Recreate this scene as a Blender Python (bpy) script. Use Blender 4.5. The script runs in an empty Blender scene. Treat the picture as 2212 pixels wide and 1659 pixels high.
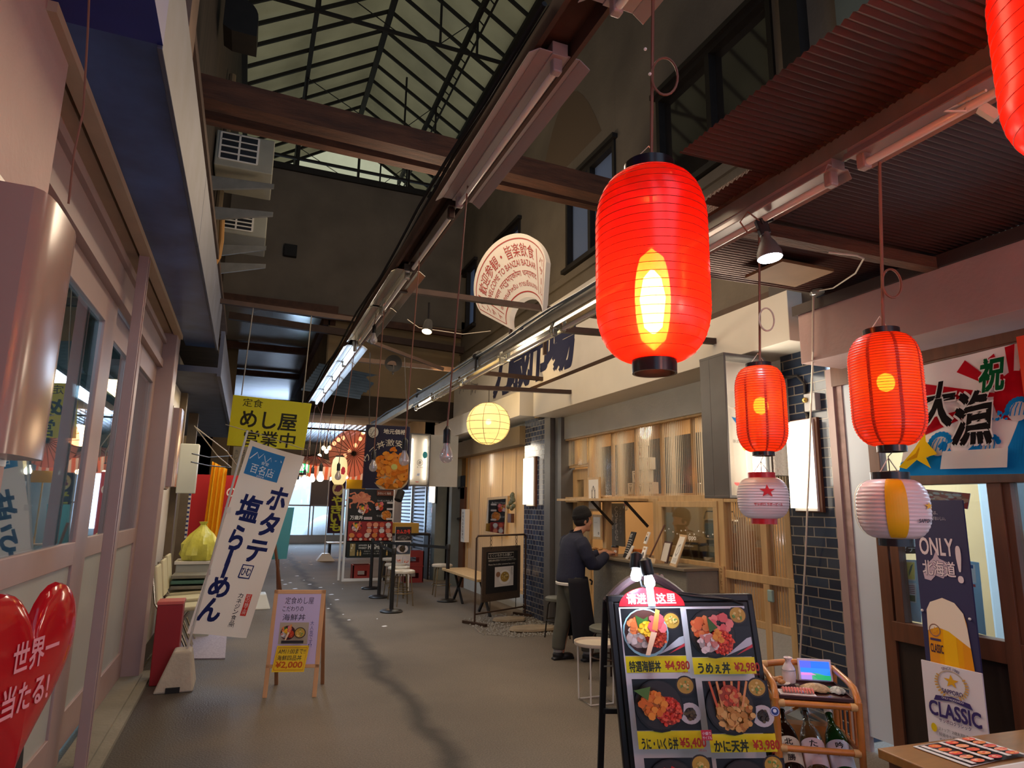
import bpy, bmesh, math, random
from mathutils import Vector as V, Matrix
PI = math.pi
scene = bpy.context.scene
COL = scene.collection
# ------------------------------------------------------------------ camera (solved from the corridor's vanishing points)
FPX, CX, CY, CAM_H = 1400.0, 1106.0, 829.5, 1.62
_d = V((530 - CX, -(1085 - CY), -FPX)).normalized()
_h = V((1, -.0155, 0))
_u = _h.cross(_d).normalized()
if _u.y < 0: _u = -_u
_x = _d.cross(_u)
ROT = Matrix((_x, _d, _u))                      # camera -> world
CAM = V((0, 0, CAM_H))
cd = bpy.data.cameras.new('camera'); cam = bpy.data.objects.new('camera', cd); COL.objects.link(cam)
cd.sensor_fit = 'HORIZONTAL'; cd.sensor_width = 36; cd.lens = FPX / 2212 * 36; cd.clip_start = .05; cd.clip_end = 200
cam.matrix_world = Matrix.Translation(CAM) @ ROT.to_4x4()
scene.camera = cam

def ray(px, py): return (ROT @ V((px - CX, -(py - CY), -FPX))) / FPX
def W(px, py, x=None, y=None, z=None, d=None):
    """point of the place seen at a pixel, on the plane x / y / z = const or at depth d"""
    r = ray(px, py)
    if x is not None: t = (x - CAM.x) / r.x
    elif y is not None: t = (y - CAM.y) / r.y
    elif z is not None: t = (z - CAM.z) / r.z
    else: t = d
    return CAM + r * t

# ------------------------------------------------------------------ exposure, world, general light
vs = scene.view_settings
vs.view_transform = 'Standard'; vs.look = 'None'; vs.exposure = 0.3; vs.gamma = 1.0; vs.use_curve_mapping = False
w = bpy.data.worlds.new('world'); scene.world = w; w.use_nodes = True
bg = w.node_tree.nodes['Background']; bg.inputs[0].default_value = (.55, .72, 1.0, 1); bg.inputs[1].default_value = .85

def lin(c):
    c = c / 255.0
    return c / 12.92 if c <= .04045 else ((c + .055) / 1.055) ** 2.4
def srgb(c):
    if isinstance(c, str): c = tuple(int(c[i:i + 2], 16) for i in (0, 2, 4))
    return (lin(c[0]), lin(c[1]), lin(c[2]), 1.0)

def lamp(name, kind, loc, power, col=(255, 255, 255), size=.05, target=None, spot=70, sy=None):
    l = bpy.data.lights.new(name, kind); l.energy = power; l.color = srgb(col)[:3]
    if kind in ('POINT', 'SPOT'): l.shadow_soft_size = size
    if kind == 'SPOT': l.spot_size = math.radians(spot); l.spot_blend = .6
    if kind == 'AREA':
        l.size = size
        if sy: l.shape = 'RECTANGLE'; l.size_y = sy
    o = bpy.data.objects.new(name, l); COL.objects.link(o); o.location = loc
    if target is not None and not (kind == 'AREA' and V(loc).z > target[2] + 2 and (V(loc) - V(target)).xy.length < .5):   # overhead area lamps shine straight down
        o.rotation_euler = (V(target) - V(loc)).to_track_quat('-Z', 'Y').to_euler()
    return o

LP = 1.0
# the hall's own lamps, and added fills for its general light
lamp('light_far_tubes', 'AREA', (.80, 12.2, 3.35), 60, (215, 232, 255), .3, (.80, 12.2, 0), sy=6)
lamp('light_pink_fill', 'POINT', (1.25, -.9, 2.55), 24, (255, 150, 120), .22)  # pink fill added behind the camera, no lantern hangs there
lamp('light_pink_fill.001', 'POINT', (2.4, -1.2, 2.3), 48, (255, 172, 148), .2)  # stronger added pink fill, also behind the camera
lamp('light_overhead_fill', 'AREA', (1.6, 5.5, 5.0), 110, (255, 222, 180), 2.0, (1.6, 5.5, 0), sy=5)  # added overhead fill for floor and walls, no fixture there
lamp('light_hall_fill', 'POINT', (1.8, 3.4, 3.9), 26, (255, 230, 206), .3)  # these hall points are added fill that evens out the walls
lamp('light_hall_fill.001', 'POINT', (1.7, 7.6, 4.6), 55, (255, 230, 198), .3)
lamp('light_hall_fill.002', 'POINT', (1.6, 9.5, 6.6), 36, (255, 232, 200), .4)
lamp('light_lane_fill', 'POINT', (2.35, 5.6, 2.75), 15, (255, 234, 206), .12)  # added fill for the wall under the fascia; the tray tubes are unlit
lamp('light_coffee_room', 'AREA', (5.2, 6.4, 3.0), 48, (255, 236, 210), 1.0, (5.0, 6.4, 0), sy=3.2)
lamp('light_tavern_room', 'AREA', (5.3, 2.6, 2.9), 150, (205, 228, 255), 1.2, (5.2, 2.6, 0), sy=2)
lamp('light_left_shop', 'AREA', (-2.0, 4.6, 3.2), 150, (190, 225, 255), .8, (-2.0, 4.6, 0), sy=3)
lamp('light_left_shop.001', 'AREA', (-.35, 9.6, 3.0), 14, (255, 225, 170), .3, (-.4, 9.6, 0), sy=2)
lamp('light_market_end', 'POINT', (2.6, 21.5, 3.4), 120, (255, 205, 150), .3)
lamp('light_market_end.001', 'POINT', (3.0, 16.5, 3.0), 45, (255, 210, 160), .2)
lamp('light_signboard_spot', 'SPOT', (2.3, 8.8, 3.3), 75, (255, 215, 150), .05, (4.1, 9.6, 4.1), 110)
lamp('light_door_daylight', 'AREA', (2.3, 27.6, 1.9), 130, (190, 220, 255), 2.2, (2.3, 12, 0), sy=2.6)
lamp('light_noodle_shop', 'AREA', (5.0, 11.2, 2.6), 28, (255, 210, 150), .8, (4.6, 11.2, 0), sy=2.4)

# ------------------------------------------------------------------ mesh builder
MW = {}
def frame(O, U, Vv):
    U = V(U).normalized(); N = U.cross(V(Vv)).normalized(); Vv = N.cross(U)
    return V(O), U, Vv, N

class MB:
    def __init__(s): s.v = []; s.f = []; s.m = []; s.c = []
    def add(s, verts, faces, mi=0, col=None):
        b = len(s.v); s.v += [V(p) for p in verts]
        for f in faces: s.f.append(tuple(b + i for i in f)); s.m.append(mi); s.c.append(col)
        return s
    def box(s, x0, x1, y0, y1, z0, z1, mi=0):
        e = (len(s.f) // 6 % 6) * .0004; x0 -= e; x1 += e; y0 -= e; y1 += e; z0 -= e; z1 += e      # neighbours never share a face
        p = [(x, y, z) for z in (z0, z1) for y in (y0, y1) for x in (x0, x1)]
        return s.add(p, [(0, 2, 3, 1), (4, 5, 7, 6), (0, 1, 5, 4), (2, 6, 7, 3), (0, 4, 6, 2), (1, 3, 7, 5)], mi)
    def obox(s, O, A, B, C_, mi=0):
        """box from corner O along the three edge vectors"""
        O, A, B, C_ = V(O), V(A), V(B), V(C_)
        p = [O + A * i + B * j + C_ * k for k in (0, 1) for j in (0, 1) for i in (0, 1)]
        return s.add(p, [(0, 2, 3, 1), (4, 5, 7, 6), (0, 1, 5, 4), (2, 6, 7, 3), (0, 4, 6, 2), (1, 3, 7, 5)], mi)
    def bar(s, p, q, w, h, up=(0, 0, 1), mi=0):
        p, q = V(p), V(q); d = (q - p).normalized(); sd = d.cross(V(up))
        if sd.length < 1e-4: sd = d.cross(V((1, 0, 0)))
        sd.normalize(); u = sd.cross(d)
        return s.obox(p - sd * w / 2 - u * h / 2, sd * w, q - p, u * h, mi)
    def tube(s, pts, r, seg=8, closed=False, cap=True, mi=0):
        pts = [V(p) for p in pts]; n = len(pts); rs = r if isinstance(r, (list, tuple)) else [r] * n
        b = []; prev = None
        for i, p in enumerate(pts):
            if closed: t = pts[(i + 1) % n] - pts[i - 1]
            else: t = pts[min(i + 1, n - 1)] - pts[max(i - 1, 0)]
            t.normalize()
            if prev is None:
                a = t.cross(V((0, 0, 1)))
                if a.length < 1e-3: a = t.cross(V((1, 0, 0)))
            else: a = prev - t * prev.dot(t)
            a.normalize(); prev = a; c = t.cross(a)
            b += [p + (a * math.cos(2 * PI * k / seg) + c * math.sin(2 * PI * k / seg)) * rs[i] for k in range(seg)]
        f = []
        for i in range(n if closed else n - 1):
            j = (i + 1) % n
            for k in range(seg): f.append((i * seg + k, i * seg + (k + 1) % seg, j * seg + (k + 1) % seg, j * seg + k))
        if cap and not closed: f += [tuple(range(seg))[::-1], tuple((n - 1) * seg + k for k in range(seg))]
        return s.add(b, f, mi)
    def lathe(s, prof, O=(0, 0, 0), seg=24, ax=None, mi=0, cap=True, a0=0, wob=None):
        O = V(O); X, Y, Z = ax if ax else (V((1, 0, 0)), V((0, 1, 0)), V((0, 0, 1)))
        b = []
        for i, (r, z) in enumerate(prof):
            for k in range(seg):
                a = a0 + 2 * PI * k / seg
                rr = r * (wob(i, k) if wob else 1)
                b.append(O + X * (rr * math.cos(a)) + Y * (rr * math.sin(a)) + Z * z)
        f = []
        for i in range(len(prof) - 1):
            for k in range(seg): f.append((i * seg + k, i * seg + (k + 1) % seg, (i + 1) * seg + (k + 1) % seg, (i + 1) * seg + k))
        if cap: f += [tuple(range(seg))[::-1], tuple((len(prof) - 1) * seg + k for k in range(seg))]
        return s.add(b, f, mi)
    def prism(s, poly, O, U, Vv, depth, mi=0):
        """2-D polygon in the frame O,U,V pushed along -N by depth"""
        O, U, Vv, N = frame(O, U, Vv); n = len(poly)
        a = [O + U * p[0] + Vv * p[1] for p in poly]; b = [p - N * depth for p in a]
        f = [tuple(range(n)), tuple(range(n, 2 * n))[::-1]] + [(i, n + i, n + (i + 1) % n, (i + 1) % n) for i in range(n)]
        return s.add(a + b, f, mi)
    def quad(s, a, b, c, d, mi=0): return s.add([a, b, c, d], [(0, 1, 2, 3)], mi)
    def ball(s, O, r, sc=(1, 1, 1), seg=16, rings=10, mi=0, ax=None):
        prof = [(max(1e-4, math.sin(PI * i / rings)) * r, -math.cos(PI * i / rings) * r) for i in range(rings + 1)]
        k = len(s.v); s.lathe(prof, (0, 0, 0), seg, None, mi)
        O = V(O)
        for i in range(k, len(s.v)):
            p = s.v[i]; p = V((p.x * sc[0], p.y * sc[1], p.z * sc[2]))
            if ax: p = ax[0] * p.x + ax[1] * p.y + ax[2] * p.z
            s.v[i] = O + p
        return s
    def sheet(s, fn, nu, nv, mi=0):
        b = [fn(i / nu, j / nv) for j in range(nv + 1) for i in range(nu + 1)]
        return s.add(b, [(j * (nu + 1) + i, j * (nu + 1) + i + 1, (j + 1) * (nu + 1) + i + 1, (j + 1) * (nu + 1) + i) for j in range(nv) for i in range(nu)], mi)
    def build(s, name, mats, parent=None, smooth=False, bevel=0, local=False, origin=None, solid=0):
        me = bpy.data.meshes.new(name); vv = s.v
        M = MW.get(parent.name) if parent else None
        if M and not local: inv = M.inverted(); vv = [inv @ p for p in vv]
        o_loc = None
        if not parent and not local:
            if origin is None:
                o_loc = V((sum(p.x for p in vv) / len(vv), sum(p.y for p in vv) / len(vv), min(p.z for p in vv)))
            else: o_loc = V(origin)
            vv = [p - o_loc for p in vv]
        me.from_pydata([tuple(p) for p in vv], [], s.f)
        mats = mats if isinstance(mats, (list, tuple)) else [mats]
        for m in mats: me.materials.append(m)
        if len(mats) > 1: me.polygons.foreach_set('material_index', s.m)
        if any(c is not None for c in s.c):
            at = me.color_attributes.new('ink', 'FLOAT_COLOR', 'CORNER'); li = 0
            dat = []
            for p, c in zip(me.polygons, s.c):
                cc = c or (1, 1, 1, 1)
                for _ in range(p.loop_total): dat += cc
            at.data.foreach_set('color', dat)
        if smooth:
            me.polygons.foreach_set('use_smooth', [True] * len(me.polygons)); me.set_sharp_from_angle(angle=math.radians(38))
        o = bpy.data.objects.new(name, me); COL.objects.link(o)
        if parent: o.parent = parent; MW[o.name] = MW.get(parent.name, Matrix.Identity(4))
        else:
            if o_loc is not None: o.location = o_loc
            MW[o.name] = Matrix.Translation(o.location)
        if solid: md = o.modifiers.new('thickness', 'SOLIDIFY'); md.thickness = solid
        if bevel:
            md = o.modifiers.new('edges', 'BEVEL'); md.width = bevel; md.segments = 2; md.limit_method = 'ANGLE'; md.harden_normals = False
        return o

def tag(o, label=None, cat=None, group=None, kind=None):
    if label: o['label'] = label
    if cat: o['category'] = cat
    if group: o['group'] = group
    if kind: o['kind'] = kind
    return o
def thing(name, label, cat, loc=(0, 0, 0), rz=0, group=None):
    o = bpy.data.objects.new(name, None); COL.objects.link(o); o.empty_display_size = .1
    o.location = loc; o.rotation_euler = (0, 0, rz)
    MW[o.name] = Matrix.Translation(V(loc)) @ Matrix.Rotation(rz, 4, 'Z')
    return tag(o, label, cat, group)
def struct(name, mb, mat, **k):
    o = mb.build(name, mat, **k)
    if not k.get('parent'): o['kind'] = 'structure'
    return o
def dup(root, loc, rz=0, label=None, group=None):
    r = root.copy(); COL.objects.link(r); r.location = loc; r.rotation_euler = (0, 0, rz)
    MW[r.name] = Matrix.Translation(V(loc)) @ Matrix.Rotation(rz, 4, 'Z')
    if label: r['label'] = label
    if group: r['group'] = group
    for ch in list(root.children):
        c = ch.copy(); COL.objects.link(c); c.parent = r; MW[c.name] = MW[r.name]
        for g in ch.children:
            e = g.copy(); COL.objects.link(e); e.parent = c; MW[e.name] = MW[r.name]
    return r

# ------------------------------------------------------------------ materials
def mk(name, c, rough=.6, metal=0, var=.0, vs_=6.0, bump=0, bs=60., spec=.5, emit=0, ecol=None, alpha=1, stretch=None, c2=None, trans=0, sheen=0):
    m = bpy.data.materials.new(name); m.use_nodes = True; nt = m.node_tree; N = nt.nodes; L = nt.links
    p = N['Principled BSDF']; base = srgb(c)
    p.inputs['Base Color'].default_value = base; p.inputs['Roughness'].default_value = rough
    p.inputs['Metallic'].default_value = metal; p.inputs['Specular IOR Level'].default_value = spec
    if trans: p.inputs['Transmission Weight'].default_value = trans
    tc = N.new('ShaderNodeTexCoord'); mp = N.new('ShaderNodeMapping'); L.new(tc.outputs['Object'], mp.inputs[0])
    if stretch: mp.inputs['Scale'].default_value = stretch
    if var:
        n = N.new('ShaderNodeTexNoise'); n.inputs['Scale'].default_value = vs_; n.inputs['Detail'].default_value = 6; L.new(mp.outputs[0], n.inputs['Vector'])
        r = N.new('ShaderNodeValToRGB'); e = r.color_ramp.elements
        b2 = srgb(c2) if c2 else tuple(max(0, x * (1 - var)) for x in base[:3]) + (1,)
        e[0].position = .3; e[1].position = .7; e[0].color = b2; e[1].color = base
        L.new(n.outputs['Fac'], r.inputs[0]); L.new(r.outputs[0], p.inputs['Base Color'])
    if bump:
        n2 = N.new('ShaderNodeTexNoise'); n2.inputs['Scale'].default_value = bs; n2.inputs['Detail'].default_value = 4; L.new(mp.outputs[0], n2.inputs['Vector'])
        b = N.new('ShaderNodeBump'); b.inputs['Strength'].default_value = bump; b.inputs['Distance'].default_value = .02
        L.new(n2.outputs['Fac'], b.inputs['Height']); L.new(b.outputs[0], p.inputs['Normal'])
    if emit:
        p.inputs['Emission Color'].default_value = srgb(ecol or c); p.inputs['Emission Strength'].default_value = emit
    return m
def mk_glass(name, tint=(235, 240, 240), gloss=.12, rough=.02, gcol=(255, 255, 255), fres=True):
    m = bpy.data.materials.new(name); m.use_nodes = True; nt = m.node_tree; N = nt.nodes; L = nt.links; N.clear()
    out = N.new('ShaderNodeOutputMaterial'); t = N.new('ShaderNodeBsdfTransparent'); g = N.new('ShaderNodeBsdfGlossy'); mx = N.new('ShaderNodeMixShader')
    t.inputs[0].default_value = srgb(tint); g.inputs['Roughness'].default_value = rough; g.inputs[0].default_value = srgb(gcol)
    if fres:
        lw = N.new('ShaderNodeLayerWeight'); lw.inputs[0].default_value = .25
        mm = N.new('ShaderNodeMath'); mm.operation = 'MULTIPLY_ADD'; mm.inputs[1].default_value = .6; mm.inputs[2].default_value = gloss; mm.use_clamp = True
        L.new(lw.outputs['Fresnel'], mm.inputs[0]); L.new(mm.outputs[0], mx.inputs[0])
    else: mx.inputs[0].default_value = gloss
    L.new(t.outputs[0], mx.inputs[1]); L.new(g.outputs[0], mx.inputs[2]); L.new(mx.outputs[0], out.inputs[0])
    return m
def mk_sheet(name, tint, transp=.4, transl=.4, gloss=.2, rough=.15, emit=0, ecol=None, noise=0, base=None, stripes=None):
    """thin sheet: part see-through, part light-scattering, part glossy"""
    m = bpy.data.materials.new(name); m.use_nodes = True; nt = m.node_tree; N = nt.nodes; L = nt.links; N.clear()
    out = N.new('ShaderNodeOutputMaterial'); t = N.new('ShaderNodeBsdfTransparent'); s = N.new('ShaderNodeBsdfTranslucent'); df = N.new('ShaderNodeBsdfDiffuse'); g = N.new('ShaderNodeBsdfGlossy')
    t.inputs[0].default_value = srgb(tint); s.inputs[0].default_value = srgb(base or tint); df.inputs[0].default_value = srgb(base or tint); g.inputs['Roughness'].default_value = rough
    if noise:
        tc = N.new('ShaderNodeTexCoord'); n = N.new('ShaderNodeTexNoise'); n.inputs['Scale'].default_value = noise; n.inputs['Detail'].default_value = 6; L.new(tc.outputs['Object'], n.inputs['Vector'])
        r = N.new('ShaderNodeValToRGB'); r.color_ramp.elements[0].position = .3; r.color_ramp.elements[1].position = .75
        bb = srgb(base or tint); r.color_ramp.elements[0].color = tuple(x * .5 for x in bb[:3]) + (1,); r.color_ramp.elements[1].color = bb
        L.new(n.outputs['Fac'], r.inputs[0]); L.new(r.outputs[0], s.inputs[0]); L.new(r.outputs[0], df.inputs[0])
    m1 = N.new('ShaderNodeMixShader'); m2 = N.new('ShaderNodeMixShader'); m3 = N.new('ShaderNodeMixShader')
    m1.inputs[0].default_value = .4; L.new(s.outputs[0], m1.inputs[1]); L.new(df.outputs[0], m1.inputs[2])
    m2.inputs[0].default_value = transp / max(1e-6, transp + transl); L.new(m1.outputs[0], m2.inputs[1]); L.new(t.outputs[0], m2.inputs[2])
    m3.inputs[0].default_value = gloss; L.new(m2.outputs[0], m3.inputs[1]); L.new(g.outputs[0], m3.inputs[2])
    last = m3
    if stripes:                                   # the opaque webs between the ribs
        tc = N.new('ShaderNodeTexCoord'); sp = N.new('ShaderNodeSeparateXYZ'); L.new(tc.outputs['Object'], sp.inputs[0])
        a = N.new('ShaderNodeMath'); a.operation = 'MULTIPLY'; a.inputs[1].default_value = 1 / stripes[0]; L.new(sp.outputs['Y'], a.inputs[0])
        f = N.new('ShaderNodeMath'); f.operation = 'FRACT'; L.new(a.outputs[0], f.inputs[0])
        c = N.new('ShaderNodeMath'); c.operation = 'LESS_THAN'; c.inputs[1].default_value = .34; L.new(f.outputs[0], c.inputs[0])
        d = N.new('ShaderNodeBsdfDiffuse'); d.inputs[0].default_value = srgb(stripes[1]); tl = N.new('ShaderNodeBsdfTranslucent'); tl.inputs[0].default_value = srgb(stripes[1]); mm = N.new('ShaderNodeMixShader'); L.new(d.outputs[0], mm.inputs[1]); L.new(tl.outputs[0], mm.inputs[2])
        mx = N.new('ShaderNodeMixShader'); L.new(c.outputs[0], mx.inputs[0]); L.new(m3.outputs[0], mx.inputs[1]); L.new(mm.outputs[0], mx.inputs[2]); last = mx
    if emit:
        e = N.new('ShaderNodeEmission'); e.inputs[0].default_value = srgb(ecol or tint); e.inputs[1].default_value = emit
        a = N.new('ShaderNodeAddShader'); L.new(last.outputs[0], a.inputs[0]); L.new(e.outputs[0], a.inputs[1]); last = a
    L.new(last.outputs[0], out.inputs[0])
    return m
def mk_emit(name, c, s):
    m = bpy.data.materials.new(name); m.use_nodes = True; nt = m.node_tree; nt.nodes.clear()
    o = nt.nodes.new('ShaderNodeOutputMaterial'); e = nt.nodes.new('ShaderNodeEmission'); e.inputs[0].default_value = srgb(c); e.inputs[1].default_value = s
    nt.links.new(e.outputs[0], o.inputs[0]); return m
def mk_print(name, rough=.45, emit=0, transl=0, spec=.4):
    m = bpy.data.materials.new(name); m.use_nodes = True; nt = m.node_tree; p = nt.nodes['Principled BSDF']
    a = nt.nodes.new('ShaderNodeVertexColor'); a.layer_name = 'ink'
    nt.links.new(a.outputs[0], p.inputs['Base Color']); p.inputs['Roughness'].default_value = rough; p.inputs['Specular IOR Level'].default_value = spec
    if emit: nt.links.new(a.outputs[0], p.inputs['Emission Color']); p.inputs['Emission Strength'].default_value = emit
    if transl:
        t = nt.nodes.new('ShaderNodeBsdfTranslucent'); mx = nt.nodes.new('ShaderNodeMixShader'); mx.inputs[0].default_value = transl
        nt.links.new(a.outputs[0], t.inputs[0]); nt.links.new(p.outputs[0], mx.inputs[1]); nt.links.new(t.outputs[0], mx.inputs[2])
        nt.links.new(mx.outputs[0], nt.nodes['Material Output'].inputs[0])
    return m

# ------------------------------------------------------------------ lettering and printed sheets
_tc = {}
def glyphs(s, off=0):
    """text as flat triangles, scaled so that its box is 0..w x 0..h in em"""
    k = (s, off)
    if k in _tc: return _tc[k]
    cu = bpy.data.curves.new('lettering', 'FONT'); cu.body = s; cu.size = 1; cu.offset = off; cu.resolution_u = 3
    o = bpy.data.objects.new('lettering', cu); COL.objects.link(o)
    me = bpy.data.meshes.new_from_object(o.evaluated_get(bpy.context.evaluated_depsgraph_get()))
    vv = [(v.co.x, v.co.y) for v in me.vertices]; ff = [tuple(p.vertices) for p in me.polygons]
    bpy.data.objects.remove(o); bpy.data.curves.remove(cu); bpy.data.meshes.remove(me)
    x0 = min(p[0] for p in vv); x1 = max(p[0] for p in vv); y0 = min(p[1] for p in vv); y1 = max(p[1] for p in vv)
    r = ([(a - x0, b - y0) for a, b in vv], ff, x1 - x0, y1 - y0); _tc[k] = r
    return r

class Print:
    """a printed sheet: coloured shapes and lettering laid on a flat (or warped) ground, in sheet units Wd x Hd"""
    def __init__(s, O, U, Vv, Wd, Hd, warp=None, step=.00025, lift=.0008):
        s.O, s.U, s.Vv, s.N = V(O), V(U), V(Vv), V(U).cross(V(Vv)).normalized(); s.W, s.H = Wd, Hd
        s.mb = MB(); s.k = lift; s.step = step; s.warp = warp; s.rnd = random.Random(7)
    def P(s, x, y):
        u, v = x / s.W, y / s.H
        if s.warp: p, n = s.warp(u, v); return p + n * s.k
        return s.O + s.U * u + s.Vv * v + s.N * s.k
    def faces(s, pts, fs, c):
        s.mb.add([s.P(*p) for p in pts], fs, 0, srgb(c)); s.k += s.step; return s
    def poly(s, pts, c):
        pts = [(min(max(x, 0), s.W), min(max(y, 0), s.H)) for x, y in pts] if s.W > 5 else pts
        return s.faces(pts, [tuple(range(len(pts)))], c)
    def rect(s, x0, y0, x1, y1, c, nx=1, ny=1):
        if s.warp and nx == 1: nx, ny = max(1, int(28 * (x1 - x0) / s.W)), max(1, int(28 * (y1 - y0) / s.H))
        pts = [(x0 + (x1 - x0) * i / nx, y0 + (y1 - y0) * j / ny) for j in range(ny + 1) for i in range(nx + 1)]
        return s.faces(pts, [(j * (nx + 1) + i, j * (nx + 1) + i + 1, (j + 1) * (nx + 1) + i + 1, (j + 1) * (nx + 1) + i) for j in range(ny) for i in range(nx)], c)
    def disc(s, x, y, r, c, ry=None, n=20, a0=0, a1=2 * PI, rot=0):
        ry = ry or r; pts = []
        full = abs(a1 - a0 - 2 * PI) < 1e-6
        for i in range(n if full else n + 1):
            a = a0 + (a1 - a0) * i / n; px, py = r * math.cos(a), ry * math.sin(a)
            pts.append((x + px * math.cos(rot) - py * math.sin(rot), y + px * math.sin(rot) + py * math.cos(rot)))
        if not full: pts = [(x, y)] + pts
        return s.poly(pts, c)
    def ring(s, x, y, r0, r1, c, n=24, k=1):
        pts = []
        for i in range(n): a = 2 * PI * i / n; pts += [(x + r0 * math.cos(a), y + k * r0 * math.sin(a)), (x + r1 * math.cos(a), y + k * r1 * math.sin(a))]
        return s.faces(pts, [(2 * i, 2 * i + 1, (2 * i + 3) % (2 * n), (2 * i + 2) % (2 * n)) for i in range(n)], c)
    def line(s, pts, w_, c):
        ps, fs = [], []
        for i, p in enumerate(pts):
            a = V(pts[max(i - 1, 0)]); b = V(pts[min(i + 1, len(pts) - 1)]); d = (b - a).normalized(); n = V((-d.y, d.x)) * w_ / 2
            ps += [(p[0] + n.x, p[1] + n.y), (p[0] - n.x, p[1] - n.y)]
        return s.faces(ps, [(2 * i, 2 * i + 1, 2 * i + 3, 2 * i + 2) for i in range(len(pts) - 1)], c)
    def text(s, t, x, y, w_, h_, c, off=.01, shear=0, rot=0):
        """lettering filling the box x,y .. x+w,y+h"""
        bold = max(0, off) * .9                # heavy lettering: overprinted with small shifts, so dense characters stay clean
        vv, ff, tw, th = glyphs(t, min(off, 0))
        for i, j in ([(0, 0)] if bold < .004 else [(-1, -1), (1, -1), (-1, 1), (1, 1)] + ([(0, 0)] if bold > .03 else [])):
            pts = []
            for a, b in vv:
                X, Y = (a + bold * i) / tw * w_ + shear * b / th * h_, (b + bold * j) / th * h_
                if rot: X, Y = X * math.cos(rot) - Y * math.sin(rot), X * math.sin(rot) + Y * math.cos(rot)
                pts.append((x + X, y + Y))
            st = s.step; s.step = st if (i, j) == (1, 1) else st * .25; s.faces(pts, ff, c); s.step = st
        return s
    def vtext(s, t, x, ytop, w_, h_, c, off=.01, gap=.12, fix=True, skew=0):
        """characters stacked downwards, each in a box w_ x h_"""
        for i, ch in enumerate(t):
            if ch == ' ': continue
            y = ytop - (i + 1) * h_ * (1 + gap); ww, hh, dx, dy = w_, h_, 0, 0
            if ch == 'ー': ww, dx = w_ * .16, w_ * .42
            elif ch in 'ッャュョっ': ww, hh, dx, dy = w_ * .7, h_ * .7, w_ * .25, h_ * .15
            s.text(ch, x + dx + skew * i, y + dy, ww, hh, c, off)
        return s
    def arc(s, t, x, y, r, a0, a1, h_, c, off=.01):
        """lettering bent along a circle, from angle a0 to a1 (clockwise)"""
        vv, ff, tw, th = glyphs(t, min(off, 0))
        pts = []
        for a, b in vv:
            an = a0 + (a1 - a0) * a / tw; rr = r + b / th * h_
            pts.append((x + rr * math.cos(an), y + rr * math.sin(an)))
        return s.faces(pts, ff, c)
    def blobs(s, x, y, r, n, rs, cols, ry=None, k=.7):
        ry = ry or r
        if n >= 20: s.disc(x, y, r * 1.04, tuple(int(q * .78) for q in cols[0]), ry * 1.04, 14)
        for i in range(n):
            a = s.rnd.random() * 2 * PI; q = math.sqrt(s.rnd.random()); e = rs * (.6 + .7 * s.rnd.random())
            s.disc(x + r * q * math.cos(a), y + ry * q * math.sin(a), e, s.rnd.choice(cols), e * (k + .3 * s.rnd.random()), 7, rot=s.rnd.random() * 3)
        return s
    def build(s, name, parent, mat=None): return s.mb.build(name, mat or M_print, parent)
# ------------------------------------------------------------------ shared materials
M_print = mk_print('printed_paper'); M_board = mk_print('printed_board', .35); M_cloth = mk_print('printed_cloth', .85, 0, .3, .1)
M_backlit = mk_print('backlit_print', .4, 1.0)
M_plaster_dark = mk('dark_brown_plaster', (116, 106, 94), .9, var=.35, vs_=1.2, bump=.25, bs=25)
M_plaster_low = mk('sooty_plaster', (120, 104, 80), .9, var=.4, vs_=1.0, bump=.2, bs=20)
M_pink = mk('cream_paint', (172, 142, 138), .6, var=.12, vs_=3, bump=.12, bs=30)
M_cream = mk('cream_paint_smooth', (162, 138, 134), .45, var=.08, vs_=4)
M_white = mk('white_paint', (214, 208, 200), .55, var=.1, vs_=3)
M_fascia = mk('grey_white_board', (204, 198, 186), .6, var=.1, vs_=2.0)
M_grey = mk('grey_plaster', (192, 192, 186), .85, var=.18, vs_=2.2, bump=.15, bs=40)
M_greysteel = mk('grey_painted_steel', (96, 94, 92), .5, var=.2, vs_=5)
M_concrete = mk('concrete', (140, 136, 124), .85, var=.35, vs_=1.6, bump=.3, bs=30)
M_blue = mk('blue_sheet_metal', (70, 102, 166), .38, .3, var=.45, vs_=2.4, c2=(40, 60, 102))
M_navy = mk('navy_sheet_metal', (24, 38, 130), .5, .2, var=.3, vs_=2)
M_fasciagrey = mk('weathered_grey_metal', (74, 80, 100), .6, .2, var=.35, vs_=4)
M_wood_dark = mk('old_brown_timber', (104, 62, 38), .75, var=.6, vs_=2.5, bump=.4, bs=14, stretch=(1, 6, 6))
M_wood_pale = mk('pale_pine', (204, 170, 122), .5, var=.22, vs_=3, stretch=(8, 8, 1))
M_wood_mid = mk('brown_door_wood', (104, 62, 38), .45, var=.35, vs_=2.5, stretch=(9, 9, 1))
M_wood_black = mk('dark_stained_panel', (44, 28, 20), .5, var=.3, vs_=3, stretch=(9, 9, 1))
M_steel_dark = mk('dark_painted_steel', (42, 36, 32), .55, .3, var=.3, vs_=8)
M_rust = mk('rusty_steel', (92, 60, 44), .7, .3, var=.45, vs_=6)
M_iron = mk('brown_iron', (70, 50, 38), .6, .4, var=.3, vs_=9)
M_black = mk('black_plastic', (18, 17, 18), .4)
M_blackmat = mk('black_matte', (22, 21, 22), .8)
M_chrome = mk('chrome', (200, 200, 200), .18, 1)
M_galv = mk('galvanised_steel', (136, 132, 122), .5, .4, var=.25, vs_=7)
M_alu = mk('brushed_aluminium', (170, 172, 172), .3, .9)
M_fixture = mk('aged_fixture_enamel', (156, 138, 134), .4)
M_enamel = mk('white_enamel', (224, 220, 212), .35)
M_pvc = mk('beige_cable', (200, 188, 170), .5)
M_cord = mk('brown_cord', (120, 78, 60), .6)
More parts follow.
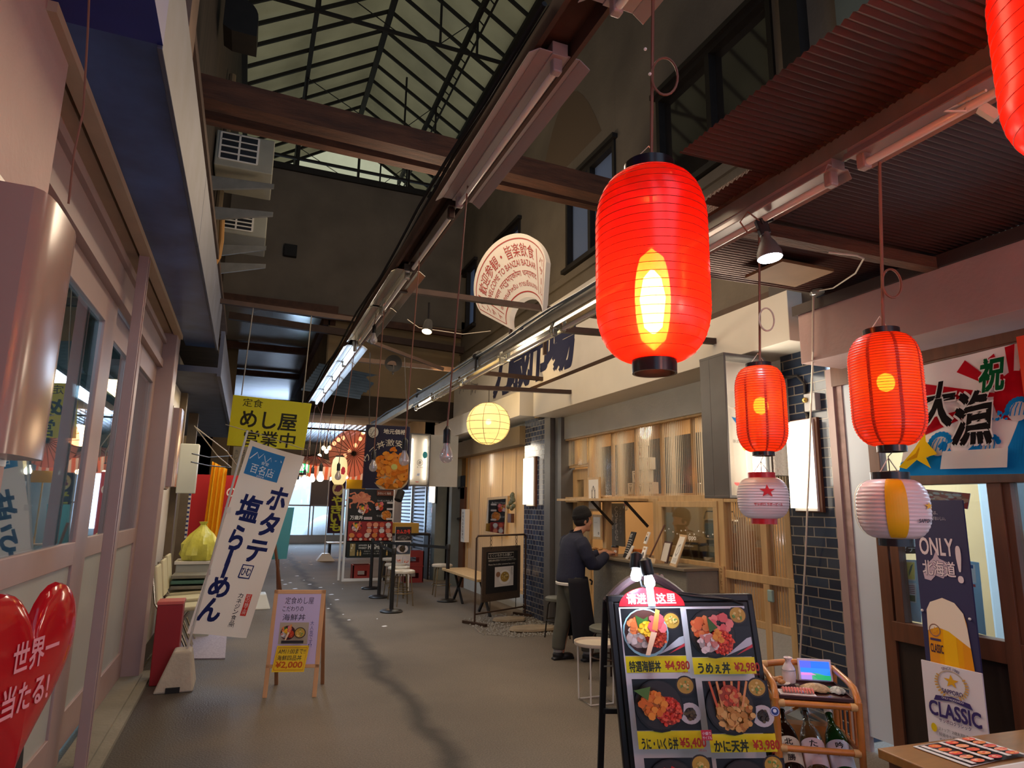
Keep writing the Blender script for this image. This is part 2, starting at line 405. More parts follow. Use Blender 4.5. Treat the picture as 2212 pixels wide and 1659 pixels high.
M_glass = mk_glass('clear_glass', (232, 238, 238), .06)
M_shopglass = mk_glass('shop_window_glass', (205, 222, 226), .34, .015)
M_frost = mk('frosted_glass_panel', (168, 170, 166), .35, var=.08, vs_=2)
M_poly = mk_sheet('ribbed_polycarbonate', (246, 238, 222), .82, .08, .1, .08, stripes=(.032, (214, 204, 184)))
M_poly_far = mk_sheet('milky_ribbed_polycarbonate', (240, 228, 206), .3, .5, .2, .2, stripes=(.017, (226, 210, 184)))
M_roof = mk_sheet('dirty_translucent_roof', (205, 196, 146), 0, 1, .03, .4, noise=.7, base=(152, 132, 88))
M_gable = mk_sheet('stained_translucent_gable', (255, 226, 160), .55, .45, .03, .4, noise=.9, base=(240, 228, 182))
M_frostwin = mk_sheet('milky_window_glass', (200, 212, 226), 0, 1, .1, .1, base=(148, 158, 172))
M_mirrorfilm = mk('shiny_ceiling_sheet', (196, 200, 198), .2, .6, var=.4, vs_=.8, bump=.08, bs=1.6)
M_corr = mk('brown_corrugated_iron', (92, 62, 54), .38, .45, var=.3, vs_=1.5)
M_corrblue = mk('blue_corrugated_iron', (104, 124, 148), .45, .3, var=.4, vs_=2)
M_metalceil = mk('ribbed_metal_ceiling', (150, 148, 150), .25, .85)
M_tube_off = mk('unlit_tube_glass', (226, 216, 206), .15)
M_tube_on = mk_emit('lit_tube', (205, 226, 255), 7)
M_lampcover_off = mk('yellowed_acrylic', (156, 124, 112), .22, var=.1, vs_=3)
M_lampcover_on = mk_emit('lit_acrylic', (255, 238, 214), 2.2)
M_lampcover_side = mk_emit('lit_acrylic_side', (255, 226, 200), .75)

def tile_mat(name, sc, c1, c2, c3, mortar):
    """glazed brick-bond tiles, in the plane of the wall"""
    m = mk(name, c1, .14); nt = m.node_tree; N = nt.nodes; L = nt.links; p = N['Principled BSDF']
    tc = N.new('ShaderNodeTexCoord'); sp = N.new('ShaderNodeSeparateXYZ'); cb = N.new('ShaderNodeCombineXYZ'); ad = N.new('ShaderNodeMath'); ad.operation = 'ADD'
    L.new(tc.outputs['Object'], sp.inputs[0]); L.new(sp.outputs['X'], ad.inputs[0]); L.new(sp.outputs['Y'], ad.inputs[1])
    L.new(ad.outputs[0], cb.inputs['X']); L.new(sp.outputs['Z'], cb.inputs['Y'])
    b = N.new('ShaderNodeTexBrick'); L.new(cb.outputs[0], b.inputs['Vector'])
    b.inputs['Scale'].default_value = 1; b.inputs['Brick Width'].default_value = sc[0]; b.inputs['Row Height'].default_value = sc[1]
    b.inputs['Mortar Size'].default_value = .005; b.inputs['Mortar Smooth'].default_value = .3; b.inputs['Bias'].default_value = -.1
    b.inputs['Color1'].default_value = srgb(c1); b.inputs['Color2'].default_value = srgb(c2); b.inputs['Mortar'].default_value = srgb(mortar)
    n = N.new('ShaderNodeTexNoise'); n.inputs['Scale'].default_value = 2.2; L.new(tc.outputs['Object'], n.inputs[0])
    mx = N.new('ShaderNodeMixRGB'); mx.blend_type = 'MIX'; mx.inputs[2].default_value = srgb(c3)
    mm = N.new('ShaderNodeMath'); mm.operation = 'MULTIPLY'; mm.inputs[1].default_value = .5; L.new(n.outputs['Fac'], mm.inputs[0]); L.new(mm.outputs[0], mx.inputs[0])
    L.new(b.outputs['Color'], mx.inputs[1]); L.new(mx.outputs[0], p.inputs['Base Color'])
    bp = N.new('ShaderNodeBump'); bp.inputs['Strength'].default_value = .6; bp.inputs['Distance'].default_value = .004; bp.invert = True
    L.new(b.outputs['Fac'], bp.inputs['Height']); L.new(bp.outputs[0], p.inputs['Normal'])
    return m
M_tile = tile_mat('blue_black_glazed_tile', (.21, .075), (34, 42, 60), (58, 72, 92), (30, 34, 46), (150, 142, 128))
M_tile_far = tile_mat('dark_blue_small_tile', (.11, .075), (40, 48, 72), (66, 78, 104), (32, 36, 52), (150, 146, 138))

def floor_mat():
    m = mk('worn_asphalt', (124, 114, 102), .78, var=.4, vs_=.55, bump=.35, bs=70); nt = m.node_tree; N = nt.nodes; L = nt.links; p = N['Principled BSDF']
    rampout = p.inputs['Base Color'].links[0].from_socket
    tc = N.new('ShaderNodeTexCoord'); sp = N.new('ShaderNodeSeparateXYZ'); L.new(tc.outputs['Object'], sp.inputs[0])
    n = N.new('ShaderNodeTexNoise'); n.inputs['Scale'].default_value = 1.3; n.inputs['Detail'].default_value = 8; L.new(tc.outputs['Object'], n.inputs[0])
    # long worn damp track down the middle of the lane
    a = N.new('ShaderNodeMath'); a.operation = 'MULTIPLY_ADD'; a.inputs[1].default_value = .5; L.new(n.outputs['Fac'], a.inputs[0]); L.new(sp.outputs['X'], a.inputs[2])
    b = N.new('ShaderNodeMath'); b.operation = 'SUBTRACT'; b.inputs[1].default_value = 1.62; L.new(a.outputs[0], b.inputs[0])
    c = N.new('ShaderNodeMath'); c.operation = 'ABSOLUTE'; L.new(b.outputs[0], c.inputs[0])
    r = N.new('ShaderNodeValToRGB'); r.color_ramp.elements[0].position = .02; r.color_ramp.elements[0].color = (.35, .35, .35, 1); r.color_ramp.elements[1].position = .16; r.color_ramp.elements[1].color = (1, 1, 1, 1); L.new(c.outputs[0], r.inputs[0])
    # dark damp patches by the left kerb
    n2 = N.new('ShaderNodeTexNoise'); n2.inputs['Scale'].default_value = .9; n2.inputs['Detail'].default_value = 5; L.new(tc.outputs['Object'], n2.inputs[0])
    e = N.new('ShaderNodeMath'); e.operation = 'MULTIPLY_ADD'; e.inputs[1].default_value = 1.6; L.new(n2.outputs['Fac'], e.inputs[0]); L.new(sp.outputs['X'], e.inputs[2])
    r2 = N.new('ShaderNodeValToRGB'); r2.color_ramp.elements[0].position = .5; r2.color_ramp.elements[0].color = (.38, .38, .4, 1); r2.color_ramp.elements[1].position = 1.1; r2.color_ramp.elements[1].color = (1, 1, 1, 1); L.new(e.outputs[0], r2.inputs[0])
    # fine speckle
    n3 = N.new('ShaderNodeTexNoise'); n3.inputs['Scale'].default_value = 90; L.new(tc.outputs['Object'], n3.inputs[0])
    r3 = N.new('ShaderNodeValToRGB'); r3.color_ramp.elements[0].position = .35; r3.color_ramp.elements[0].color = (.72, .72, .72, 1); r3.color_ramp.elements[1].position = .7; r3.color_ramp.elements[1].color = (1.1, 1.1, 1.1, 1); L.new(n3.outputs['Fac'], r3.inputs[0])
    cur = rampout
    for q in (r, r2, r3):
        mx = N.new('ShaderNodeMixRGB'); mx.blend_type = 'MULTIPLY'; mx.inputs[0].default_value = 1; L.new(cur, mx.inputs[1]); L.new(q.outputs[0], mx.inputs[2]); cur = mx.outputs[0]
    L.new(cur, p.inputs['Base Color'])
    rr = N.new('ShaderNodeMath'); rr.operation = 'MULTIPLY_ADD'; rr.inputs[1].default_value = .5; rr.inputs[2].default_value = .3; L.new(r2.outputs[0], rr.inputs[0]); L.new(rr.outputs[0], p.inputs['Roughness'])
    return m

# ------------------------------------------------------------------ floor
XD, XS, XF = -.92, -.77, -.45          # left shop: doors, kerb and shutter line, canopy edge
XR, XG, XU = 4.1, 4.2, 4.3             # right: pillars, coffee-shop front, upper wall
EAVE, RIDGE, XRIDGE, YGAB = 10.45, 12.25, 2.04, 13.9
struct('floor', MB().box(-3.5, 7.0, -4, 30, -.12, 0), floor_mat(), origin=(0, 0, 0))

# ------------------------------------------------------------------ left side
b = MB().box(-1.6, XS, -1.5, 2.72, 0, 5.2)
struct('wall_left_pier', b, M_pink, bevel=.015)
b = MB().box(XD - .1, XS, 7.12, 7.42, 0, 3.3)
struct('wall_left_post', b, M_cream, bevel=.006)
b = MB().box(XD, XS + .02, 2.72, 7.2, 0, .05); b.box(XS, XS + .09, 2.0, 7.4, 0, .03)
struct('trim_1', b, M_concrete)                       # low kerb under the sliding doors
b = MB().box(XD - .06, XD + .03, 2.72, 7.12, 2.97, 3.3); b.box(XD, XD + .06, 2.72, 7.12, 3.16, 3.2); b.box(XD, XD + .05, 2.72, 7.12, 2.92, 2.99)
struct('trim_2', b, M_cream)                          # transom board over the doors
b = MB().box(XD - .02, XS - .055, 2.4, 7.3, 3.27, 3.31); b.box(XS - .035, XS + .03, 2.4, 7.3, 3.26, 3.31); b.box(XS - .06, XS - .03, 2.4, 7.3, 3.3, 3.32)
struct('trim_3', b, mk('tan_shutter_rail', (176, 152, 128), .5, var=.15, vs_=4))
# sliding doors: stiles and rails, a clear pane above, a frosted pane below
def slide_door(n, y0, y1, x, wy0, wy1):
    f = MB(); x0, x1 = x - .035, x
    f.box(x0, x1, y0, wy0, .05, 2.95); f.box(x0, x1, wy1, y1, .05, 2.95)
    for z0, z1 in ((.05, .28), (1.24, 1.37), (2.74, 2.95)): f.box(x0, x1, wy0, wy1, z0, z1)
    o = struct('door_%d' % n, f, M_cream, bevel=.004)
    MB().box(x - .025, x - .017, wy0 - .01, wy1 + .01, 1.36, 2.75).build('window_pane', M_shopglass, o)
    MB().box(x - .025, x - .015, wy0 - .01, wy1 + .01, .27, 1.25).build('frosted_panel', M_frost, o)
    return o
slide_door(1, 2.72, 4.98, XD, 2.9, 4.66)
slide_door(2, 4.95, 6.05, XD - .045, 5.08, 5.92)
slide_door(3, 5.98, 7.12, XD, 6.12, 6.98)
# the room behind the doors
b = MB().box(-3.3, -3.2, -1.5, 7.6, 0, 3.6); b.box(-3.3, XD - .1, 7.3, 7.4, 0, 3.6); b.box(-3.3, XD - .06, 2.0, 7.4, 3.3, 3.4); b.box(-3.3, -1.6, 1.9, 2.0, 0, 3.4)
struct('wall_left_shop', b, mk('pale_green_room', (186, 196, 186), .8))
# canopy over the shop front: blue sheet soffit and grey fascia
b = MB().box(XS + .02, XF, 2.5, 7.75, 3.3, 3.34)
struct('ceiling_canopy', b, M_blue)
b = MB()
for y0, y1 in ((2.5, 4.55), (4.56, 6.3), (6.31, 7.8)): b.box(XF, XF + .02, y0, y1, 3.285, 3.8)
struct('trim_4', b, M_fasciagrey, bevel=.003)
b = MB().box(-1.0, XF + .01, 0, 2.5, 3.3, 3.36); b.box(XF, XF + .02, 0, 2.5, 3.3, 4.2)
struct('ceiling_canopy_near', b, M_navy)
# left upper wall, dark, with pipes and ducts
b = MB().box(-1.1, -.8, -2, YGAB, 3.8, EAVE); b.box(-1.1, -.55, -2, YGAB, 3.78, 3.84)
struct('wall_left_upper', b, mk('dark_timber_wall', (66, 54, 44), .9, var=.5, vs_=2, stretch=(1, 4, .4)))
# second shop on the left
b = MB().box(-1.5, -1.4, 7.42, 18, 0, 5.6); b.box(-1.4, -.92, 7.42, 7.5, 0, 3.3)
struct('wall_left_second', b, mk('dim_cream_wall', (176, 166, 140), .8, var=.3, vs_=2))
b = MB().box(-1.4, -.4, 7.95, 16, 3.05, 3.12); b.box(-.42, -.38, 7.95, 16, 3.02, 3.55)
struct('ceiling_canopy_second', b, M_fasciagrey)
b = MB()
for y, c in ((7.62, 0), (9.6, 0), (11.8, 0)): b.box(-.98, -.84, y, y + .12, 0, 3.05)
struct('trim_5', b, mk('brown_shop_post', (108, 92, 72), .6, var=.3, vs_=5))
struct('wall_left_panel', MB().box(-1.02, -.92, 8.6, 9.6, 0, 3.05), M_white)
struct('wall_left_end', MB().box(-1.5, -.5, 18, 18.2, 0, 5.6), M_plaster_low)
b = MB().box(-1.6, -.9, 18, 30, 0, 5.6)
struct('wall_left_far', b, M_plaster_low)

# ------------------------------------------------------------------ the hall: gable, roof, right upper wall
b = MB().box(-1.1, XU + .2, YGAB, YGAB + .2, 5.62, 8.85)
struct('wall_far', b, M_plaster_dark)
YEND = 18.2
b = MB(); b.add([(-.9, YEND, 8), (XU, YEND, 8), (XU, YEND, 10.9), (XRIDGE, YEND, RIDGE), (-.9, YEND, EAVE)], [(0, 1, 2, 3, 4)])
struct('window_1', b, M_gable)
struct('wall_right_roofside', MB().box(-1.0, -.9, YGAB, YEND, 8, EAVE).box(XU + .18, XU + .2, YGAB, YEND, 5, 11), M_plaster_dark)
b = MB(); b.box(-.85, XU, YGAB - .06, YGAB + .02, 8.72, 8.86); b.box(-.8, XU, YGAB - .03, YGAB + .03, 9.02, 9.07)
for x in (.45, 1.75, 2.9, 4.0): b.box(x - .025, x + .025, YGAB - .03, YGAB + .03, 8.85, 9.75)
struct('trim_6', b, M_steel_dark)
# glazed roof, two slopes
b = MB(); b.quad((-.9, -3, EAVE), (XRIDGE, -3, RIDGE), (XRIDGE, YEND, RIDGE), (-.9, YEND, EAVE)); b.quad((XRIDGE, -3, RIDGE), (XU + .3, -3, 10.75), (XU + .3, YEND, 10.75), (XRIDGE, YEND, RIDGE))
struct('ceiling', b, M_roof)
def slope(x): return EAVE + (RIDGE - EAVE) * (x + .8) / (XRIDGE + .8) if x < XRIDGE else RIDGE + (10.9 - RIDGE) * (x - XRIDGE) / (XU - XRIDGE)
b = MB(); y = 18.1
while y > 0:                                           # roof bars under the glazing
    b.bar((-.8, y, slope(-.8) - .06), (XRIDGE, y, RIDGE - .06), .045, .07); b.bar((XRIDGE, y, RIDGE - .06), (XU, y, slope(XU) - .06), .045, .07)
    y -= .62
for x, w_ in ((-.75, .1), (.5, .09), (XRIDGE, .12), (3.5, .1), (4.25, .1)): b.bar((x, -2, slope(x) - .16), (x, YEND, slope(x) - .16), w_, .1)
for x in (3.42, 3.58): b.bar((x, -2, slope(x) - .42), (x, YEND, slope(x) - .42), .035, .035)
y = 1.0
while y < 18: b.bar((3.42, y, slope(3.5) - .42), (3.58, y + .12, slope(3.5) - .42), .02, .02); y += .3
for y in (17.05, 13.95, 10.85, 7.75, 4.65):                  # slender tie trusses
    b.bar((-.8, y, 10.35), (XU, y, 10.35), .05, .06)
    for x in (.5, 2.75, 3.5): b.bar((x, y, 10.35), (x, y, slope(x) - .1), .04, .04, (0, 1, 0))
    b.bar((.5, y, slope(.5) - .2), (1.9, y, 10.38), .015, .015); b.bar((2.75, y, 10.38), (3.5, y, slope(3.5) - .2), .015, .015)
struct('trim_7', b, mk('black_roof_bar', (26, 22, 18), .7))
# right upper wall with window openings
wins = [(14.2, 12.9, 5.5, 6.95), (11.6, 10.4, 5.5, 6.85), (8.5, 7.03, 5.2, 6.6), (6.04, 4.15, 5.2, 6.58)]
b = MB(); ys = [-3]; 
for y1, y0, z0, z1 in reversed(wins): ys += [y0, y1]
ys.append(YGAB + 3)
for i in range(len(ys) - 1):
    a, c = ys[i], ys[i + 1]
    hit_ = [q for q in wins if abs(q[1] - a) < 1e-6 and abs(q[0] - c) < 1e-6]
    if hit_: b.box(XU, XU + .18, a, c, 3.3, hit_[0][2]); b.box(XU, XU + .18, a, c, hit_[0][3], 11)
    else: b.box(XU, XU + .18, a, c, 3.3, 11)
b.box(XU - .04, XU, -3, 13.9, 5.0, 5.12)
struct('wall_right_upper', b, M_plaster_dark)
for i, (y1, y0, z0, z1) in enumerate(wins):
    f = MB(); x0, x1 = XU - .03, XU + .12
    for a, c in ((y0, y0 + .06), (y1 - .06, y1), ((y0 + y1) / 2 - .05, (y0 + y1) / 2 + .02)): f.box(x0, x1, a, c, z0, z1)
    f.box(x0, x1, y0, y1, z0, z0 + .06); f.box(x0, x1, y0, y1, z1 - .07, z1); f.box(x0 - .05, x0 + .06, y0 - .05, y1 + .05, z1, z1 + .06); f.box(x0 - .06, x0 + .06, y0 - .05, y1 + .05, z0 - .06, z0)
    o = struct('window_%d' % (i + 2), f, M_steel_dark)
    if i == 3:
        MB().box(XU + .06, XU + .07, y0, y1, z0, z1).build('pane', mk('dark_reflecting_pane', (44, 40, 38), .05, spec=.9), o)
    else:
        MB().box(XU + .06, XU + .07, y0, y0 + (y1 - y0) * (.55 if i == 2 else .5), z0, z1).build('pane', M_frostwin, o)
        MB().box(XU + .07, XU + .08, y0 + (y1 - y0) * .5, y1, z0, z1).build('pane', mk('dark_pane_%d' % i, (60, 66, 72), .06, spec=.9) if i != 2 else M_frostwin, o)
# the darker patched corner behind the corrugated canopy
struct('wall_right_near', MB().box(XU - .08, XU, -1.5, 3.4, 3.3, 8), mk('greenish_concrete', (96, 104, 96), .9, var=.35, vs_=2))
struct('wall_right_pipe', MB().box(XU - .12, XU, 3.75, 3.95, 3.3, 9), M_steel_dark)
# arched stain left on the upper wall where an old gable met it
b = MB(); pts = []
for i in range(13): a = i / 12; pts.append((9.6 - 2.2 * a, 5.9 + 2.3 * math.sin(PI * (.15 + .7 * a))))
b.add([(XU - .004, p[0], p[1]) for p in pts], [tuple(range(len(pts)))])
struct('wall_right_stain', b, mk('darker_patch', (96, 80, 64), .9))

# ------------------------------------------------------------------ right side shops
# coffee shop front wall (above and below the glazed screen)
b = MB()
b.box(XG - .02, XG + .16, 4.05, 8.55, 2.58, 3.35)
struct('wall_right_coffee', b, M_grey)
b = MB().box(XG, XG + .1, 4.15, 5.0, 0, .62)
struct('wall_right_plinth', b, M_grey)
# pillars: glazed tile, steel edge
b = MB().box(XR, XR + .35, W(1712, 1200, x=XR).y - .62, W(1712, 1200, x=XR).y, 0, 3.9)
YP1, YP0 = W(1712, 1200, x=XR).y, W(1812, 1200, x=XR).y
b = MB().box(XR, XR + .4, YP0, YP1, 0, 3.95)
struct('wall_right_pillar', b, M_tile)
YQ1, YQ0 = 9.62, 8.85
b = MB().box(XR, XR + .4, YQ0, YQ1, 0, 3.4)
struct('wall_right_pillar_far', b, M_tile_far)
b = MB().box(XR - .02, XR + .1, 8.62, YQ0 - .03, 0, 3.3); b.box(XR + .03, XR + .25, 8.36, 8.55, 0, 3.3)
struct('trim_8', b, M_greysteel)
struct('trim_9', MB().box(XR + .06, XR + .2, 8.55, 8.62, 0, 3.3), M_blackmat)
# fascia boxes
XB = 3.75
def fascia(n, y0, y1, z0, z1, mat=M_fascia, x0=XB):
    struct('wall_right_fascia_%s' % n, MB().box(x0, XU, y0, y1, z0, z1), mat, bevel=.004)
fascia('middle', 3.66, 8.5, 2.9, 3.3)
fascia('far', 9.02, 13.9, 2.98, 3.36)
fascia('near', -2, 3.52, 2.68, 3.05, M_pink, 3.7)
struct('trim_10', MB().box(3.685, 3.9, -2, 3.56, 3.05, 3.125), mk('dark_fascia_cap', (58, 44, 40), .6))
struct('trim_11', MB().box(3.9, 4.15, 3.52, 4.0, 3.0, 3.45), mk('dark_brown_box', (50, 40, 38), .6))
b = MB().box(4.0, XU, 8.5, 9.02, 2.95, 3.32); b.box(XR, XU, 3.4, 13.9, 3.3, 3.42)
struct('trim_12', b, M_plaster_low)
b = MB().box(3.95, 4.02, 8.6, 13.9, 3.36, 3.44); b.box(3.95, 4.02, 3.7, 8.6, 3.36, 3.44)
struct('trim_13', b, M_iron)
# soffit line under the middle fascia
b = MB().box(4.0, 4.2, 9.6, 13.4, 2.6, 2.9)
struct('trim_14', b, M_plaster_low)
# low ceiling beyond the gable
b = MB(); b.quad((-1.4, YGAB, 5.6), (1.35, YGAB, 5.6), (1.35, 28.6, 5.6), (-1.4, 28.6, 5.6))
struct('ceiling_low', b, M_mirrorfilm)
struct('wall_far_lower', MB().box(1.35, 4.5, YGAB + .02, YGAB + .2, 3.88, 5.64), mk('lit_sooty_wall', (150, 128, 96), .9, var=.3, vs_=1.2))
struct('wall_far_beam', MB().box(1.0, 4.3, YGAB - .02, YGAB + .3, 3.46, 3.9), mk('dark_sooty_beam', (66, 54, 42), .9, var=.5, vs_=3))
struct('wall_left_lowceiling', MB().box(1.33, 1.36, YGAB, 28.6, 4.15, 5.65).box(1.3, 4.5, 19.9, 20, 4.1, 5.9), M_plaster_low)
struct('ceiling_low_right', MB().box(1.35, 4.5, YGAB + .2, 20, 3.98, 4.1), M_plaster_low)
b = MB(); b.box(-.9, 1.5, 13.75, 13.85, 5.56, 5.76)
for y in (17.3, 21.0): b.bar((-1.0, y, 5.5), (1.6, y, 5.5), .16, .16)
b.bar((1.35, 13.9, 5.5), (1.35, 24.6, 5.5), .25, .25)
struct('trim_15', b, M_rust)
struct('wall_right_back', MB().box(XU, XU + .2, YGAB, 30, 0, 5.8), M_plaster_low)
struct('wall_right_dark_band', MB().box(.5, 4.4, 20, 20.25, 4.05, 4.6), mk('smoke_stained_beam', (58, 48, 38), .9, var=.4, vs_=2))
b = MB(); y = 20.2
b.sheet(lambda u, v: V((-.8 + 5.2 * u, 20.3 + 8 * v, 4.05 + .012 * (1 if int(u * 60) % 2 else -1))), 120, 1)
struct('ceiling_far', b, M_metalceil)
# steel cross members of the tube-light frame
b = MB()
b.bar((-.8, 13.6, 5.55), (4.2, 13.6, 5.4), .1, .14)
struct('trim_16', b, M_rust)

# noodle shop screen between the far pillar and the back (milky ribbed sheet in a wood frame)
def ribbed(y0, y1, z0, z1, x, pitch=.032, amp=.006):
    n = int((y1 - y0) / pitch * 4); b = MB()
    b.sheet(lambda u, v: V((x + amp * math.sin(u * n / 4 * 2 * PI), y0 + (y1 - y0) * u, z0 + (z1 - z0) * v)), n, 1)
    return b
o = struct('window_6', ribbed(9.72, 12.85, .3, 2.62, XG + .05, .05), M_poly_far)
b = MB()
for i in range(6): y = 9.72 + i * .62; b.box(XG + .06, XG + .09, y - .012, y + .012, .3, 2.62)
b.box(XG + .02, XG + .09, 9.7, 12.9, 2.62, 2.68); b.box(XG + .02, XG + .09, 9.7, 12.9, .22, .3); b.box(XG + .02, XG + .09, 12.83, 12.9, .22, 2.68); b.box(XG + .02, XG + .09, 9.66, 9.74, .22, 2.68)
b.build('window_frame', M_wood_pale, o)
struct('wall_right_noodle', MB().box(XG, XG + .12, 9.6, 14.3, 2.66, 3.3).box(XG, XG + .12, 9.6, 12.9, 0, .24), M_grey)
struct('wall_right_room', MB().box(5.6, 5.7, 9, 14, 0, 3.4).box(4.3, 5.6, 9.0, 9.1, 0, 3.4).box(4.3, 5.6, 14, 14.1, 0, 3.4).box(4.3, 5.7, 9, 14.1, 3.3, 3.4), mk('warm_room_paint', (200, 176, 136), .8))
# columns beyond
b = MB().box(3.95, 4.2, 14.3, 14.6, 0, 3.6); b.box(4.0, 4.2, 13.25, 13.45, 0, 3.3)
struct('trim_17', b, mk('grey_green_post', (112, 118, 112), .6, var=.2, vs_=4))
struct('wall_right_sign_wing', MB().box(3.18, 3.75, 12.1, 12.16, 1.97, 2.95), M_grey)
# brown door of the noodle shop
b = MB().box(XG - .02, XG + .03, 12.95, 13.3, 0, 2.0)
o = struct('door_4', b, M_wood_mid)
b = MB().bar((XG - .06, 13.28, 1.98), (XG - .06, 12.9, 2.0), .03, .03); b.bar((XG - .06, 13.28, 1.35), (XG - .06, 12.95, 1.38), .03, .03); b.build('door_bar', M_steel_dark, o)
# louvred shutter at the back right
b = MB().box(4.24, 4.3, 14.6, 19, 0, 2.6)
o = struct('door_5', b, M_steel_dark)
b = MB(); z = .1
while z < 2.5: b.bar((4.22, 14.65, z), (4.22, 18.9, z), .03, .055); z += .095
b.build('shutter_slat', mk('grey_shutter_slat', (120, 124, 134), .35, .6), o)
b = MB()
for y in (16.1, 17.6): b.box(4.17, 4.21, y - .04, y + .04, 0, 2.6)
b.build('shutter_guide', M_alu, o)
struct('wall_right_tiles_back', MB().box(4.1, 4.3, 14.62, 15.6, 0, 2.2), M_tile_far)

# end of the market: doorway to the snowy street
b = MB().box(-1.4, 1.55, 28.6, 28.8, 0, 4.75).box(-1.4, 1.55, 28.6, 28.8, 5.25, 5.7); b.box(4.2, 5, 28.6, 28.8, 0, 5.7); b.box(1.5, 4.3, 28.6, 28.8, 2.75, 5.7)  # high slot is an added, unseen opening whose daylight brightens the low ceiling
struct('wall_end', b, M_plaster_low)
f = MB()
for x in (1.55, 2.48, 2.62, 3.5, 4.15): f.box(x, x + .05, 28.5, 28.56, 0, 2.75)
for z in (.0, .28, 1.5, 2.7): f.box(1.55, 4.2, 28.5, 28.56, z, z + .06)
f.box(1.6, 4.2, 28.51, 28.55, .05, .3)
o = struct('door_6', f, M_alu)
MB().box(1.6, 4.15, 28.52, 28.525, .3, 2.7).build('door_glass', M_glass, o)
b = MB().box(2.5, 3.5, 28.46, 28.49, 1.56, 2.7); b.build('blind', mk('grey_roller_blind', (150, 140, 136), .7), o)
b = MB(); b.quad((-6, 33.5, -.3), (12, 33.5, -.3), (12, 33.5, 5.5), (-6, 33.5, 5.5)); b.quad((-6, 28.8, -.02), (12, 28.8, -.02), (12, 33.5, -.02), (-6, 33.5, -.02))
struct('exterior', b, mk('snowy_street', (232, 238, 246), .9, var=.1, vs_=.6))
b = MB(); b.ball((3.6, 30.6, 0), 1.0, (1.2, .9, 1.15), 20, 12)
struct('terrain_snow', b, mk('snow_pile', (240, 244, 250), .9), smooth=True)
lamp('light_street_sky', 'AREA', (2.5, 31, 6), 900, (205, 225, 255), 4, (2.5, 31.5, 0), sy=3)

# tavern front on the near right
b = MB().box(XR, XR + .1, YP0 - .06, YP0, 0, 2.7)
struct('trim_18', b, M_cream)
# ------------------------------------------------------------------ beams, tube lights, canopy
ZT, XT = 3.5, 1.09                      # left tube line
ZR, XRB = 2.98, 2.17                    # right tray line
def yT(px, py): return W(px, py, z=ZT).y
b = MB().box(XT - .1, XT + .06, -1, 14.2, ZT + .10, ZT + .13); b.box(XT + .05, XT + .07, -1, 14.2, ZT + .02, ZT + .13); b.box(XT - .11, XT - .09, -1, 14.2, ZT + .04, ZT + .13)
tag(b.build('tube_channel', M_rust), 'long rusty steel channel overhead carrying the row of tube lights', 'beam')
b = MB()
for i in range(3):
    b.tube([(XT - .13 + .03 * i, y, ZT + .16 + .03 * math.sin(y * 2 + i)) for y in [k * .7 for k in range(3, 21)]], .012, 6)
tag(b.build('cable_bundle', M_blackmat, smooth=True), 'black bundle of cables tied along the rusty tube-light channel', 'cable')
def tube_light(x, y0, y1, z, label, lit=False, refl=True, wing=.11, group=None, rm=None):
    t = thing('tube_light', label, 'tube light', (x, (y0 + y1) / 2, z), 0, group)
    rm = rm or M_fixture
    m = MB()
    if refl:
        for s in (-1, 1):
            m.obox((x + s * .035, y0, z + .045), (s * wing * .55, 0, -.0), (0, y1 - y0, 0), (0, 0, .006)); m.obox((x + s * (.035 + wing * .55), y0, z + .045), (s * wing * .45, 0, -.035), (0, y1 - y0, 0), (0, 0, .006))
        m.box(x - .035, x + .035, y0, y1, z + .04, z + .1)
    else: m.box(x - .03, x + .03, y0, y1, z + .05, z + .1)
    m.build('reflector', rm, t, bevel=.003)
    for ye, s in ((y0, 1), (y1, -1)):
        MB().box(x - .022, x + .022, min(ye + s * .02, ye + s * .06), max(ye + s * .02, ye + s * .06), z - .022, z + .05).build('lamp_holder', rm, t, bevel=.008)
    if lit:
        n = 4; L_ = (y1 - y0 - .1) / n
        MB().tube([(x, y0 + .05, z), (x, y1 - .05, z)], .019, 12).build('tube', M_tube_on, t, True)
    else: MB().tube([(x, y0 + .05, z), (x, y1 - .05, z)], .016, 12).build('tube', M_tube_off, t, True)
    return t
M_reflector = mk('old_chrome_reflector', (190, 186, 170), .2, .8)
M_refl_lit = mk('white_lit_reflector', (226, 236, 240), .35)
y1 = yT(1190, 160)
tube_light(XT, y1 - .1, yT(985, 440), ZT - .02, 'unlit cream tube light with wide reflector wings, nearest whole one on the rusty channel')
tube_light(XT + .06, .5, y1 - .42, ZT - .02, 'cream tube light cut off by the top edge of the photo')
tube_light(XT, yT(985, 440) + .1, yT(890, 580), ZT - .02, 'bare unlit tube without reflector wings, second along the rusty channel', refl=False, rm=M_iron)
tube_light(XT, yT(880, 590), yT(815, 665), ZT - .02, 'unlit tube light with tarnished shiny reflector, third along the channel', rm=M_reflector)
tube_light(XT, yT(812, 668), yT(755, 738), ZT - .02, 'unlit tube light with tarnished reflector next to the lit row', rm=M_reflector)
ya = yT(750, 748)
segs = [ya, yT(722, 783), yT(697, 815), yT(675, 842), yT(656, 868)]
pos = ['nearest', 'second', 'third', 'farthest']
for i in range(4): tube_light(XT, segs[i] + .02, segs[i + 1] - .02, ZT - .02, 'glowing bluish white tube light, %s of the lit row' % pos[i], lit=True, rm=M_refl_lit, group='lit tube lights')
b = MB()
for i in range(4): pass
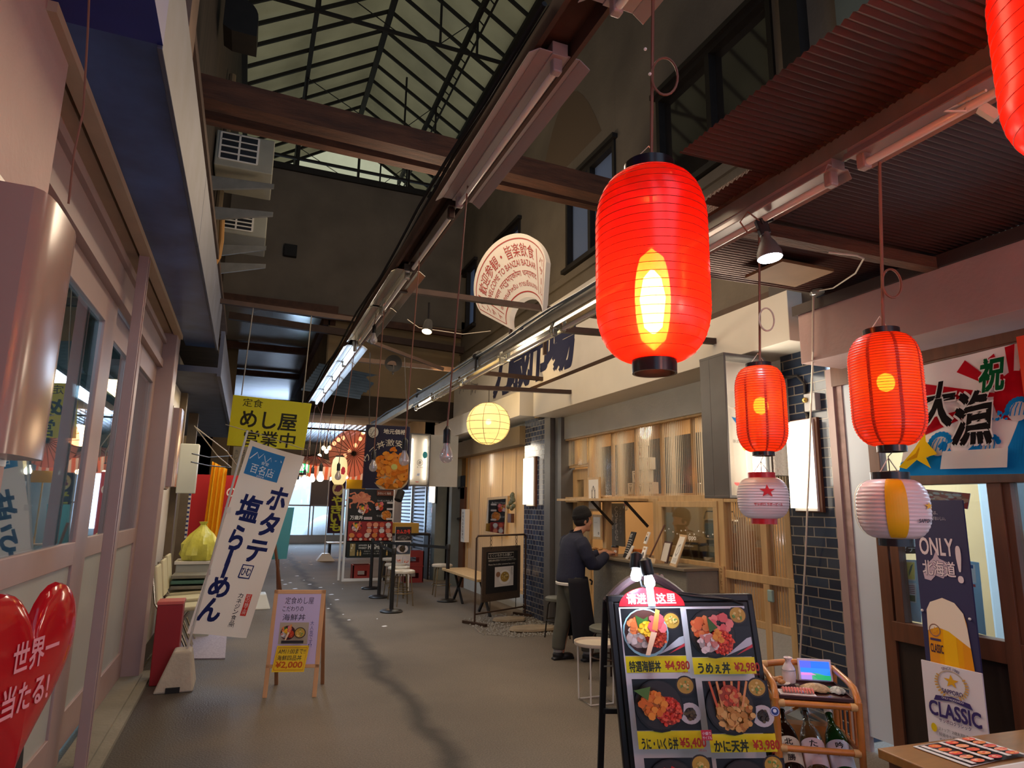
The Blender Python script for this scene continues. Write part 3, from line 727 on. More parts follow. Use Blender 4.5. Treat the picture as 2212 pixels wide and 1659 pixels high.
# right tray with its tubes and cables
b = MB().box(XRB - .04, XRB + .04, -.5, 13.2, ZR + .08, ZR + .16)
tag(b.build('cable_tray', M_galv), 'grey steel tray over the right-hand tube lights running past the fan sign', 'cable tray')
b = MB()
for i, dx in enumerate((-.06, -.02, .025)): b.tube([(XRB + dx, y, ZR + .175 + .012 * math.sin(y * 3 + i)) for y in [3 + .5 * k for k in range(20)]], .011, 6)
tag(b.build('cable_bundle', mk('grey_blue_cable', (96, 110, 122), .4), smooth=True), 'grey cables lying on the tray above the right-hand tubes', 'cable')
yy = [W(p, q, z=ZR).y for p, q in ((1500, 565), (1390, 625), (1205, 715), (1100, 780), (1010, 830), (940, 862), (895, 885))]
lab = ['hidden behind the big red lantern', 'just left of the big red lantern', 'under the fan-shaped sign', 'in front of the calligraphy board', 'above the round paper lamp', 'farthest on the right-hand tray']
for i in range(1, 6): tube_light(XRB, yy[i] + .04, yy[i + 1] - .04, ZR, 'narrow unlit tube light %s' % lab[i], wing=.03, rm=M_reflector)
tube_light(XRB, .75, 1.72, ZR, 'pinkish white tube batten on the canopy beam, nearer length behind the far-right lantern cord', wing=.04)
tube_light(XRB, 1.8, 3.0, ZR, 'pinkish white tube batten on the canopy beam beside the clip lamp', wing=.04)
b = MB().bar((XRB + .0, -1, ZR + .2), (XRB, 3.25, ZR + .2), .13, .1)
tag(b.build('canopy_beam', M_wood_dark), 'dark timber under the corrugated canopy, with white tube battens below', 'beam')
# cross bars of the lane
def crossbar(p, q, w_, h_, mat, label, name='cross_beam', cat='beam'): return tag(MB().bar(p, q, w_, h_).build(name, mat), label, cat)
crossbar((-.8, 6.2, 5.42), (4.3, 6.2, 5.28), .2, .24, M_wood_dark, 'thick reddish brown timber beam crossing the hall under the glass roof')
crossbar((-.8, 6.75, 5.53), (4.3, 6.75, 5.45), .12, .2, M_wood_dark, 'thinner timber just below and behind the thick cross beam')
c0 = W(840, 690, y=7.4)
crossbar((XT, 5.6, ZT + .04), (4.2, 5.3, ZT - .05), .05, .05, M_iron, 'brown angle bar running behind the fan sign from the tube channel')
crossbar((XT, 9.0, ZT + .1), (4.2, 8.9, ZT + .05), .05, .06, M_iron, 'brown angle bar farther back above the hanging bulbs')
crossbar((XRB, 7.4, ZR + .05), (4.05, 7.3, ZR + .1), .05, .05, M_iron, 'brown bar from the tray to the wall over the round paper lamp')
crossbar((XRB, 4.6, ZR + .06), (4.1, 4.5, ZR + .12), .05, .05, M_iron, 'brown bar from the tray to the wall behind the big red lantern')
crossbar((-.6, 13.4, 5.2), (4.2, 13.4, 5.0), .1, .14, M_iron, 'rusty cross bar in front of the dark gable wall')

# corrugated canopy, three stepped sheets
def corr(x0, x1, y0, y1, z0, z1, pitch=.032, amp=.005):
    n = int((y1 - y0) / pitch * 4)
    b = MB(); b.sheet(lambda u, v: V((x0 + (x1 - x0) * v, y0 + (y1 - y0) * u, z0 + (z1 - z0) * v + amp * math.sin(2 * PI * (y1 - y0) * u / pitch))), n, 1)
    return b
t = thing('corrugated_canopy', 'rusty brown corrugated iron canopy over the lantern corner', 'canopy', (2.6, .5, 3.12))
corr(1.60, 2.2, -1.5, 2.1, 3.12, 3.13).build('roof_sheet', M_corr, t, True)
corr(2.0, 3.75, -1.5, 2.46, 3.135, 3.15).build('roof_sheet', M_corr, t, True)
corr(2.5, 4.2, 2.3, 3.4, 3.16, 3.2).build('roof_sheet', M_corr, t, True)
tag(MB().obox(W(1690, 565, z=3.1), (.42, 0, 0), (0, .32, 0), (0, 0, .02)).build('plywood_patch', mk('bare_plywood', (150, 112, 72), .7, var=.3, vs_=4)), 'pale plywood patch under the canopy behind the clip lamp', 'board')
crossbar((2.2, 2.52, 3.08), (3.75, 2.48, 3.08), .08, .07, M_wood_dark, 'short dark timber under the canopy beside the plywood patch')
t = thing('broken_corrugated_sheet', 'torn blue-grey corrugated sheet beside the lit tube row', 'roof sheet', (2.0, 10.5, 4.3))
b = MB(); A = [W(680, 790, y=13.2), W(820, 815, y=13.2), W(800, 838, y=13.2), W(790, 848, y=12.8), W(670, 850, y=12.6)]
n = 40
p0, p1, p2, p3 = W(690, 785, y=13.2), W(822, 812, y=13.2), W(778, 862, y=12.4), W(650, 842, y=12.4)
b.sheet(lambda u, v: p0.lerp(p1, u * (1 - .22 * max(0, math.sin(v * 9))) ).lerp(p3.lerp(p2, u), v) + V((0, 0, .015 * math.sin(v * 60))), 6, 60)
b.build('roof_sheet', M_corrblue, t, True)

# ------------------------------------------------------------------ lanterns
M_lred = mk_sheet('red_lantern_vinyl', (255, 214, 150), .2, .7, .07, .25, emit=.03, ecol=(255, 20, 8), base=(214, 22, 10))
M_lred2 = mk_sheet('orange_red_lantern_paper', (255, 214, 120), .09, .85, .05, .3, emit=.08, ecol=(255, 40, 8), base=(255, 88, 30))
M_lrib = mk('dark_red_lantern_rib', (140, 14, 6), .5)
M_lband = mk('black_lacquer_band', (26, 20, 24), .25)
M_lwhite = mk('white_lantern_vinyl', (222, 206, 208), .3, var=.05, vs_=3)
M_lred_band = mk('crimson_lacquer_band', (190, 20, 34), .3)
M_bulb_hot = mk_sheet('frosted_lantern_bulb', (255, 240, 190), .6, .1, .02, emit=4, ecol=(255, 160, 50))
M_core = mk_emit('bulb_core', (255, 244, 205), 60)
M_bulb_hot2 = mk_emit('lantern_bulb_small', (255, 206, 90), 13)
def lantern_prof(R, H, rt, rb, n, flat=.5):
    out = []
    for i in range(n + 1):
        t = i / n; s = abs(2 * t - 1)
        k = 0 if s < flat else (s - flat) / (1 - flat)
        e = rt if t > .5 else rb
        out.append((e + (R - e) * math.sqrt(max(0, 1 - k ** 2.2)), t * H))
    return out
def lantern(name, label, c, R, H, rt, rb, shell, ribs, band, bandh, cord_top, lit=None, flat=.5, strips=0, ripple=.0, wire=True, group=None, tilt=0, rib_r=.0014, bulb=None, cat='lantern'):
    """c = centre of the body"""
    c = V(c); t = thing(name, label, cat, c, 0, group); z0 = c.z - H / 2
    pr = lantern_prof(R, H, rt, rb, ribs * 4, flat)
    def ro(i, k): return 1 - ripple * (1 - abs(math.cos(PI * i / 4)))
    pr2 = [(r * (1 - ripple * (1 - abs(math.cos(PI * i / 4))) ** 1), z) for i, (r, z) in enumerate(pr)]
    MB().lathe(pr2, (c.x, c.y, z0), 48, cap=False).build('lantern_shell', shell, t, True)
    if wire:
        m = MB()
        for i in range(1, ribs):
            r, z = pr[i * 4]; m.tube([(c.x + (r + .0006) * math.cos(a * PI / 20), c.y + (r + .0006) * math.sin(a * PI / 20), z0 + z) for a in range(40)], rib_r, 4, closed=True)
        m.build('ribs', M_lrib if lit else M_lwhite, t, True)
    if strips:
        m = MB()
        for s_ in range(strips):
            a = 2 * PI * (s_ + .3) / strips; q = []
            da = .05
            for (r, z) in pr: q.append((r * .992, z))
            for i in range(len(q) - 1):
                (r0, za), (r1, zb) = q[i], q[i + 1]
                f_ = lambda r, z, an: V((c.x + r * math.cos(an), c.y + r * math.sin(an), z0 + z))
                m.quad(f_(r0, za, a - da), f_(r0, za, a + da), f_(r1, zb, a + da), f_(r1, zb, a - da))
        m.build('seam', mk('lantern_seam', (170, 16, 6), .7), t)
    for nm, r, za, zb in (('top_band', rt, z0 + H - .004, z0 + H + bandh), ('bottom_band', rb, z0 - bandh, z0 + .004)):
        MB().lathe([(r + .004, za), (r + .004, zb), (r - .004, zb), (r - .004, za), (r + .004, za)], (c.x, c.y, 0), 36, cap=False).build(nm, band, t, True, bevel=0)
    m = MB(); m.tube([(c.x - rb, c.y, z0 - bandh * .6), (c.x, c.y, z0 - bandh * .3), (c.x + rb, c.y, z0 - bandh * .6)], .002, 5); m.tube([(c.x - rt * .8, c.y, z0 + H + bandh), (c.x, c.y, z0 + H + bandh + rt * .9), (c.x + rt * .8, c.y, z0 + H + bandh)], .0022, 5)
    m.build('hanger_wire', M_pvc, t)
    if cord_top is not None:
        ct = V(cord_top); p = [ct, V((c.x, c.y, z0 + H * .72))]
        MB().tube([ct + (p[1] - ct) * (i / 6) for i in range(7)], .006, 6).build('cord', M_cord, t, True)
    if lit:
        bz0, bz1, br, pw, colr = lit
        m = MB(); n = 10
        m.lathe([(max(.002, br * math.sin(PI * min(1, (i + .001) / n)) ** .35), z0 + bz0 + (bz1 - bz0) * i / n) for i in range(n + 1)], (c.x, c.y, 0), 16)
        m.build('bulb', bulb or M_bulb_hot, t, True)
        if bulb is None: MB().tube([(c.x, c.y, z0 + bz0 + (bz1 - bz0) * f) for f in (.16, .22, .5, .7, .78)], [.008, br * .5, br * .72, br * .5, .008], 14).build('bulb_core', M_core, t, True)
        MB().tube([(c.x, c.y, z0 + bz1), (c.x, c.y, z0 + bz1 + .06)], .018, 10).build('socket', M_black, t, True)
        lamp('light_' + name, 'POINT', (c.x, c.y + .0, z0 + (bz0 + bz1) / 2 - .0), pw, colr, br)
    return t
def cord_loop(parent, p, r, name='cord_loop', mat=None, dirx=(.9, -.4, 0)):
    d = V(dirx).normalized(); p = V(p)
    MB().tube([p + d * (r * .62 * (1 - math.cos(a))) + V((0, 0, r * math.sin(a))) for a in [2 * PI * i / 22 for i in range(22)]], .0045, 6, closed=True).build(name, mat or M_cord, parent, True)
DB = 2.35
cb = W(1408, 575, d=DB)
big = lantern('red_lantern', 'biggest red lantern hanging over the lane, glowing yellow at its core', cb, 240 / 1400 * DB / 2, .705, .088, .074, M_lred, 24, M_lband, .045, W(1411, -60, d=DB), (.04, .42, .064, 1.7, (255, 170, 80)), flat=.42, rib_r=.0011)
cord_loop(big, W(1408, 165, d=DB), .075)
MB().ball(W(1394, 106, d=DB), .006).ball(W(1404, 160, d=DB), .006).build('cord_clip', M_enamel, big)
D2, D3, D4 = 3.3, 2.4, 1.55
c2 = W(1644, 884, d=D2)
l2 = lantern('red_lantern', 'small red ribbed lantern hanging above the white lantern with a red star', c2, 105 / 1400 * D2 / 2, .435, .06, .05, M_lred2, 34, M_lband, .02, W(1640, 505, d=D2), (.19, .28, .036, .75, (255, 190, 90)), flat=.45, strips=8, ripple=.012, bulb=M_bulb_hot2, rib_r=.0009)
cord_loop(l2, W(1640, 690, d=D2), .06, mat=M_pvc)
c3 = W(1915, 842, d=D3)
l3 = lantern('red_lantern', 'red ribbed lantern above the white and yellow lantern, in front of the fish flag', c3, 143 / 1400 * D3 / 2, .415, .058, .045, M_lred2, 40, M_lband, .022, W(1900, 350, d=D3), (.2, .27, .03, .75, (255, 190, 90)), flat=.45, strips=8, ripple=.012, bulb=M_bulb_hot2, rib_r=.0008)
cord_loop(l3, W(1906, 612, d=D3), .055)
c4 = W(2366, 70, d=D4)
l4 = lantern('red_lantern', 'bright red lantern cut off by the upper right corner of the photo', c4, .20, .6, .085, .07, M_lred, 16, M_lband, .04, None, (.12, .4, .05, 6, (255, 120, 60)), flat=.4, rib_r=.0011)
# the two unlit lanterns under them
def star(pr, x, y, r, c, rot=PI / 2):
    return pr.poly([(x + (r if i % 2 == 0 else r * .4) * math.cos(rot + PI * i / 5), y + (r if i % 2 == 0 else r * .4) * math.sin(rot + PI * i / 5)) for i in range(10)], c)
def lan_warp(c, pr, H, a_mid, span, z0, e=.0016):
    """wrap a print round a lantern body"""
    def f(u, v):
        a = a_mid + (u - .5) * span; t = v * (len(pr) - 1); i = min(int(t), len(pr) - 2); q = t - i
        r = pr[i][0] * (1 - q) + pr[i + 1][0] * q + e; n = V((math.cos(a), math.sin(a), 0))
        return V((c.x, c.y, z0 + v * H)) + n * r, n
    return f
def facing(c): return math.atan2(CAM.y - c.y, CAM.x - c.x)
def paper_lantern(label, c, R, H, band, strip=None, top=None):
    t = lantern('paper_lantern', label, c, R, H, R * .5, R * .46, M_lwhite, 15, band, .026, None, None, flat=.12, ripple=.02, wire=False)
    MB().tube([V((c.x, c.y, c.z + H / 2 + .02)), V((c.x, c.y, c.z + H / 2 + .085)), V(top)], .002, 5).build('hook', M_iron, t)
    return t
c5 = W(1648, 1076, d=D2)
R5, H5 = 106 / 1400 * D2 / 2, .205
p5 = paper_lantern('white unlit lantern with a red star and red bands', c5, R5, H5, M_lred_band, top=(c2.x, c2.y, c2.z - .235))
pr = lantern_prof(R5, H5, R5 * .5, R5 * .46, 60, .12)
P = Print((0, 0, 0), (1, 0, 0), (0, 0, 1), 100, 100, lan_warp(c5, pr, H5, facing(c5) + .18, 2.0, c5.z - H5 / 2), .0001)
star(P, 50, 66, 16, (196, 18, 30)); P.text('サッポロ ラガービール', 24, 31, 56, 7, (196, 18, 30), .03)
P.build('lettering', p5, M_print)
c6 = W(1929, 1099, d=D3)
R6, H6 = 142 / 1400 * D3 / 2, .215
p6 = paper_lantern('white unlit lantern with yellow panels and black bands', c6, R6, H6, M_lband, top=(c3.x, c3.y, c3.z - .23))
pr6 = lantern_prof(R6, H6, R6 * .5, R6 * .46, 60, .12)
P = Print((0, 0, 0), (1, 0, 0), (0, 0, 1), 100, 100, lan_warp(c6, pr6, H6, facing(c6), 3.0, c6.z - H6 / 2), .0001)
for k in range(16): P.rect(44, 100 / 16 * k, 63, 100 / 16 * (k + 1), (232, 176, 20), 8, 2)
for k in range(16): P.rect(-3, 100 / 16 * k, 4, 100 / 16 * (k + 1), (232, 176, 20), 4, 2)
star(P, 86, 55, 7, (240, 190, 40)); P.text('SAPPORO', 72, 28, 18, 6, (40, 36, 60), .02)
P.build('lettering', p6, M_print)
# round paper lamp
c7 = W(1055, 915, y=7.37); R7 = 93 / 1400 * 7.96 / 2
M_globe = mk_sheet('washi_lamp_paper', (255, 236, 196), .08, .9, .02, .4, emit=.12, ecol=(255, 226, 150), base=(255, 240, 200))
t = thing('globe_paper_lamp', 'lit round cream paper lamp with thin wire ribs', 'paper lamp', c7)
m = MB(); m.ball(c7, R7, (1, 1, .97), 40, 24); m.build('lamp_shade', M_globe, t, True)
m = MB()
for k in range(8):
    a = PI * k / 4 + .2; m.tube([c7 + V((math.cos(a) * math.sin(q), math.sin(a) * math.sin(q), .97 * math.cos(q))) * (R7 + .001) for q in [PI * (.05 + .9 * i / 16) for i in range(17)]], .003, 4, cap=False)
for k in range(9):
    q = PI * (.12 + .76 * k / 8); m.tube([c7 + V((math.cos(a) * math.sin(q + .05 * math.sin(a + k)), math.sin(a) * math.sin(q), .97 * math.cos(q + .05 * math.sin(a + k * 2)))) * (R7 + .001) for a in [2 * PI * i / 24 for i in range(24)]], .0028, 4, closed=True)
m.build('ribs', mk('thin_wire_rib', (150, 130, 90), .6), t)
MB().ball(c7 + V((0, 0, .02)), .035).build('bulb', mk_emit('globe_bulb', (255, 240, 200), 14), t, True)
MB().tube([c7 + V((0, 0, R7 * .95)), (c7.x, c7.y, 3.05)], .004, 6).build('cord', M_black, t)
lamp('light_globe', 'POINT', c7, 4.5, (255, 220, 150), .04)
crossbar((-.8, 7.35, 3.74), (XT, 7.35, 3.7), .04, .05, M_iron, 'brown bar over the yellow board, holding its chains')
crossbar((XT, 7.72, 3.6), (XRB, 7.72, 3.3), .03, .04, M_iron, 'thin brown bar holding the sea urchin sign')
# clip lamp with white floodlight
cl = W(1661, 545, d=3.05); ax = V((.05, -.1, -1)).normalized()
t = thing('clip_lamp', 'white-glowing reflector clip lamp under the corrugated canopy', 'clip lamp', cl)
Zl = -ax; Xl = Zl.cross(V((0, 1, 0))).normalized(); Yl = Zl.cross(Xl)
MB().lathe([(.058, -.03), (.056, .0), (.036, .05), (.022, .07), (.02, .1), (.0, .1)], cl, 28, (Xl, Yl, Zl)).build('lamp_body', M_greysteel, t, True)
MB().lathe([(.001, -.034), (.053, -.034), (.056, -.03)], cl, 28, (Xl, Yl, Zl), cap=False).build('lens', mk_emit('flood_lens', (236, 238, 255), 14), t, True)
q = cl + Zl * .1
MB().bar(q + V((0, 0, -.01)), q + V((-.02, .01, .07)), .035, .05).bar(q + V((-.03, 0, .05)), q + V((.04, 0, .08)), .03, .03).build('clip', M_black, t, bevel=.004)
MB().tube([q + V((-.02, 0, .05)), q + V((-.1, 0, .09)), q + V((-.13, .02, .04)), q + V((-.08, .03, .0)), q + V((-.02, .02, .02))], .004, 6).build('lamp_cord', M_cord, t, True)
lamp('light_clip_lamp', 'SPOT', cl - Zl * .05, 26, (240, 240, 255), .05, cl - Zl * 2, 110)

# hanging bulbs on brown cords from the tube channel
M_bulb_off = mk_sheet('frosted_bulb_glass', (224, 214, 220), .35, .35, .25, .05, base=(216, 214, 214))
M_bulb_on = mk_emit('lit_bulb', (255, 240, 212), 9)
M_filament = mk('bulb_stem', (170, 150, 120), .4)
def bulb_mesh(s):
    m = MB(); m.lathe([(.013, .0), (.0135, -.012), (.017, -.024), (.026, -.042), (.03, -.058), (.029, -.07), (.022, -.083), (.01, -.09), (.001, -.091)], (0, 0, 0), 20, cap=False)
    m.v = [p * s for p in m.v]; return m
def hanging_bulb(label, px, py, d, lit=False, top=None, group=None, s=1.25):
    p = W(px, py, d=d)                       # bottom of the socket
    t = thing('hanging_bulb', label, 'light bulb', p, 0, group)
    bulb_mesh(s).build('bulb', M_bulb_on if lit else M_bulb_off, t, True, local=True)
    MB().lathe([(.0165 * s, -.004), (.0165 * s, .055 * s), (.011 * s, .062 * s), (.004, .075 * s)], (0, 0, 0), 16).build('socket', M_black, t, True, local=True)
    zt = top if top else ZT + .1
    MB().tube([(0, 0, .07 * s), (XT - p.x if abs(XT - p.x) < .3 else 0, 0, zt - p.z)], .005, 6).build('cord', M_cord, t, True, local=True)
    return t
hanging_bulb('nearest unlit frosted bulb on a long brown cord, beside the round paper lamp', 965, 956, 3.6)
hanging_bulb('unlit bulb in front of the sea urchin bowl sign, nearer one', 874, 972, 4.7)
hanging_bulb('small unlit bulb at the left edge of the sea urchin bowl sign', 807, 992, 6.0)
hanging_bulb('unlit bulb hanging in front of the white paper lantern', 731, 1016, 7.6)
hanging_bulb('lit bulb on a cord, nearest of the glowing row by the yellow sign', 693, 1018, 8.6, True, group='glowing bulbs in a row', s=1.5)
hanging_bulb('lit bulb on a cord, second of the glowing row by the yellow sign', 675, 1023, 10.4, True, group='glowing bulbs in a row', s=1.5)
hanging_bulb('lit bulb on a cord, third of the glowing row by the yellow sign', 658, 1026, 12, True, group='glowing bulbs in a row', s=1.5)
hanging_bulb('lit bulb on a cord, farthest of the glowing row by the yellow sign', 643, 1036, 13.4, True, group='glowing bulbs in a row', s=1.5)
hanging_bulb('unlit bulb on a drooping wire under the tarnished tube lights', 808, 719, 6.6)

# ------------------------------------------------------------------ fan-shaped market sign
FU, FN = V((.5, -.866, 0)), V((-.866, -.5, 0)); F0 = V((2.3, 5.7, 0))
t = thing('fan_sign', 'white fan-shaped welcome sign with red lettering in many scripts', 'sign', (2.3, 5.7, 3.1))
def fo_(u): a = math.radians(221 - 212 * u); return V((-.08 + .465 * math.cos(a), 3.87 + .465 * math.sin(a)))
def fi_(u): a = math.radians(206 - 206 * u); return V((.14 + .2 * math.cos(a), 3.425 + .2 * math.sin(a)))
poly = [tuple(fo_(i / 40)) for i in range(41)] + [tuple(fi_(1 - i / 30)) for i in range(31)]
MB().prism(poly, F0, FU, (0, 0, 1), .08).build('sign_panel', M_white, t, bevel=.003)
def fan_w(u, v):
    q = fi_(u).lerp(fo_(u), v); return F0 + FU * q.x + V((0, 0, q.y)), FN
P = Print((0, 0, 0), (1, 0, 0), (0, 0, 1), 100, 100, fan_w, .0001, .002)
RED = (158, 40, 40)
for v in (9, 92): P.line([(5 + 1.8 * i, v) for i in range(51)], 1.8, RED)
for u, v0, v1 in ((5, 9, 92), (95, 9, 92), (16.5, 14, 86), (83.5, 14, 86)): P.line([(u, v0), (u, v1)], .7, RED)
P.text('歓迎参観・皆楽飲食', 20, 63, 60, 22, RED, 0); P.text('WELCOME TO BANZAI BAZAAR', 20, 49, 61, 10, RED, 0)
P.text('भ्रमण गर्नुभएकोमा धन्यवाद', 20, 30, 61, 15, RED, 0); P.text('ขอบคุณสำหรับ การเยี่ยมชม', 20, 15, 61, 12, RED, 0)
for x, txt in ((8, 'バンザイ'), (87, 'バザール')):
    for i, ch in enumerate(txt): P.text(ch, x + (2.4 if ch == 'ー' else 0), 70 - 17 * i, 1 if ch == 'ー' else 5.5, 12, RED, 0)
P.build('lettering', t)
b = MB()
for dx in (-.12, .3): q = F0 + FU * dx - FN * .1; b.bar((q.x, q.y, 3.05), (q.x, q.y, 3.9), .03, .03)
b.build('bracket', M_iron, t)

# long calligraphy board on the right wall
XS2 = 4.08
t = thing('calligraphy_board', 'long white board with big blue-black brush calligraphy on the right wall', 'sign', (XS2, 9.8, 3.45))
MB().box(XS2, XS2 + .06, 5.6, 13.6, 3.46, 4.66).build('sign_panel', M_white, t)
P = Print((XS2, 13.6, 3.46), (0, -8, 0), (0, 0, 1.2), 800, 120, lift=.002)
INK = (44, 48, 78)
for ch, px in (('万', 1088), ('歳', 1122), ('市', 1166), ('場', 1208)):
    yb = W(px, 740, x=XS2).y; P.text(ch, (13.6 - yb) * 100 - 48, 12, 92 if ch != '市' else 80, 96, INK, .035, shear=.12)
for i, (px, py) in enumerate(((992, 795), (1003, 790), (995, 840), (1020, 842))):
    q = W(px, py, x=XS2); x0 = (13.6 - q.y) * 100; y0 = (q.z - 3.46) * 100
    for k in range(5): P.line([(x0 - 6 + 9 * k, y0 - 10 + 4 * (k % 3)), (x0 - 2 + 9 * k, y0 + 8), (x0 - 4 + 8 * k, y0 + 16 - 3 * k)], 2.2, INK)
P.build('lettering', t)
tag(MB().tube([W(880, 690, d=7), W(905, 708, d=7), W(1000, 722, d=7), W(1060, 715, d=7)], .004, 5).build('light_cord', M_pvc), 'thin pale cord sagging past the small warm spotlight', 'cord')
# small spots
def spotlight(label, px, py, d, aim, r=.045, lit=True, up=0):
    p = W(px, py, **d) if isinstance(d, dict) else W(px, py, d=d); a = V(aim).normalized(); X = a.cross(V((.3, .2, 1))).normalized(); Y = a.cross(X)
    t = thing('spotlight', label, 'spotlight', p)
    MB().lathe([(r * .6, -.12), (r * .75, -.1), (r, 0), (r * .92, 0)], p, 18, (X, Y, a), cap=True).build('lamp_body', M_blackmat, t, True)
    MB().lathe([(.001, .002), (r * .9, .002)], p, 18, (X, Y, a), cap=False).build('lens', mk_emit('warm_lens', (255, 214, 160), 9) if lit else M_black, t)
    MB().tube([p - a * .1, p - a * .1 + V((0, 0, .19 if up else -.16))], .012, 6).build('stem', M_black, t)
    return t
spotlight('small warm spotlight glowing at the left of the fan sign', 922, 716, dict(y=5.62), (-.2, -.3, -1), .05, up=1)
spotlight('black spotlight standing on the tray before the calligraphy board', 1035, 768, dict(x=XRB), (.5, .6, .25), .05, False)
spotlight('small spotlight with glowing top on the tray, farther back', 908, 842, dict(x=XRB), (.25, -.1, 1), .05)
sp = W(850, 785, y=8.92)
t = thing('bell_speaker', 'dark round loudspeaker fixed to the bar above the hanging bulbs', 'loudspeaker', sp)
a = (W(846, 785, d=7.8) - sp).normalized(); X = a.cross(V((0, 0, 1))).normalized(); Y = a.cross(X)
MB().lathe([(.04, -.16), (.06, -.1), (.115, -.02), (.12, 0), (.1, -.01), (.02, -.05), (.001, -.05)], sp, 26, (X, Y, a)).build('horn', M_blackmat, t, True)
MB().bar(sp - a * .05, sp - a * .05 + V((0, 0, -.16)), .03, .02).build('bracket', M_steel_dark, t)
# square vent on the dark gable
q = W(627, 544, y=YGAB)
tag(MB().box(q.x - .13, q.x + .13, YGAB - .12, YGAB, q.z - .13, q.z + .13).build('wall_vent', M_blackmat, bevel=.01), 'small black square vent box on the dark gable wall', 'vent')

# air-conditioner units on the left upper wall
def ac_unit(label, px0, py0, px1, py1, y, group=None):
    a, c = W(px0, py0, y=y), W(px1, py1, y=y); z1, z0 = a.z, c.z; x0, x1 = -.78, c.x
    t = thing('air_conditioner', label, 'air conditioner', ((x0 + x1) / 2, y + .4, z0), 0, group)
    MB().box(x0, x1, y, y + .85, z0, z1).build('casing', mk('yellowed_white_casing', (158, 156, 142), .5, var=.15, vs_=4), t, bevel=.015)
    g = MB(); gx0, gx1 = x0 + .06, x0 + (x1 - x0) * .72; gz0, gz1 = z0 + (z1 - z0) * .2, z1 - .03
    g.box(gx0, gx1, y - .004, y + .002, gz0, gz1); g.build('coil_recess', M_black, t)
    g = MB()
    for i in range(3): x = gx0 + (gx1 - gx0) * i / 2; g.box(x - .012, x + .012, y - .012, y, gz0, gz1)
    for i in range(5): z = gz0 + (gz1 - gz0) * i / 4; g.box(gx0, gx1, y - .012, y, z - .008, z + .008)
    g.build('grille', M_enamel, t)
    return t
def ac_bracket(label, px0, py0, px1, py1, y):
    a, c = W(px0, py0, y=y), W(px1, py1, y=y); b = MB()
    b.add([(-.8, y, a.z), (c.x, y, c.z + .03), (c.x, y, c.z - .03), (-.8, y, a.z - .2), (-.8, y + .04, a.z), (c.x, y + .04, c.z + .03), (c.x, y + .04, c.z - .03), (-.8, y + .04, a.z - .2)], [(0, 3, 2, 1), (4, 5, 6, 7), (0, 1, 5, 4), (1, 2, 6, 5), (2, 3, 7, 6), (3, 0, 4, 7)])
    return tag(b.build('wall_bracket', M_galv, bevel=.004), label, 'bracket')
ac_unit('upper air conditioner casing with a barred side grille on the left wall', 485, 282, 588, 378, 9.0)
ac_unit('lower air conditioner casing with a barred grille on the left wall', 498, 455, 574, 515, 10.2)
ac_bracket('tapered steel bracket under the upper air conditioner', 452, 378, 592, 402, 8.9)
ac_bracket('tapered steel bracket between the two air conditioners', 452, 445, 590, 462, 8.9)
ac_bracket('tapered steel bracket under the lower air conditioner', 460, 528, 575, 535, 10.1)
ac_bracket('lowest tapered steel bracket on the left wall', 468, 568, 574, 574, 10.1)
tag(MB().tube([W(480, 468, y=9.4), W(478, 520, y=9.4), W(472, 555, y=9.4), W(462, 572, y=9.4)], .035, 8).build('drain_hose', mk('tan_hose', (190, 140, 80), .6), smooth=True), 'tan hose curving down beside the air conditioners', 'hose')
tag(MB().tube([(-.72, 9.8, 8.0), (-.72, 9.8, 5.2)], .05, 8).build('wall_pipe', M_plaster_low, smooth=True), 'dull vertical pipe behind the air conditioners', 'pipe')
du = W(515, 75, y=8.0)
t = thing('vent_hood', 'dark curved exhaust hood at the top left beside the glass roof', 'vent hood', du)
b = MB(); pf = [(0, 0), (.0, .42), (.16, .42)] + [(.16 + .22 * math.sin(a), .2 + .22 * math.cos(a)) for a in [PI / 2 * i / 6 for i in range(7)]] + [(.38, -.05), (.1, -.05)]
b.prism(pf, du + V((-.15, 0, -.2)), (1, 0, 0), (0, 0, 1), -.4); b.build('hood', M_steel_dark, t)
tag(MB().box(-.8, -.62, 4, 13.8, 4.9, 5.0).box(-.8, -.55, 3.9, 4.2, 3.8, 9).build('wall_timber', mk('grey_old_timber', (112, 92, 80), .8, var=.4, vs_=3)), 'old grey timber rail and post on the upper left wall', 'timber')
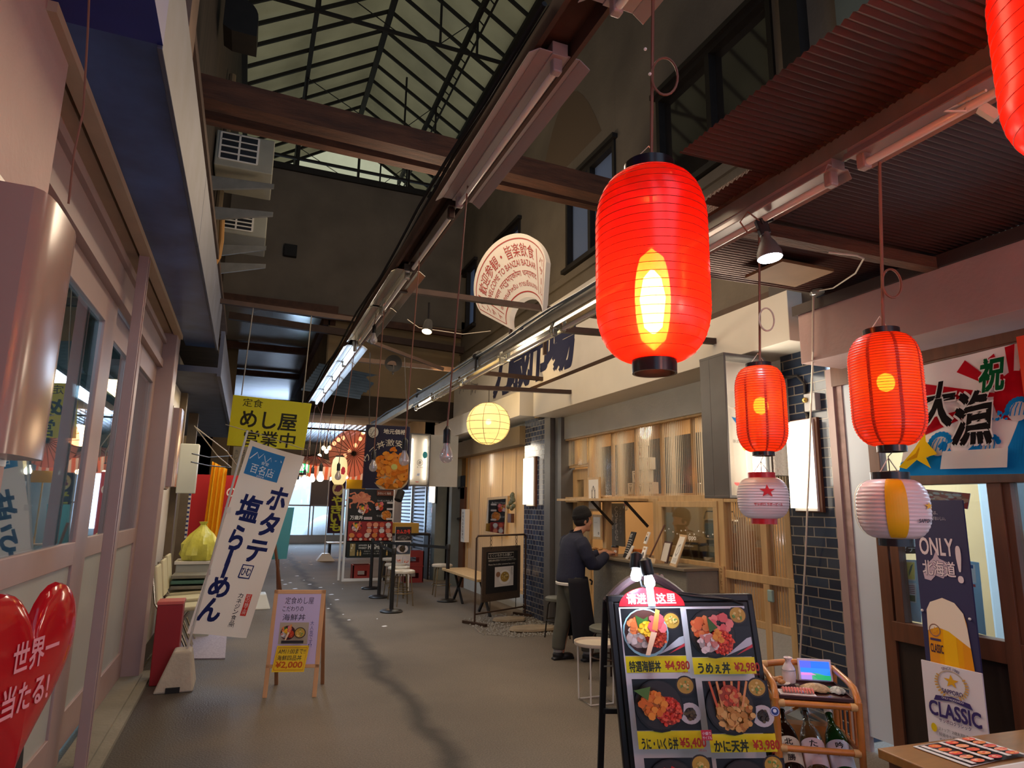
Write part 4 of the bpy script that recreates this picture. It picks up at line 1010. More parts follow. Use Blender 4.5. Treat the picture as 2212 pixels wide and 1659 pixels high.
# ------------------------------------------------------------------ printed food pictures
def bowl(P, x, y, r, kind, rim=(30, 26, 26), k=.86):
    rd = P.rnd
    P.disc(x, y, r, rim, r * k); P.disc(x, y + r * .03, r * .93, (70, 40, 34) if rim[0] > 100 else (52, 44, 42), r * k * .92)
    if kind == 'mix':
        P.blobs(x - r * .35, y - r * .2, r * .45, 34, r * .13, [(240, 228, 220), (226, 150, 130), (250, 240, 236)])
        P.blobs(x + r * .4, y - r * .15, r * .46, 110, r * .055, [(232, 80, 44), (240, 112, 60), (214, 60, 40)])
        P.blobs(x - r * .5, y + r * .4, r * .32, 16, r * .15, [(226, 122, 64), (240, 150, 90)])
        P.poly([(x - r * .35, y + r * .1), (x - r * .45, y + r * .8), (x - r * .1, y + r * .62), (x + r * .1, y + r * .75), (x + r * .02, y + r * .2)], (58, 104, 40))
        P.blobs(x - r * .05, y + r * .2, r * .3, 26, r * .1, [(246, 190, 30), (236, 170, 20), (250, 206, 60)])
        P.blobs(x + r * .4, y + r * .4, r * .3, 10, r * .2, [(216, 86, 96), (232, 116, 120)])
        P.poly([(x + r * .2, y + r * .2), (x + r * .45, y + r * 1.08), (x + r * .62, y + r * 1.0), (x + r * .42, y + r * .1)], (224, 140, 70))
        P.poly([(x - r * .2, y - r * .9), (x + r * .15, y + r * .1), (x + r * .4, y + r * .05), (x, y - r * .9)], (238, 196, 160))
    elif kind == 'ume':
        P.blobs(x - r * .45, y + r * .3, r * .4, 20, r * .16, [(232, 112, 60), (240, 140, 84)])
        P.blobs(x + r * .35, y + r * .4, r * .42, 14, r * .2, [(222, 96, 96), (236, 130, 124)])
        P.blobs(x + r * .3, y - r * .35, r * .5, 130, r * .05, [(228, 64, 44), (240, 96, 60)])
        P.blobs(x - r * .35, y - r * .35, r * .38, 30, r * .12, [(244, 226, 222), (220, 140, 130)])
        P.poly([(x - r * .25, y + r * .1), (x - r * .3, y + r * .8), (x + r * .12, y + r * .3)], (70, 108, 44)); P.blobs(x + r * .12, y, r * .24, 16, r * .11, [(226, 140, 40), (240, 160, 56)])
    elif kind == 'uni':
        P.blobs(x + r * .35, y - r * .2, r * .55, 130, r * .06, [(226, 70, 44), (240, 100, 66), (216, 56, 40)])
        P.blobs(x - r * .3, y + r * .15, r * .5, 46, r * .13, [(232, 128, 32), (242, 150, 48), (222, 112, 26)])
        P.poly([(x - r * 1.05, y + r * .7), (x - r * .5, y + r * .3), (x - r * .35, y + r * .85)], (86, 124, 50))
    elif kind == 'tempura':
        P.blobs(x + r * .1, y - r * .15, r * .7, 90, r * .13, [(196, 136, 60), (216, 160, 84), (176, 112, 44), (228, 180, 104)])
        for i in range(6):
            a = x - r * .6 + i * r * .2; P.line([(a, y + r * .1), (a + r * .1 * (i - 2), y + r * 1.1)], r * .09, ((206, 92, 50), (224, 150, 90))[i % 2])
        P.blobs(x - r * .05, y + r * .55, r * .4, 24, r * .1, [(210, 80, 44), (220, 140, 80)])
    elif kind == 'tuna':
        for i in range(9):
            a = 2 * PI * i / 9; cx, cy = x + r * .45 * math.cos(a), y + r * .38 * math.sin(a)
            P.poly([(cx - r * .34, cy - r * .2), (cx - r * .05, cy + r * .42), (cx + r * .3, cy + r * .22), (cx + r * .25, cy - r * .3)], ((206, 56, 56), (222, 80, 76), (190, 40, 44))[i % 3])
        P.poly([(x - r * 1.1, y + r * .5), (x - r * .6, y - r * .1), (x - r * .5, y + r * .6)], (94, 132, 56))
    elif kind == 'salmon':
        P.blobs(x - r * .3, y - r * .3, r * .5, 90, r * .065, [(226, 70, 40), (240, 104, 60)])
        for i in range(6): P.poly([(x - r * .3 + i * r * .14, y + r * .1), (x - r * .1 + i * r * .14, y + r * .7), (x + r * .25 + i * r * .1, y + r * .5), (x + r * .15 + i * r * .1, y - r * .1)], ((232, 128, 92), (240, 160, 124))[i % 2])
        P.poly([(x + r * .1, y - r * .7), (x + r * .5, y + r * .1), (x + r * .85, y - r * .1), (x + r * .5, y - r * .7)], (230, 130, 70))
    elif kind == 'urchin':
        P.blobs(x, y, r * .85, 80, r * .12, [(232, 140, 40), (244, 160, 56), (220, 122, 30), (238, 150, 60)])
    elif kind == 'soup':
        P.disc(x, y, r * .85, (190, 150, 60), r * k * .84); P.blobs(x, y, r * .55, 16, r * .14, [(216, 180, 90), (226, 196, 120), (110, 150, 70)])
    elif kind == 'side':
        P.disc(x, y, r * .98, (206, 200, 200), r * k * .96); P.blobs(x, y, r * .5, 26, r * .14, [(70, 56, 40), (96, 80, 50), (52, 44, 34)])

# ------------------------------------------------------------------ menu stand near the camera
TL, TR = W(1336, 1312, d=3.1), W(1607, 1309, d=3.1); BL, BR = W(1372, 1659, d=2.93), W(1660, 1659, d=2.79)
s_ = (TL.z - .1) / (TL.z - BL.z); BL = TL + (BL - TL) * s_; BR = TR + (BR - TR) * s_; BR = BL + (TR - TL) * 1.0
UA = (TR - TL); VA = (TL - BL); NA = UA.cross(VA).normalized()
t = thing('menu_stand', 'large black folding menu stand with seafood bowl photos and a red header', 'menu stand', ((BL + BR) / 2).to_tuple()[:2] + (0,))
u1, v1 = UA.normalized(), VA.normalized()
b = MB(); o_ = BL - u1 * .02 - v1 * .02 - NA * .03
b.obox(o_, u1 * (UA.length + .04), v1 * (VA.length + .04), NA * .028); b.build('front_board', M_black, t, bevel=.004)
b = MB()
for q in (BL - u1 * .05, BR + u1 * .02): b.obox(q - NA * .05 - v1 * .115, u1 * .03, v1 * (VA.length + .17), NA * .045)
b.obox(TL - u1 * .05 + v1 * .02 - NA * .05, u1 * (UA.length + .1), v1 * .035, NA * .045); b.build('front_frame', M_black, t, bevel=.006)
bk = -NA; bk.z = 0; bk.normalize()
b = MB()
for q in (TL - u1 * .05 + v1 * .03, TR + u1 * .02 + v1 * .03):
    f_ = V((q.x, q.y, 0)) + bk * .42 + V((0, 0, .0)); b.bar(q - NA * .06, f_, .03, .03, u1)
ql, qr = TL - u1 * .05, TR + u1 * .02
for f in (.45, .9): b.bar(ql.lerp(V((ql.x, ql.y, 0)) + bk * .42, f) - NA * .04 * (1 - f), qr.lerp(V((qr.x, qr.y, 0)) + bk * .42, f) - NA * .04 * (1 - f), .025, .025)
b.build('rear_frame', M_blackmat, t, bevel=.004)
MB().bar(TL.lerp(BL, .25) - u1 * .035 - NA * .03, ql.lerp(V((ql.x, ql.y, 0)) + bk * .42, .25) , .02, .006).build('hinge_strut', M_galv, t)
P = Print(BL, UA, VA, 100, 186, lift=.003)
P.rect(0, 0, 100, 186, (216, 214, 222))
cells = [(1.2, 135, '特選海鮮丼', '¥4,980', 'mix'), (51, 135, 'うめぇ丼', '¥2,980', 'ume'), (1.2, 84, 'うに・いくら丼', '¥5,400', 'uni'), (51, 84, 'かに天丼', '¥3,980', 'tempura'), (1.2, 33, 'まぐろ丼', '¥2,780', 'tuna'), (51, 33, 'サーモンいくら丼', '¥2,980', 'salmon')]
for x0, y0, nm, pr_, kd in cells:
    P.rect(x0, y0 + 13, x0 + 47.6, y0 + 50, (26, 26, 30)); P.rect(x0, y0, x0 + 47.6, y0 + 12.6, (238, 222, 20))
    P.rect(x0 + 20, y0 + 13, x0 + 47.6, y0 + 36, (38, 38, 42))
    if kd in ('mix', 'ume'): P.poly([(x0 + 26, y0 + 13.5), (x0 + 47.6, y0 + 22), (x0 + 47.6, y0 + 28), (x0 + 44, y0 + 27)], (196, 200, 210)); P.poly([(x0 + 34, y0 + 14), (x0 + 47.6, y0 + 20), (x0 + 47.6, y0 + 22.5)], (208, 60, 70))
    bowl(P, x0 + 39.5, y0 + 45 if kd != 'mix' else y0 + 40, 7.2, 'soup', (60, 46, 40), 1.0)
    if kd not in ('mix', 'ume'): bowl(P, x0 + 40.5, y0 + 25, 8.2, 'side', (206, 200, 200), .95)
    bowl(P, x0 + 18, y0 + 31, 18, kd, (150, 200, 214) if kd == 'mix' else (30, 26, 26), 1.06)
    P.text(nm, x0 + 1, y0 + 2.4, 26 if len(nm) > 5 else 24, 8, (34, 40, 16), .035); P.text(pr_, x0 + 28.5, y0 + 3, 18.5, 7.2, (176, 40, 14), .03); P.text('(税込)', x0 + 41, y0 + .6, 5.5, 2, (176, 40, 14), 0)
P.rect(41.5, 97, 48.8, 104, (190, 40, 60)); P.text('小盛り', 42.2, 100.6, 6, 2.2, (240, 230, 230)); P.text('サイズも', 42.2, 97.7, 6.2, 2.2, (240, 230, 230))
P.disc(95, 116, 3.4, (40, 60, 130)); P.ring(95, 116, 2.6, 3, (220, 226, 240)); P.disc(95, 116.4, 1.3, (220, 226, 240))
P.build('menu_poster', t, M_board)
# red header, a half disc
hc = TL + u1 * (UA.length * .268) + v1 * .004
n = 26; RH = UA.length * .262
b = MB().prism([(RH * math.cos(PI * i / n), RH * .56 * math.sin(PI * i / n)) for i in range(n + 1)], hc, u1, v1, .02); b.build('header_board', mk('header_red', (204, 26, 40), .35), t)
P = Print(hc, u1, v1, 1, 1, lift=.002); P.text('请进入这里', -RH * .74, RH * .07, RH * 1.48, RH * .3, (240, 238, 240), .025); P.build('lettering', t)
b = MB(); b.tube([TL - u1 * .05 + v1 * .02 - NA * .06 + u1 * (.62 * i / 20) + v1 * (.12 * math.sin(PI * min(1, i / 13)) if i < 13 else 0) for i in range(21)], .022, 8); b.build('rounded_top', mk('dark_plum_plastic', (58, 40, 44), .5), t, True)
# two black clip lamps on top of it
def flood(label, px, py, d, aim, glow):
    p = W(px, py, d=d); a = V(aim).normalized(); X = a.cross(V((.2, .1, 1))).normalized(); Y = a.cross(X)
    t = thing('clip_lamp', label, 'clip lamp', p)
    MB().lathe([(.016, -.1), (.028, -.09), (.031, -.035), (.028, -.02)], p, 18, (X, Y, a)).build('lamp_holder', M_black, t, True)
    m = MB(); m.lathe([(.018, -.02), (.023, .0), (.026, .014), (.023, .028), (.014, .036), (.001, .039)], p, 18, (X, Y, a), cap=False); m.build('bulb', mk_emit('flood_bulb', (226, 238, 255), glow), t, True)
    return t, p, a
hp = hc + v1 * RH * .56
t1, p1, a1 = flood('left clip lamp on the menu stand, bulb turned to the left', 1374, 1238, 3.12, (-.25, -.3, -1), 16)
MB().tube([p1 - a1 * .06, p1 + V((.02, 0, -.02)), p1 + V((.03, 0, -.06)), hp + V((0, 0, -.01))], .006, 6).build('arm', M_black, t1, True)
t2, p2, a2 = flood('right clip lamp on the menu stand, lighting the red header', 1402, 1252, 3.06, (.12, -.15, -1), 22)
MB().obox(hp + NA * .004 - v1 * .09 - u1 * .02, u1 * .035, v1 * .12, NA * .012).build('clip', mk('pale_blue_clip', (150, 190, 210), .3), t2, bevel=.003)
lamp('light_clip_bulbs', 'SPOT', p2 + a2 * .06 + NA * .05, 3, (226, 238, 255), .03, TL + UA * .35 - VA * .25, 150)
lamp('light_clip_bulb_left', 'POINT', p1 + a1 * .07, 2.2, (226, 238, 255), .03)
tag(MB().tube([hp + V((.05, .02, -.02)), W(1500, 1288, d=3.1), W(1580, 1296, d=3.08), W(1604, 1305, d=3.1)], .006, 6).tube([hp + V((.05, .03, -.02)), W(1490, 1282, d=3.12), W(1575, 1294, d=3.1)], .005, 6).build('lamp_cord', M_black, smooth=True), 'black lamp cord trailing along the top of the menu stand', 'cord')

# ------------------------------------------------------------------ rattan cart with bottles and dishes
M_rattan = mk('honey_rattan', (198, 122, 48), .35, var=.35, vs_=9); M_rattan2 = mk('pale_rattan_binding', (206, 160, 96), .6, var=.2, vs_=30)
FL, FR = W(1677, 1520, d=2.88), W(1855, 1526, d=2.82); zt = (FL.z + FR.z) / 2; FL.z = FR.z = zt
wd = (FR - FL); wd.z = 0; ww = wd.length; wx = wd.normalized(); wy = V((-wx.y, wx.x, 0)); dp = .36
cart = thing('rattan_cart', 'honey coloured rattan trolley with bottles on its lower shelf', 'trolley', (FL.x + wx.x * ww / 2 + wy.x * dp / 2, FL.y + wx.y * ww / 2 + wy.y * dp / 2, 0))
def cp(a, c, z): return FL + wx * (a * ww) + wy * (c * dp) + V((0, 0, z - FL.z))
for a, c in ((0, 0), (1, 0), (0, 1), (1, 1)):
    hgt = zt + (.02 if c == 0 else .085)
    MB().tube([cp(a, c, .0), cp(a, c, hgt)], .0145, 10).build('leg', M_rattan, cart, True)
for z, zz in ((zt, 'a'), (zt - .185, 'b'), (.2, 'c')):
    for p, q in (((0, 0), (1, 0)), ((0, 1), (1, 1)), ((0, 0), (0, 1)), ((1, 0), (1, 1))):
        MB().tube([cp(*p, z), cp(*q, z)], .0135, 10).build('rail', M_rattan, cart, True)
MB().tube([cp(0, 1, zt + .08) + V((0, 0, .02 * math.sin(PI * i / 10))) + (cp(1, 1, 0) - cp(0, 1, 0)) * (i / 10) for i in range(11)], .015, 10).build('rail', M_rattan, cart, True)
for a in (0, 1): MB().tube([cp(a, 1, zt + .08), cp(a, .4, zt + .075), cp(a, .12, zt + .065), cp(a, .02, zt + .03), cp(a, 0, zt - .02)], .0145, 10).build('arm', M_rattan, cart, True)
for a in (0, 1):
    m = MB()
    for k in range(1, 5): m.tube([cp(a, k / 5, zt - .18), cp(a, k / 5, zt)], .006, 6)
    m.build('spindles', M_rattan, cart, True)
m = MB().tube([cp(.05, 1, zt - .02), cp(.95, 1, zt - .19)], .007, 6).tube([cp(.95, 1, zt - .02), cp(.05, 1, zt - .19)], .007, 6); m.build('cross_brace', M_rattan, cart, True)
m = MB().tube([cp(0, .1, .22), cp(0, .9, zt - .2)], .007, 6).tube([cp(0, .9, .22), cp(0, .1, zt - .2)], .007, 6); m.build('cross_brace', M_rattan, cart, True)
m = MB()
for a, c in ((0, 0), (1, 0)):
    for z in (zt, zt - .185): m.tube([cp(a + (.02 if a == 0 else -.1), c, z), cp(a + (.1 if a == 0 else -.02), c, z)], .0165, 10)
m.tube([cp(.02, 1, zt + .082), cp(.1, 1, zt + .085)], .0175, 10); m.build('binding', M_rattan2, cart, True)
MB().obox(cp(.0, .0, zt - .008), wx * ww, wy * dp, V((0, 0, .008))).build('shelf', M_rattan, cart)
MB().obox(cp(0, 0, .19), wx * ww, wy * dp, V((0, 0, .01))).build('shelf', M_rattan, cart)
MB().obox(cp(0, 0, .405), wx * ww, wy * dp + V((0, 0, .2)), V((0, 0, .01))).build('shelf', M_rattan, cart)
tr = thing('serving_tray', 'dark red-brown lacquer tray on top of the rattan trolley', 'tray', cp(.5, .45, zt))
MB().obox(cp(.04, .03, zt + .015), wx * ww * .92, wy * dp * .8, V((0, 0, .006))).build('tray_base', mk('dark_lacquer', (62, 26, 26), .2), tr)
m = MB()
for (p, q) in (((.04, .03), (.96, .03)), ((.04, .83), (.96, .83)), ((.04, .03), (.04, .83)), ((.96, .03), (.96, .83))): m.bar(cp(*p, zt + .024), cp(*q, zt + .024), .01, .018)
m.build('tray_rim', mk('dark_lacquer_rim', (54, 24, 24), .2), tr, bevel=.003)
zz = zt + .022
q = cp(.33, .72, zz)
t = thing('sake_flask', 'white china sake flask with a dark line, on the tray', 'flask', q)
MB().lathe([(.022, 0), (.03, .008), (.032, .04), (.029, .07), (.018, .09), (.0125, .1), (.013, .106), (.021, .118), (.019, .12), (.01, .112)], q, 28).build('body', mk('white_china', (216, 204, 200), .12), t, True)
MB().lathe([(.0315, .062), (.0325, .0625), (.031, .064)], q, 28, cap=False).build('painted_line', M_black, t)
t = thing('tablet_screen', 'small pale frame with a glowing blue and green picture, standing on the tray', 'screen', cp(.7, .8, zz))
fo = cp(.5, .86, zz + .002); fv = V((0, 0, 1)) * .1 + wy * .025
MB().obox(fo, wx * .155, fv, wy * .008).build('frame', mk('pale_pink_frame', (214, 196, 204), .3), t, bevel=.003)
P = Print(fo, wx * .155, fv, 155, 100, lift=.0015); 
P.rect(10, 10, 145, 90, (30, 120, 235)); P.rect(10, 60, 145, 90, (24, 100, 235)); P.rect(10, 60, 60, 90, (70, 90, 240)); P.poly([(10, 10), (10, 40), (90, 38), (145, 24), (145, 10)], (60, 150, 110)); P.rect(10, 10, 60, 40, (150, 120, 200)); P.poly([(60, 32), (145, 30), (145, 10), (85, 12)], (20, 150, 90)); P.poly([(10, 38), (60, 38), (80, 30), (10, 28)], (196, 120, 190)); P.build('picture', t, M_backlit)
def dish_long():
    t = thing('shrimp_plate', 'long white plate of pink raw shrimp at the left of the tray', 'plate', cp(.2, .3, zz))
    MB().obox(cp(.08, .1, zz), wx * .155, wy * .09 + wx * .0, V((0, 0, .006))).build('plate', mk('white_dish', (220, 214, 208), .2), t, bevel=.004)
    m = MB(); rd = random.Random(3)
    for i in range(11):
        a = cp(.1, .14, zz + .012) + wx * (.012 + i * .0125); m.tube([a, a + wy * .02 + V((0, 0, .01)), a + wy * .05 + V((0, 0, .006)) + wx * .006, a + wy * .066], [.003, .006, .006, .002], 6)
    m.build('shrimp', mk('raw_shrimp_pink', (226, 124, 108), .3, var=.3, vs_=60), t, True); return t
dish_long()
t = thing('fried_food_dish', 'small white dish of yellow shellfish behind the shrimp plate', 'dish', cp(.18, .62, zz))
MB().lathe([(.02, 0), (.045, .008), (.05, .014), (.046, .013), (.02, .006)], cp(.17, .6, zz), 24).build('dish', mk('white_dish_small', (220, 214, 208), .2), t, True)
m = MB(); rd = random.Random(5)
for i in range(9): m.ball(cp(.15, .58, zz + .018) + V((rd.uniform(-.028, .028), rd.uniform(-.025, .025), rd.uniform(0, .012))), .014, (1.3, .8, .7), 8, 6)
m.build('shellfish', mk('sea_squirt_tan', (190, 128, 62), .5, var=.4, vs_=50), t, True)
def shell(label, a, c, r, colr, sc, rot):
    p = cp(a, c, zz); t = thing('shellfish', label, 'shell', p)
    m = MB(); n = 22
    pts = []; rd = random.Random(int(a * 100))
    for j in range(7):
        q = j / 6
        for i in range(n):
            an = 2 * PI * i / n; rr = r * q * (1 + .08 * math.sin(5 * an + q * 3) + .05 * rd.random())
            pts.append(p + wx * (rr * math.cos(an + rot) * sc[0]) + wy * (rr * math.sin(an + rot) * sc[1]) + V((0, 0, .004 + r * sc[2] * (1 - q * q) + .003 * math.sin(an * 9) * q)))
    m.add(pts, [(j * n + i, j * n + (i + 1) % n, (j + 1) * n + (i + 1) % n, (j + 1) * n + i) for j in range(6) for i in range(n)]); m.build('shell', mk('shell_' + label[:6], colr, .5, var=.5, vs_=45, bump=.5, bs=60), t, True, solid=.002); return t
shell('large brown scallop shell in the middle of the tray', .6, .42, .056, (196, 160, 110), (1.25, .8, .5), .3)
shell('grey-white oyster shell at the right end of the tray', .87, .4, .045, (196, 192, 176), (.8, 1.0, .45), 1.1)
def bottle(label, a, colr, lab, txt, cap_, see):
    base = cp(a, -.04, .47) ; tip = cp(a + .05, .95, zt - .07)
    ax = (tip - base).normalized(); X = ax.cross(V((0, 0, 1))).normalized(); Y = ax.cross(X); L_ = .38
    t = thing('sake_bottle', label, 'bottle', base)
    pr_ = [(.001, 0), (.047, .002), (.05, .01), (.05, .2), (.046, .235), (.03, .275), (.018, .3), (.014, .33), (.0145, .37), (.016, .372), (.016, .38), (.001, .38)]
    MB().lathe(pr_, base, 28, (X, Y, ax), cap=False).build('bottle_glass', see, t, True)
    MB().lathe([(.0175, .36), (.0175, .388), (.001, .39)], base, 20, (X, Y, ax), cap=False).build('cap', cap_, t, True)
    m = MB(); m.sheet(lambda u, v: base + ax * (.05 + .13 * v) + (X * math.cos(2.1 + 2.6 * PI / 2.6 * u * 1.0 + 0) + Y * math.sin(2.1 + PI * u)) * .0506, 18, 1)
    # label on the upper front
    m = MB(); m.sheet(lambda u, v: base + ax * (.055 + .13 * v) + (X * math.cos(PI * (1.0 + u)) + Y * math.sin(PI * (1.0 + u))) * .0508, 18, 1); lb = m.build('paper_label', mk('label_' + txt, lab, .6), t, True)
    def wf(u, v): 
        an = PI * (1.0 + u); nn = X * math.cos(an) + Y * math.sin(an); return base + ax * (.055 + .13 * v) + nn * .0512, nn
    P = Print((0, 0, 0), (1, 0, 0), (0, 0, 1), 100, 100, wf, .0001, .0003)
    for i, ch in enumerate(txt): P.text(ch, 38, 66 - 30 * i, 20, 24, (40, 36, 36), .02)
    P.build('lettering', lb)
    return t
bottle('dark brown sake bottle at the left of the trolley shelf', .17, 0, (206, 196, 170), '北の勝', M_enamel, mk('brown_bottle_glass', (28, 16, 12), .06))
bottle('clear glass sake bottle with pink label in the middle of the shelf', .48, 0, (212, 186, 184), 'たて', M_galv, mk_glass('clear_bottle_glass', (206, 218, 214), .16, .02))
bottle('green sake bottle with white label at the right of the shelf', .8, 0, (214, 214, 222), '吟醸', M_enamel, mk('green_bottle_glass', (16, 66, 26), .05))
tag(MB().sheet(lambda u, v: cp(.1 + .85 * u, .85 + .1 * v, .24 + (zt - .34) * v + .02 * math.sin(u * 21 + v * 9) * math.cos(v * 17 + u * 5)), 26, 14).build('plastic_wrap', mk_sheet('crumpled_clear_plastic', (225, 228, 228), .7, .1, .25, .1), smooth=True), 'crumpled clear plastic behind the bottles in the trolley', 'plastic wrap')

# ------------------------------------------------------------------ table with menus, lower right
A_, B_ = W(1895, 1616, z=.72), W(2165, 1581, z=.72); dB = (B_ - A_); e1 = dB.normalized(); e2 = V((e1.y, -e1.x, 0)); e2 = e2 if e2.y < 0 else -e2
t = thing('wooden_table', 'wooden table with laminated menus in the lower right corner', 'table', (A_ + e1 * .6 + e2 * .3).to_tuple()[:2] + (0,))
M_tab = mk('waxed_table_wood', (150, 104, 52), .3, var=.25, vs_=3, stretch=(3, 14, 3))
MB().obox(A_ - V((0, 0, .035)), e1 * 1.25, e2 * .62, V((0, 0, .035))).build('tabletop', M_tab, t, bevel=.004)
for a, c in ((.05, .05), (1.2, .05), (.05, .57), (1.2, .57)):
    q = A_ + e1 * a + e2 * c; MB().box(q.x - .025, q.x + .025, q.y - .025, q.y + .025, 0, .69).build('leg', M_wood_mid, t)
def menu(label, quad, z, fn, name='menu_sheet'):
    p = [W(px, py, z=z) for px, py in quad]
    t = thing(name, label, 'menu', (sum(p, V()) / 4))
    m = MB(); m.add(p + [q - V((0, 0, .002)) for q in p], [(0, 1, 2, 3), (7, 6, 5, 4), (0, 4, 5, 1), (1, 5, 6, 2), (2, 6, 7, 3), (3, 7, 4, 0)]); m.build('sheet', M_enamel, t)
    P = Print(p[0], p[1] - p[0], p[3] - p[0], 100, 60, lift=.0006, step=.00006); fn(P); P.build('print', t, M_board); return t
def menu_food(P):
    P.rect(2, 3, 98, 57, (44, 30, 30)); kinds = ['uni', 'ume', 'salmon', 'tuna', 'mix']
    for j in range(3):
        for i in range(5): P.rect(4 + 18.6 * i, 5 + 17.4 * j, 21.4 + 18.6 * i, 9 + 17.4 * j, (226, 216, 206)); P.disc(12.7 + 18.6 * i, 15 + 17.4 * j, 7.6, [(226, 84, 44), (232, 130, 50), (220, 60, 50), (236, 150, 110)][(i + j * 2) % 4], 5.4, 16); P.blobs(12.7 + 18.6 * i, 15 + 17.4 * j, 5, 8, 1.8, [(240, 150, 60), (226, 70, 50), (244, 190, 150)])
menu('laminated menu full of seafood bowl photos lying on the wooden table', ((1972, 1612), (2095, 1656), (2214, 1628), (2099, 1592)), .7245, menu_food)
def menu_white(P):
    P.rect(8, 8, 92, 52, (206, 190, 180))
menu('ring-bound white menu at the bottom right corner of the table', ((2130, 1659), (2190, 1690), (2290, 1668), (2225, 1642)), .726, menu_white, 'ring_binder')

# ------------------------------------------------------------------ tavern front: doors, flag, banner
def yA(px, py=1100): return W(px, py, x=XR).y
f = MB()
f.box(XR + .02, XR + .09, yA(1905), yA(1882), 0, 2.75)
f.box(XR - .02, XR + .1, .3, yA(1905), 1.80, 1.9); f.box(XR + .0, XR + .1, .3, YP0 - .05, 2.56, 2.72)
f.box(XR - .005, XR + .09, yA(2168), yA(2138), 0, 1.8)
f.box(XR, XR + .09, .3, yA(1905), .78, .9); f.box(XR, XR + .09, .3, yA(1905), 0, .12)
for a, c in ((yA(1930), yA(1912)), (yA(2185), yA(2168))): f.box(XR + .01, XR + .08, a, c, .9, 1.8)
o = struct('door_7', f, M_wood_mid, bevel=.003)
MB().box(XR + .04, XR + .055, .3, yA(1905), .1, .8).build('door_panel', M_wood_black, o)
MB().box(XR + .045, XR + .05, .3, yA(1905), .88, 1.82).build('door_glass', M_glass, o)
MB().box(XR + .045, XR + .05, .3, yA(1905), 1.9, 2.58).build('transom_glass', M_glass, o)
b = MB().box(XR + .03, XR + .08, yA(1882), YP0 - .06, .1, 2.6)
struct('wall_right_side_panel', b, mk('pale_blue_panel', (196, 204, 214), .5, var=.06, vs_=2))
b = MB().box(XR + .02, XR + .06, YP0 - .12, YP0 - .06, 0, 2.68); b.box(XR - .0, XR + .02, .3, yA(1960), 2.6, 2.68)
struct('trim_19', b, mk('peeling_mauve_paint', (168, 140, 134), .7, var=.35, vs_=14))
b = MB().box(6.2, 6.3, -1, 4.0, 0, 3.2); b.box(4.22, 6.3, 3.95, 4.05, 0, 3.4); b.box(4.2, 6.3, -1, -.9, 0, 3.2); b.box(4.2, 6.3, -1, 4.0, 3.1, 3.2)
struct('wall_right_tavern_room', b, mk('pale_room_white', (206, 210, 210), .8))
struct('wall_right_tavern_pier', MB().box(4.6, 4.7, yA(2135) - .2, yA(2080), 0, 3.1), mk('pale_blue_plaster', (190, 200, 208), .8, bump=.2, bs=30))
# sheets stuck behind the glass
def poster(label, quad, x, fn, Wd=100, Hd=100, ground=(170, 205, 226), name='poster', cat='poster', mat=None):
    p = [W(px, py, x=x) for px, py in quad]          # bottom left, bottom right, top right, top left
    t = thing(name, label, cat, sum(p, V()) / 4)
    U, Vv = p[1] - p[0], p[3] - p[0]; N = U.cross(Vv).normalized()
    m = MB(); m.add(p + [q - N * .004 for q in p], [(0, 1, 2, 3), (7, 6, 5, 4), (0, 4, 5, 1), (1, 5, 6, 2), (2, 6, 7, 3), (3, 7, 4, 0)]); m.build('sheet', mk('paper_%s' % label[:9], ground, .5), t)
    def wp(u, v): return p[0].lerp(p[1], u).lerp(p[3].lerp(p[2], u), v), N
    P = Print(p[0], U, Vv, Wd, Hd, wp, .0001); fn(P); P.build('print', t, mat or M_board); return t
def f1(P):
    P.rect(0, 0, 100, 100, (176, 212, 234)); P.rect(4, 66, 86, 98, (232, 232, 226)); P.rect(60, 68, 84, 96, (238, 224, 120)); P.poly([(66, 72), (74, 82), (80, 94), (72, 90), (66, 80)], (96, 130, 110)); P.rect(28, 92, 56, 95, (190, 50, 40))
    for i in range(6): P.rect(6, 70 + 4 * i, 56, 70.6 + 4 * i, (150, 160, 170))
    P.rect(4, 32, 48, 62, (228, 230, 234)); P.rect(54, 30, 88, 62, (220, 226, 230)); P.rect(4, 56, 20, 60, (110, 70, 140)); P.rect(58, 32, 84, 42, (96, 120, 80)); P.rect(4, 4, 62, 28, (216, 230, 224)); P.rect(4, 26, 62, 28, (60, 140, 100))
    for i in range(5): P.rect(8, 34 + 4 * i, 44, 34.5 + 4 * i, (150, 150, 160)); P.rect(58, 45 + 3 * i, 84, 46 + 3 * i, (150, 60, 60))
poster('pale blue notice sheet with small tables and a map, behind the tavern door glass', ((1922, 1332), (1990, 1345), (1987, 1210), (1917, 1208)), XR + .12, f1)
def f2(P): P.rect(0, 0, 100, 100, (168, 206, 232)); P.rect(4, 70, 60, 96, (226, 224, 226)); P.rect(4, 90, 40, 95, (60, 90, 150)); P.rect(6, 64, 50, 68, (196, 80, 70))
poster('pale blue wavy-edged sheet to the right of the beer banner', ((2102, 1365), (2130, 1372), (2114, 1215), (2093, 1212)), XR + .12, f2)
def f3(P):
    P.rect(0, 0, 100, 100, (28, 28, 30)); P.text('扇貝', 50, 56, 44, 36, (190, 210, 220), .01); P.text('ホタテ・', 14, 8, 84, 30, (206, 222, 230), .01)
poster('black sign with pale scallop lettering behind the tavern glass', ((1918, 1196), (1992, 1196), (1990, 1150), (1914, 1150)), XR + .14, f3)
def f4(P):
    P.rect(0, 0, 100, 100, (206, 70, 60)); P.blobs(50, 50, 46, 60, 9, [(226, 120, 90), (236, 160, 130), (190, 40, 36), (240, 220, 210)])
poster('red seafood photo sheet peeping out above the beer banner', ((1992, 1082), (2090, 1100), (2096, 1066), (1990, 1056)), XR + .13, f4)
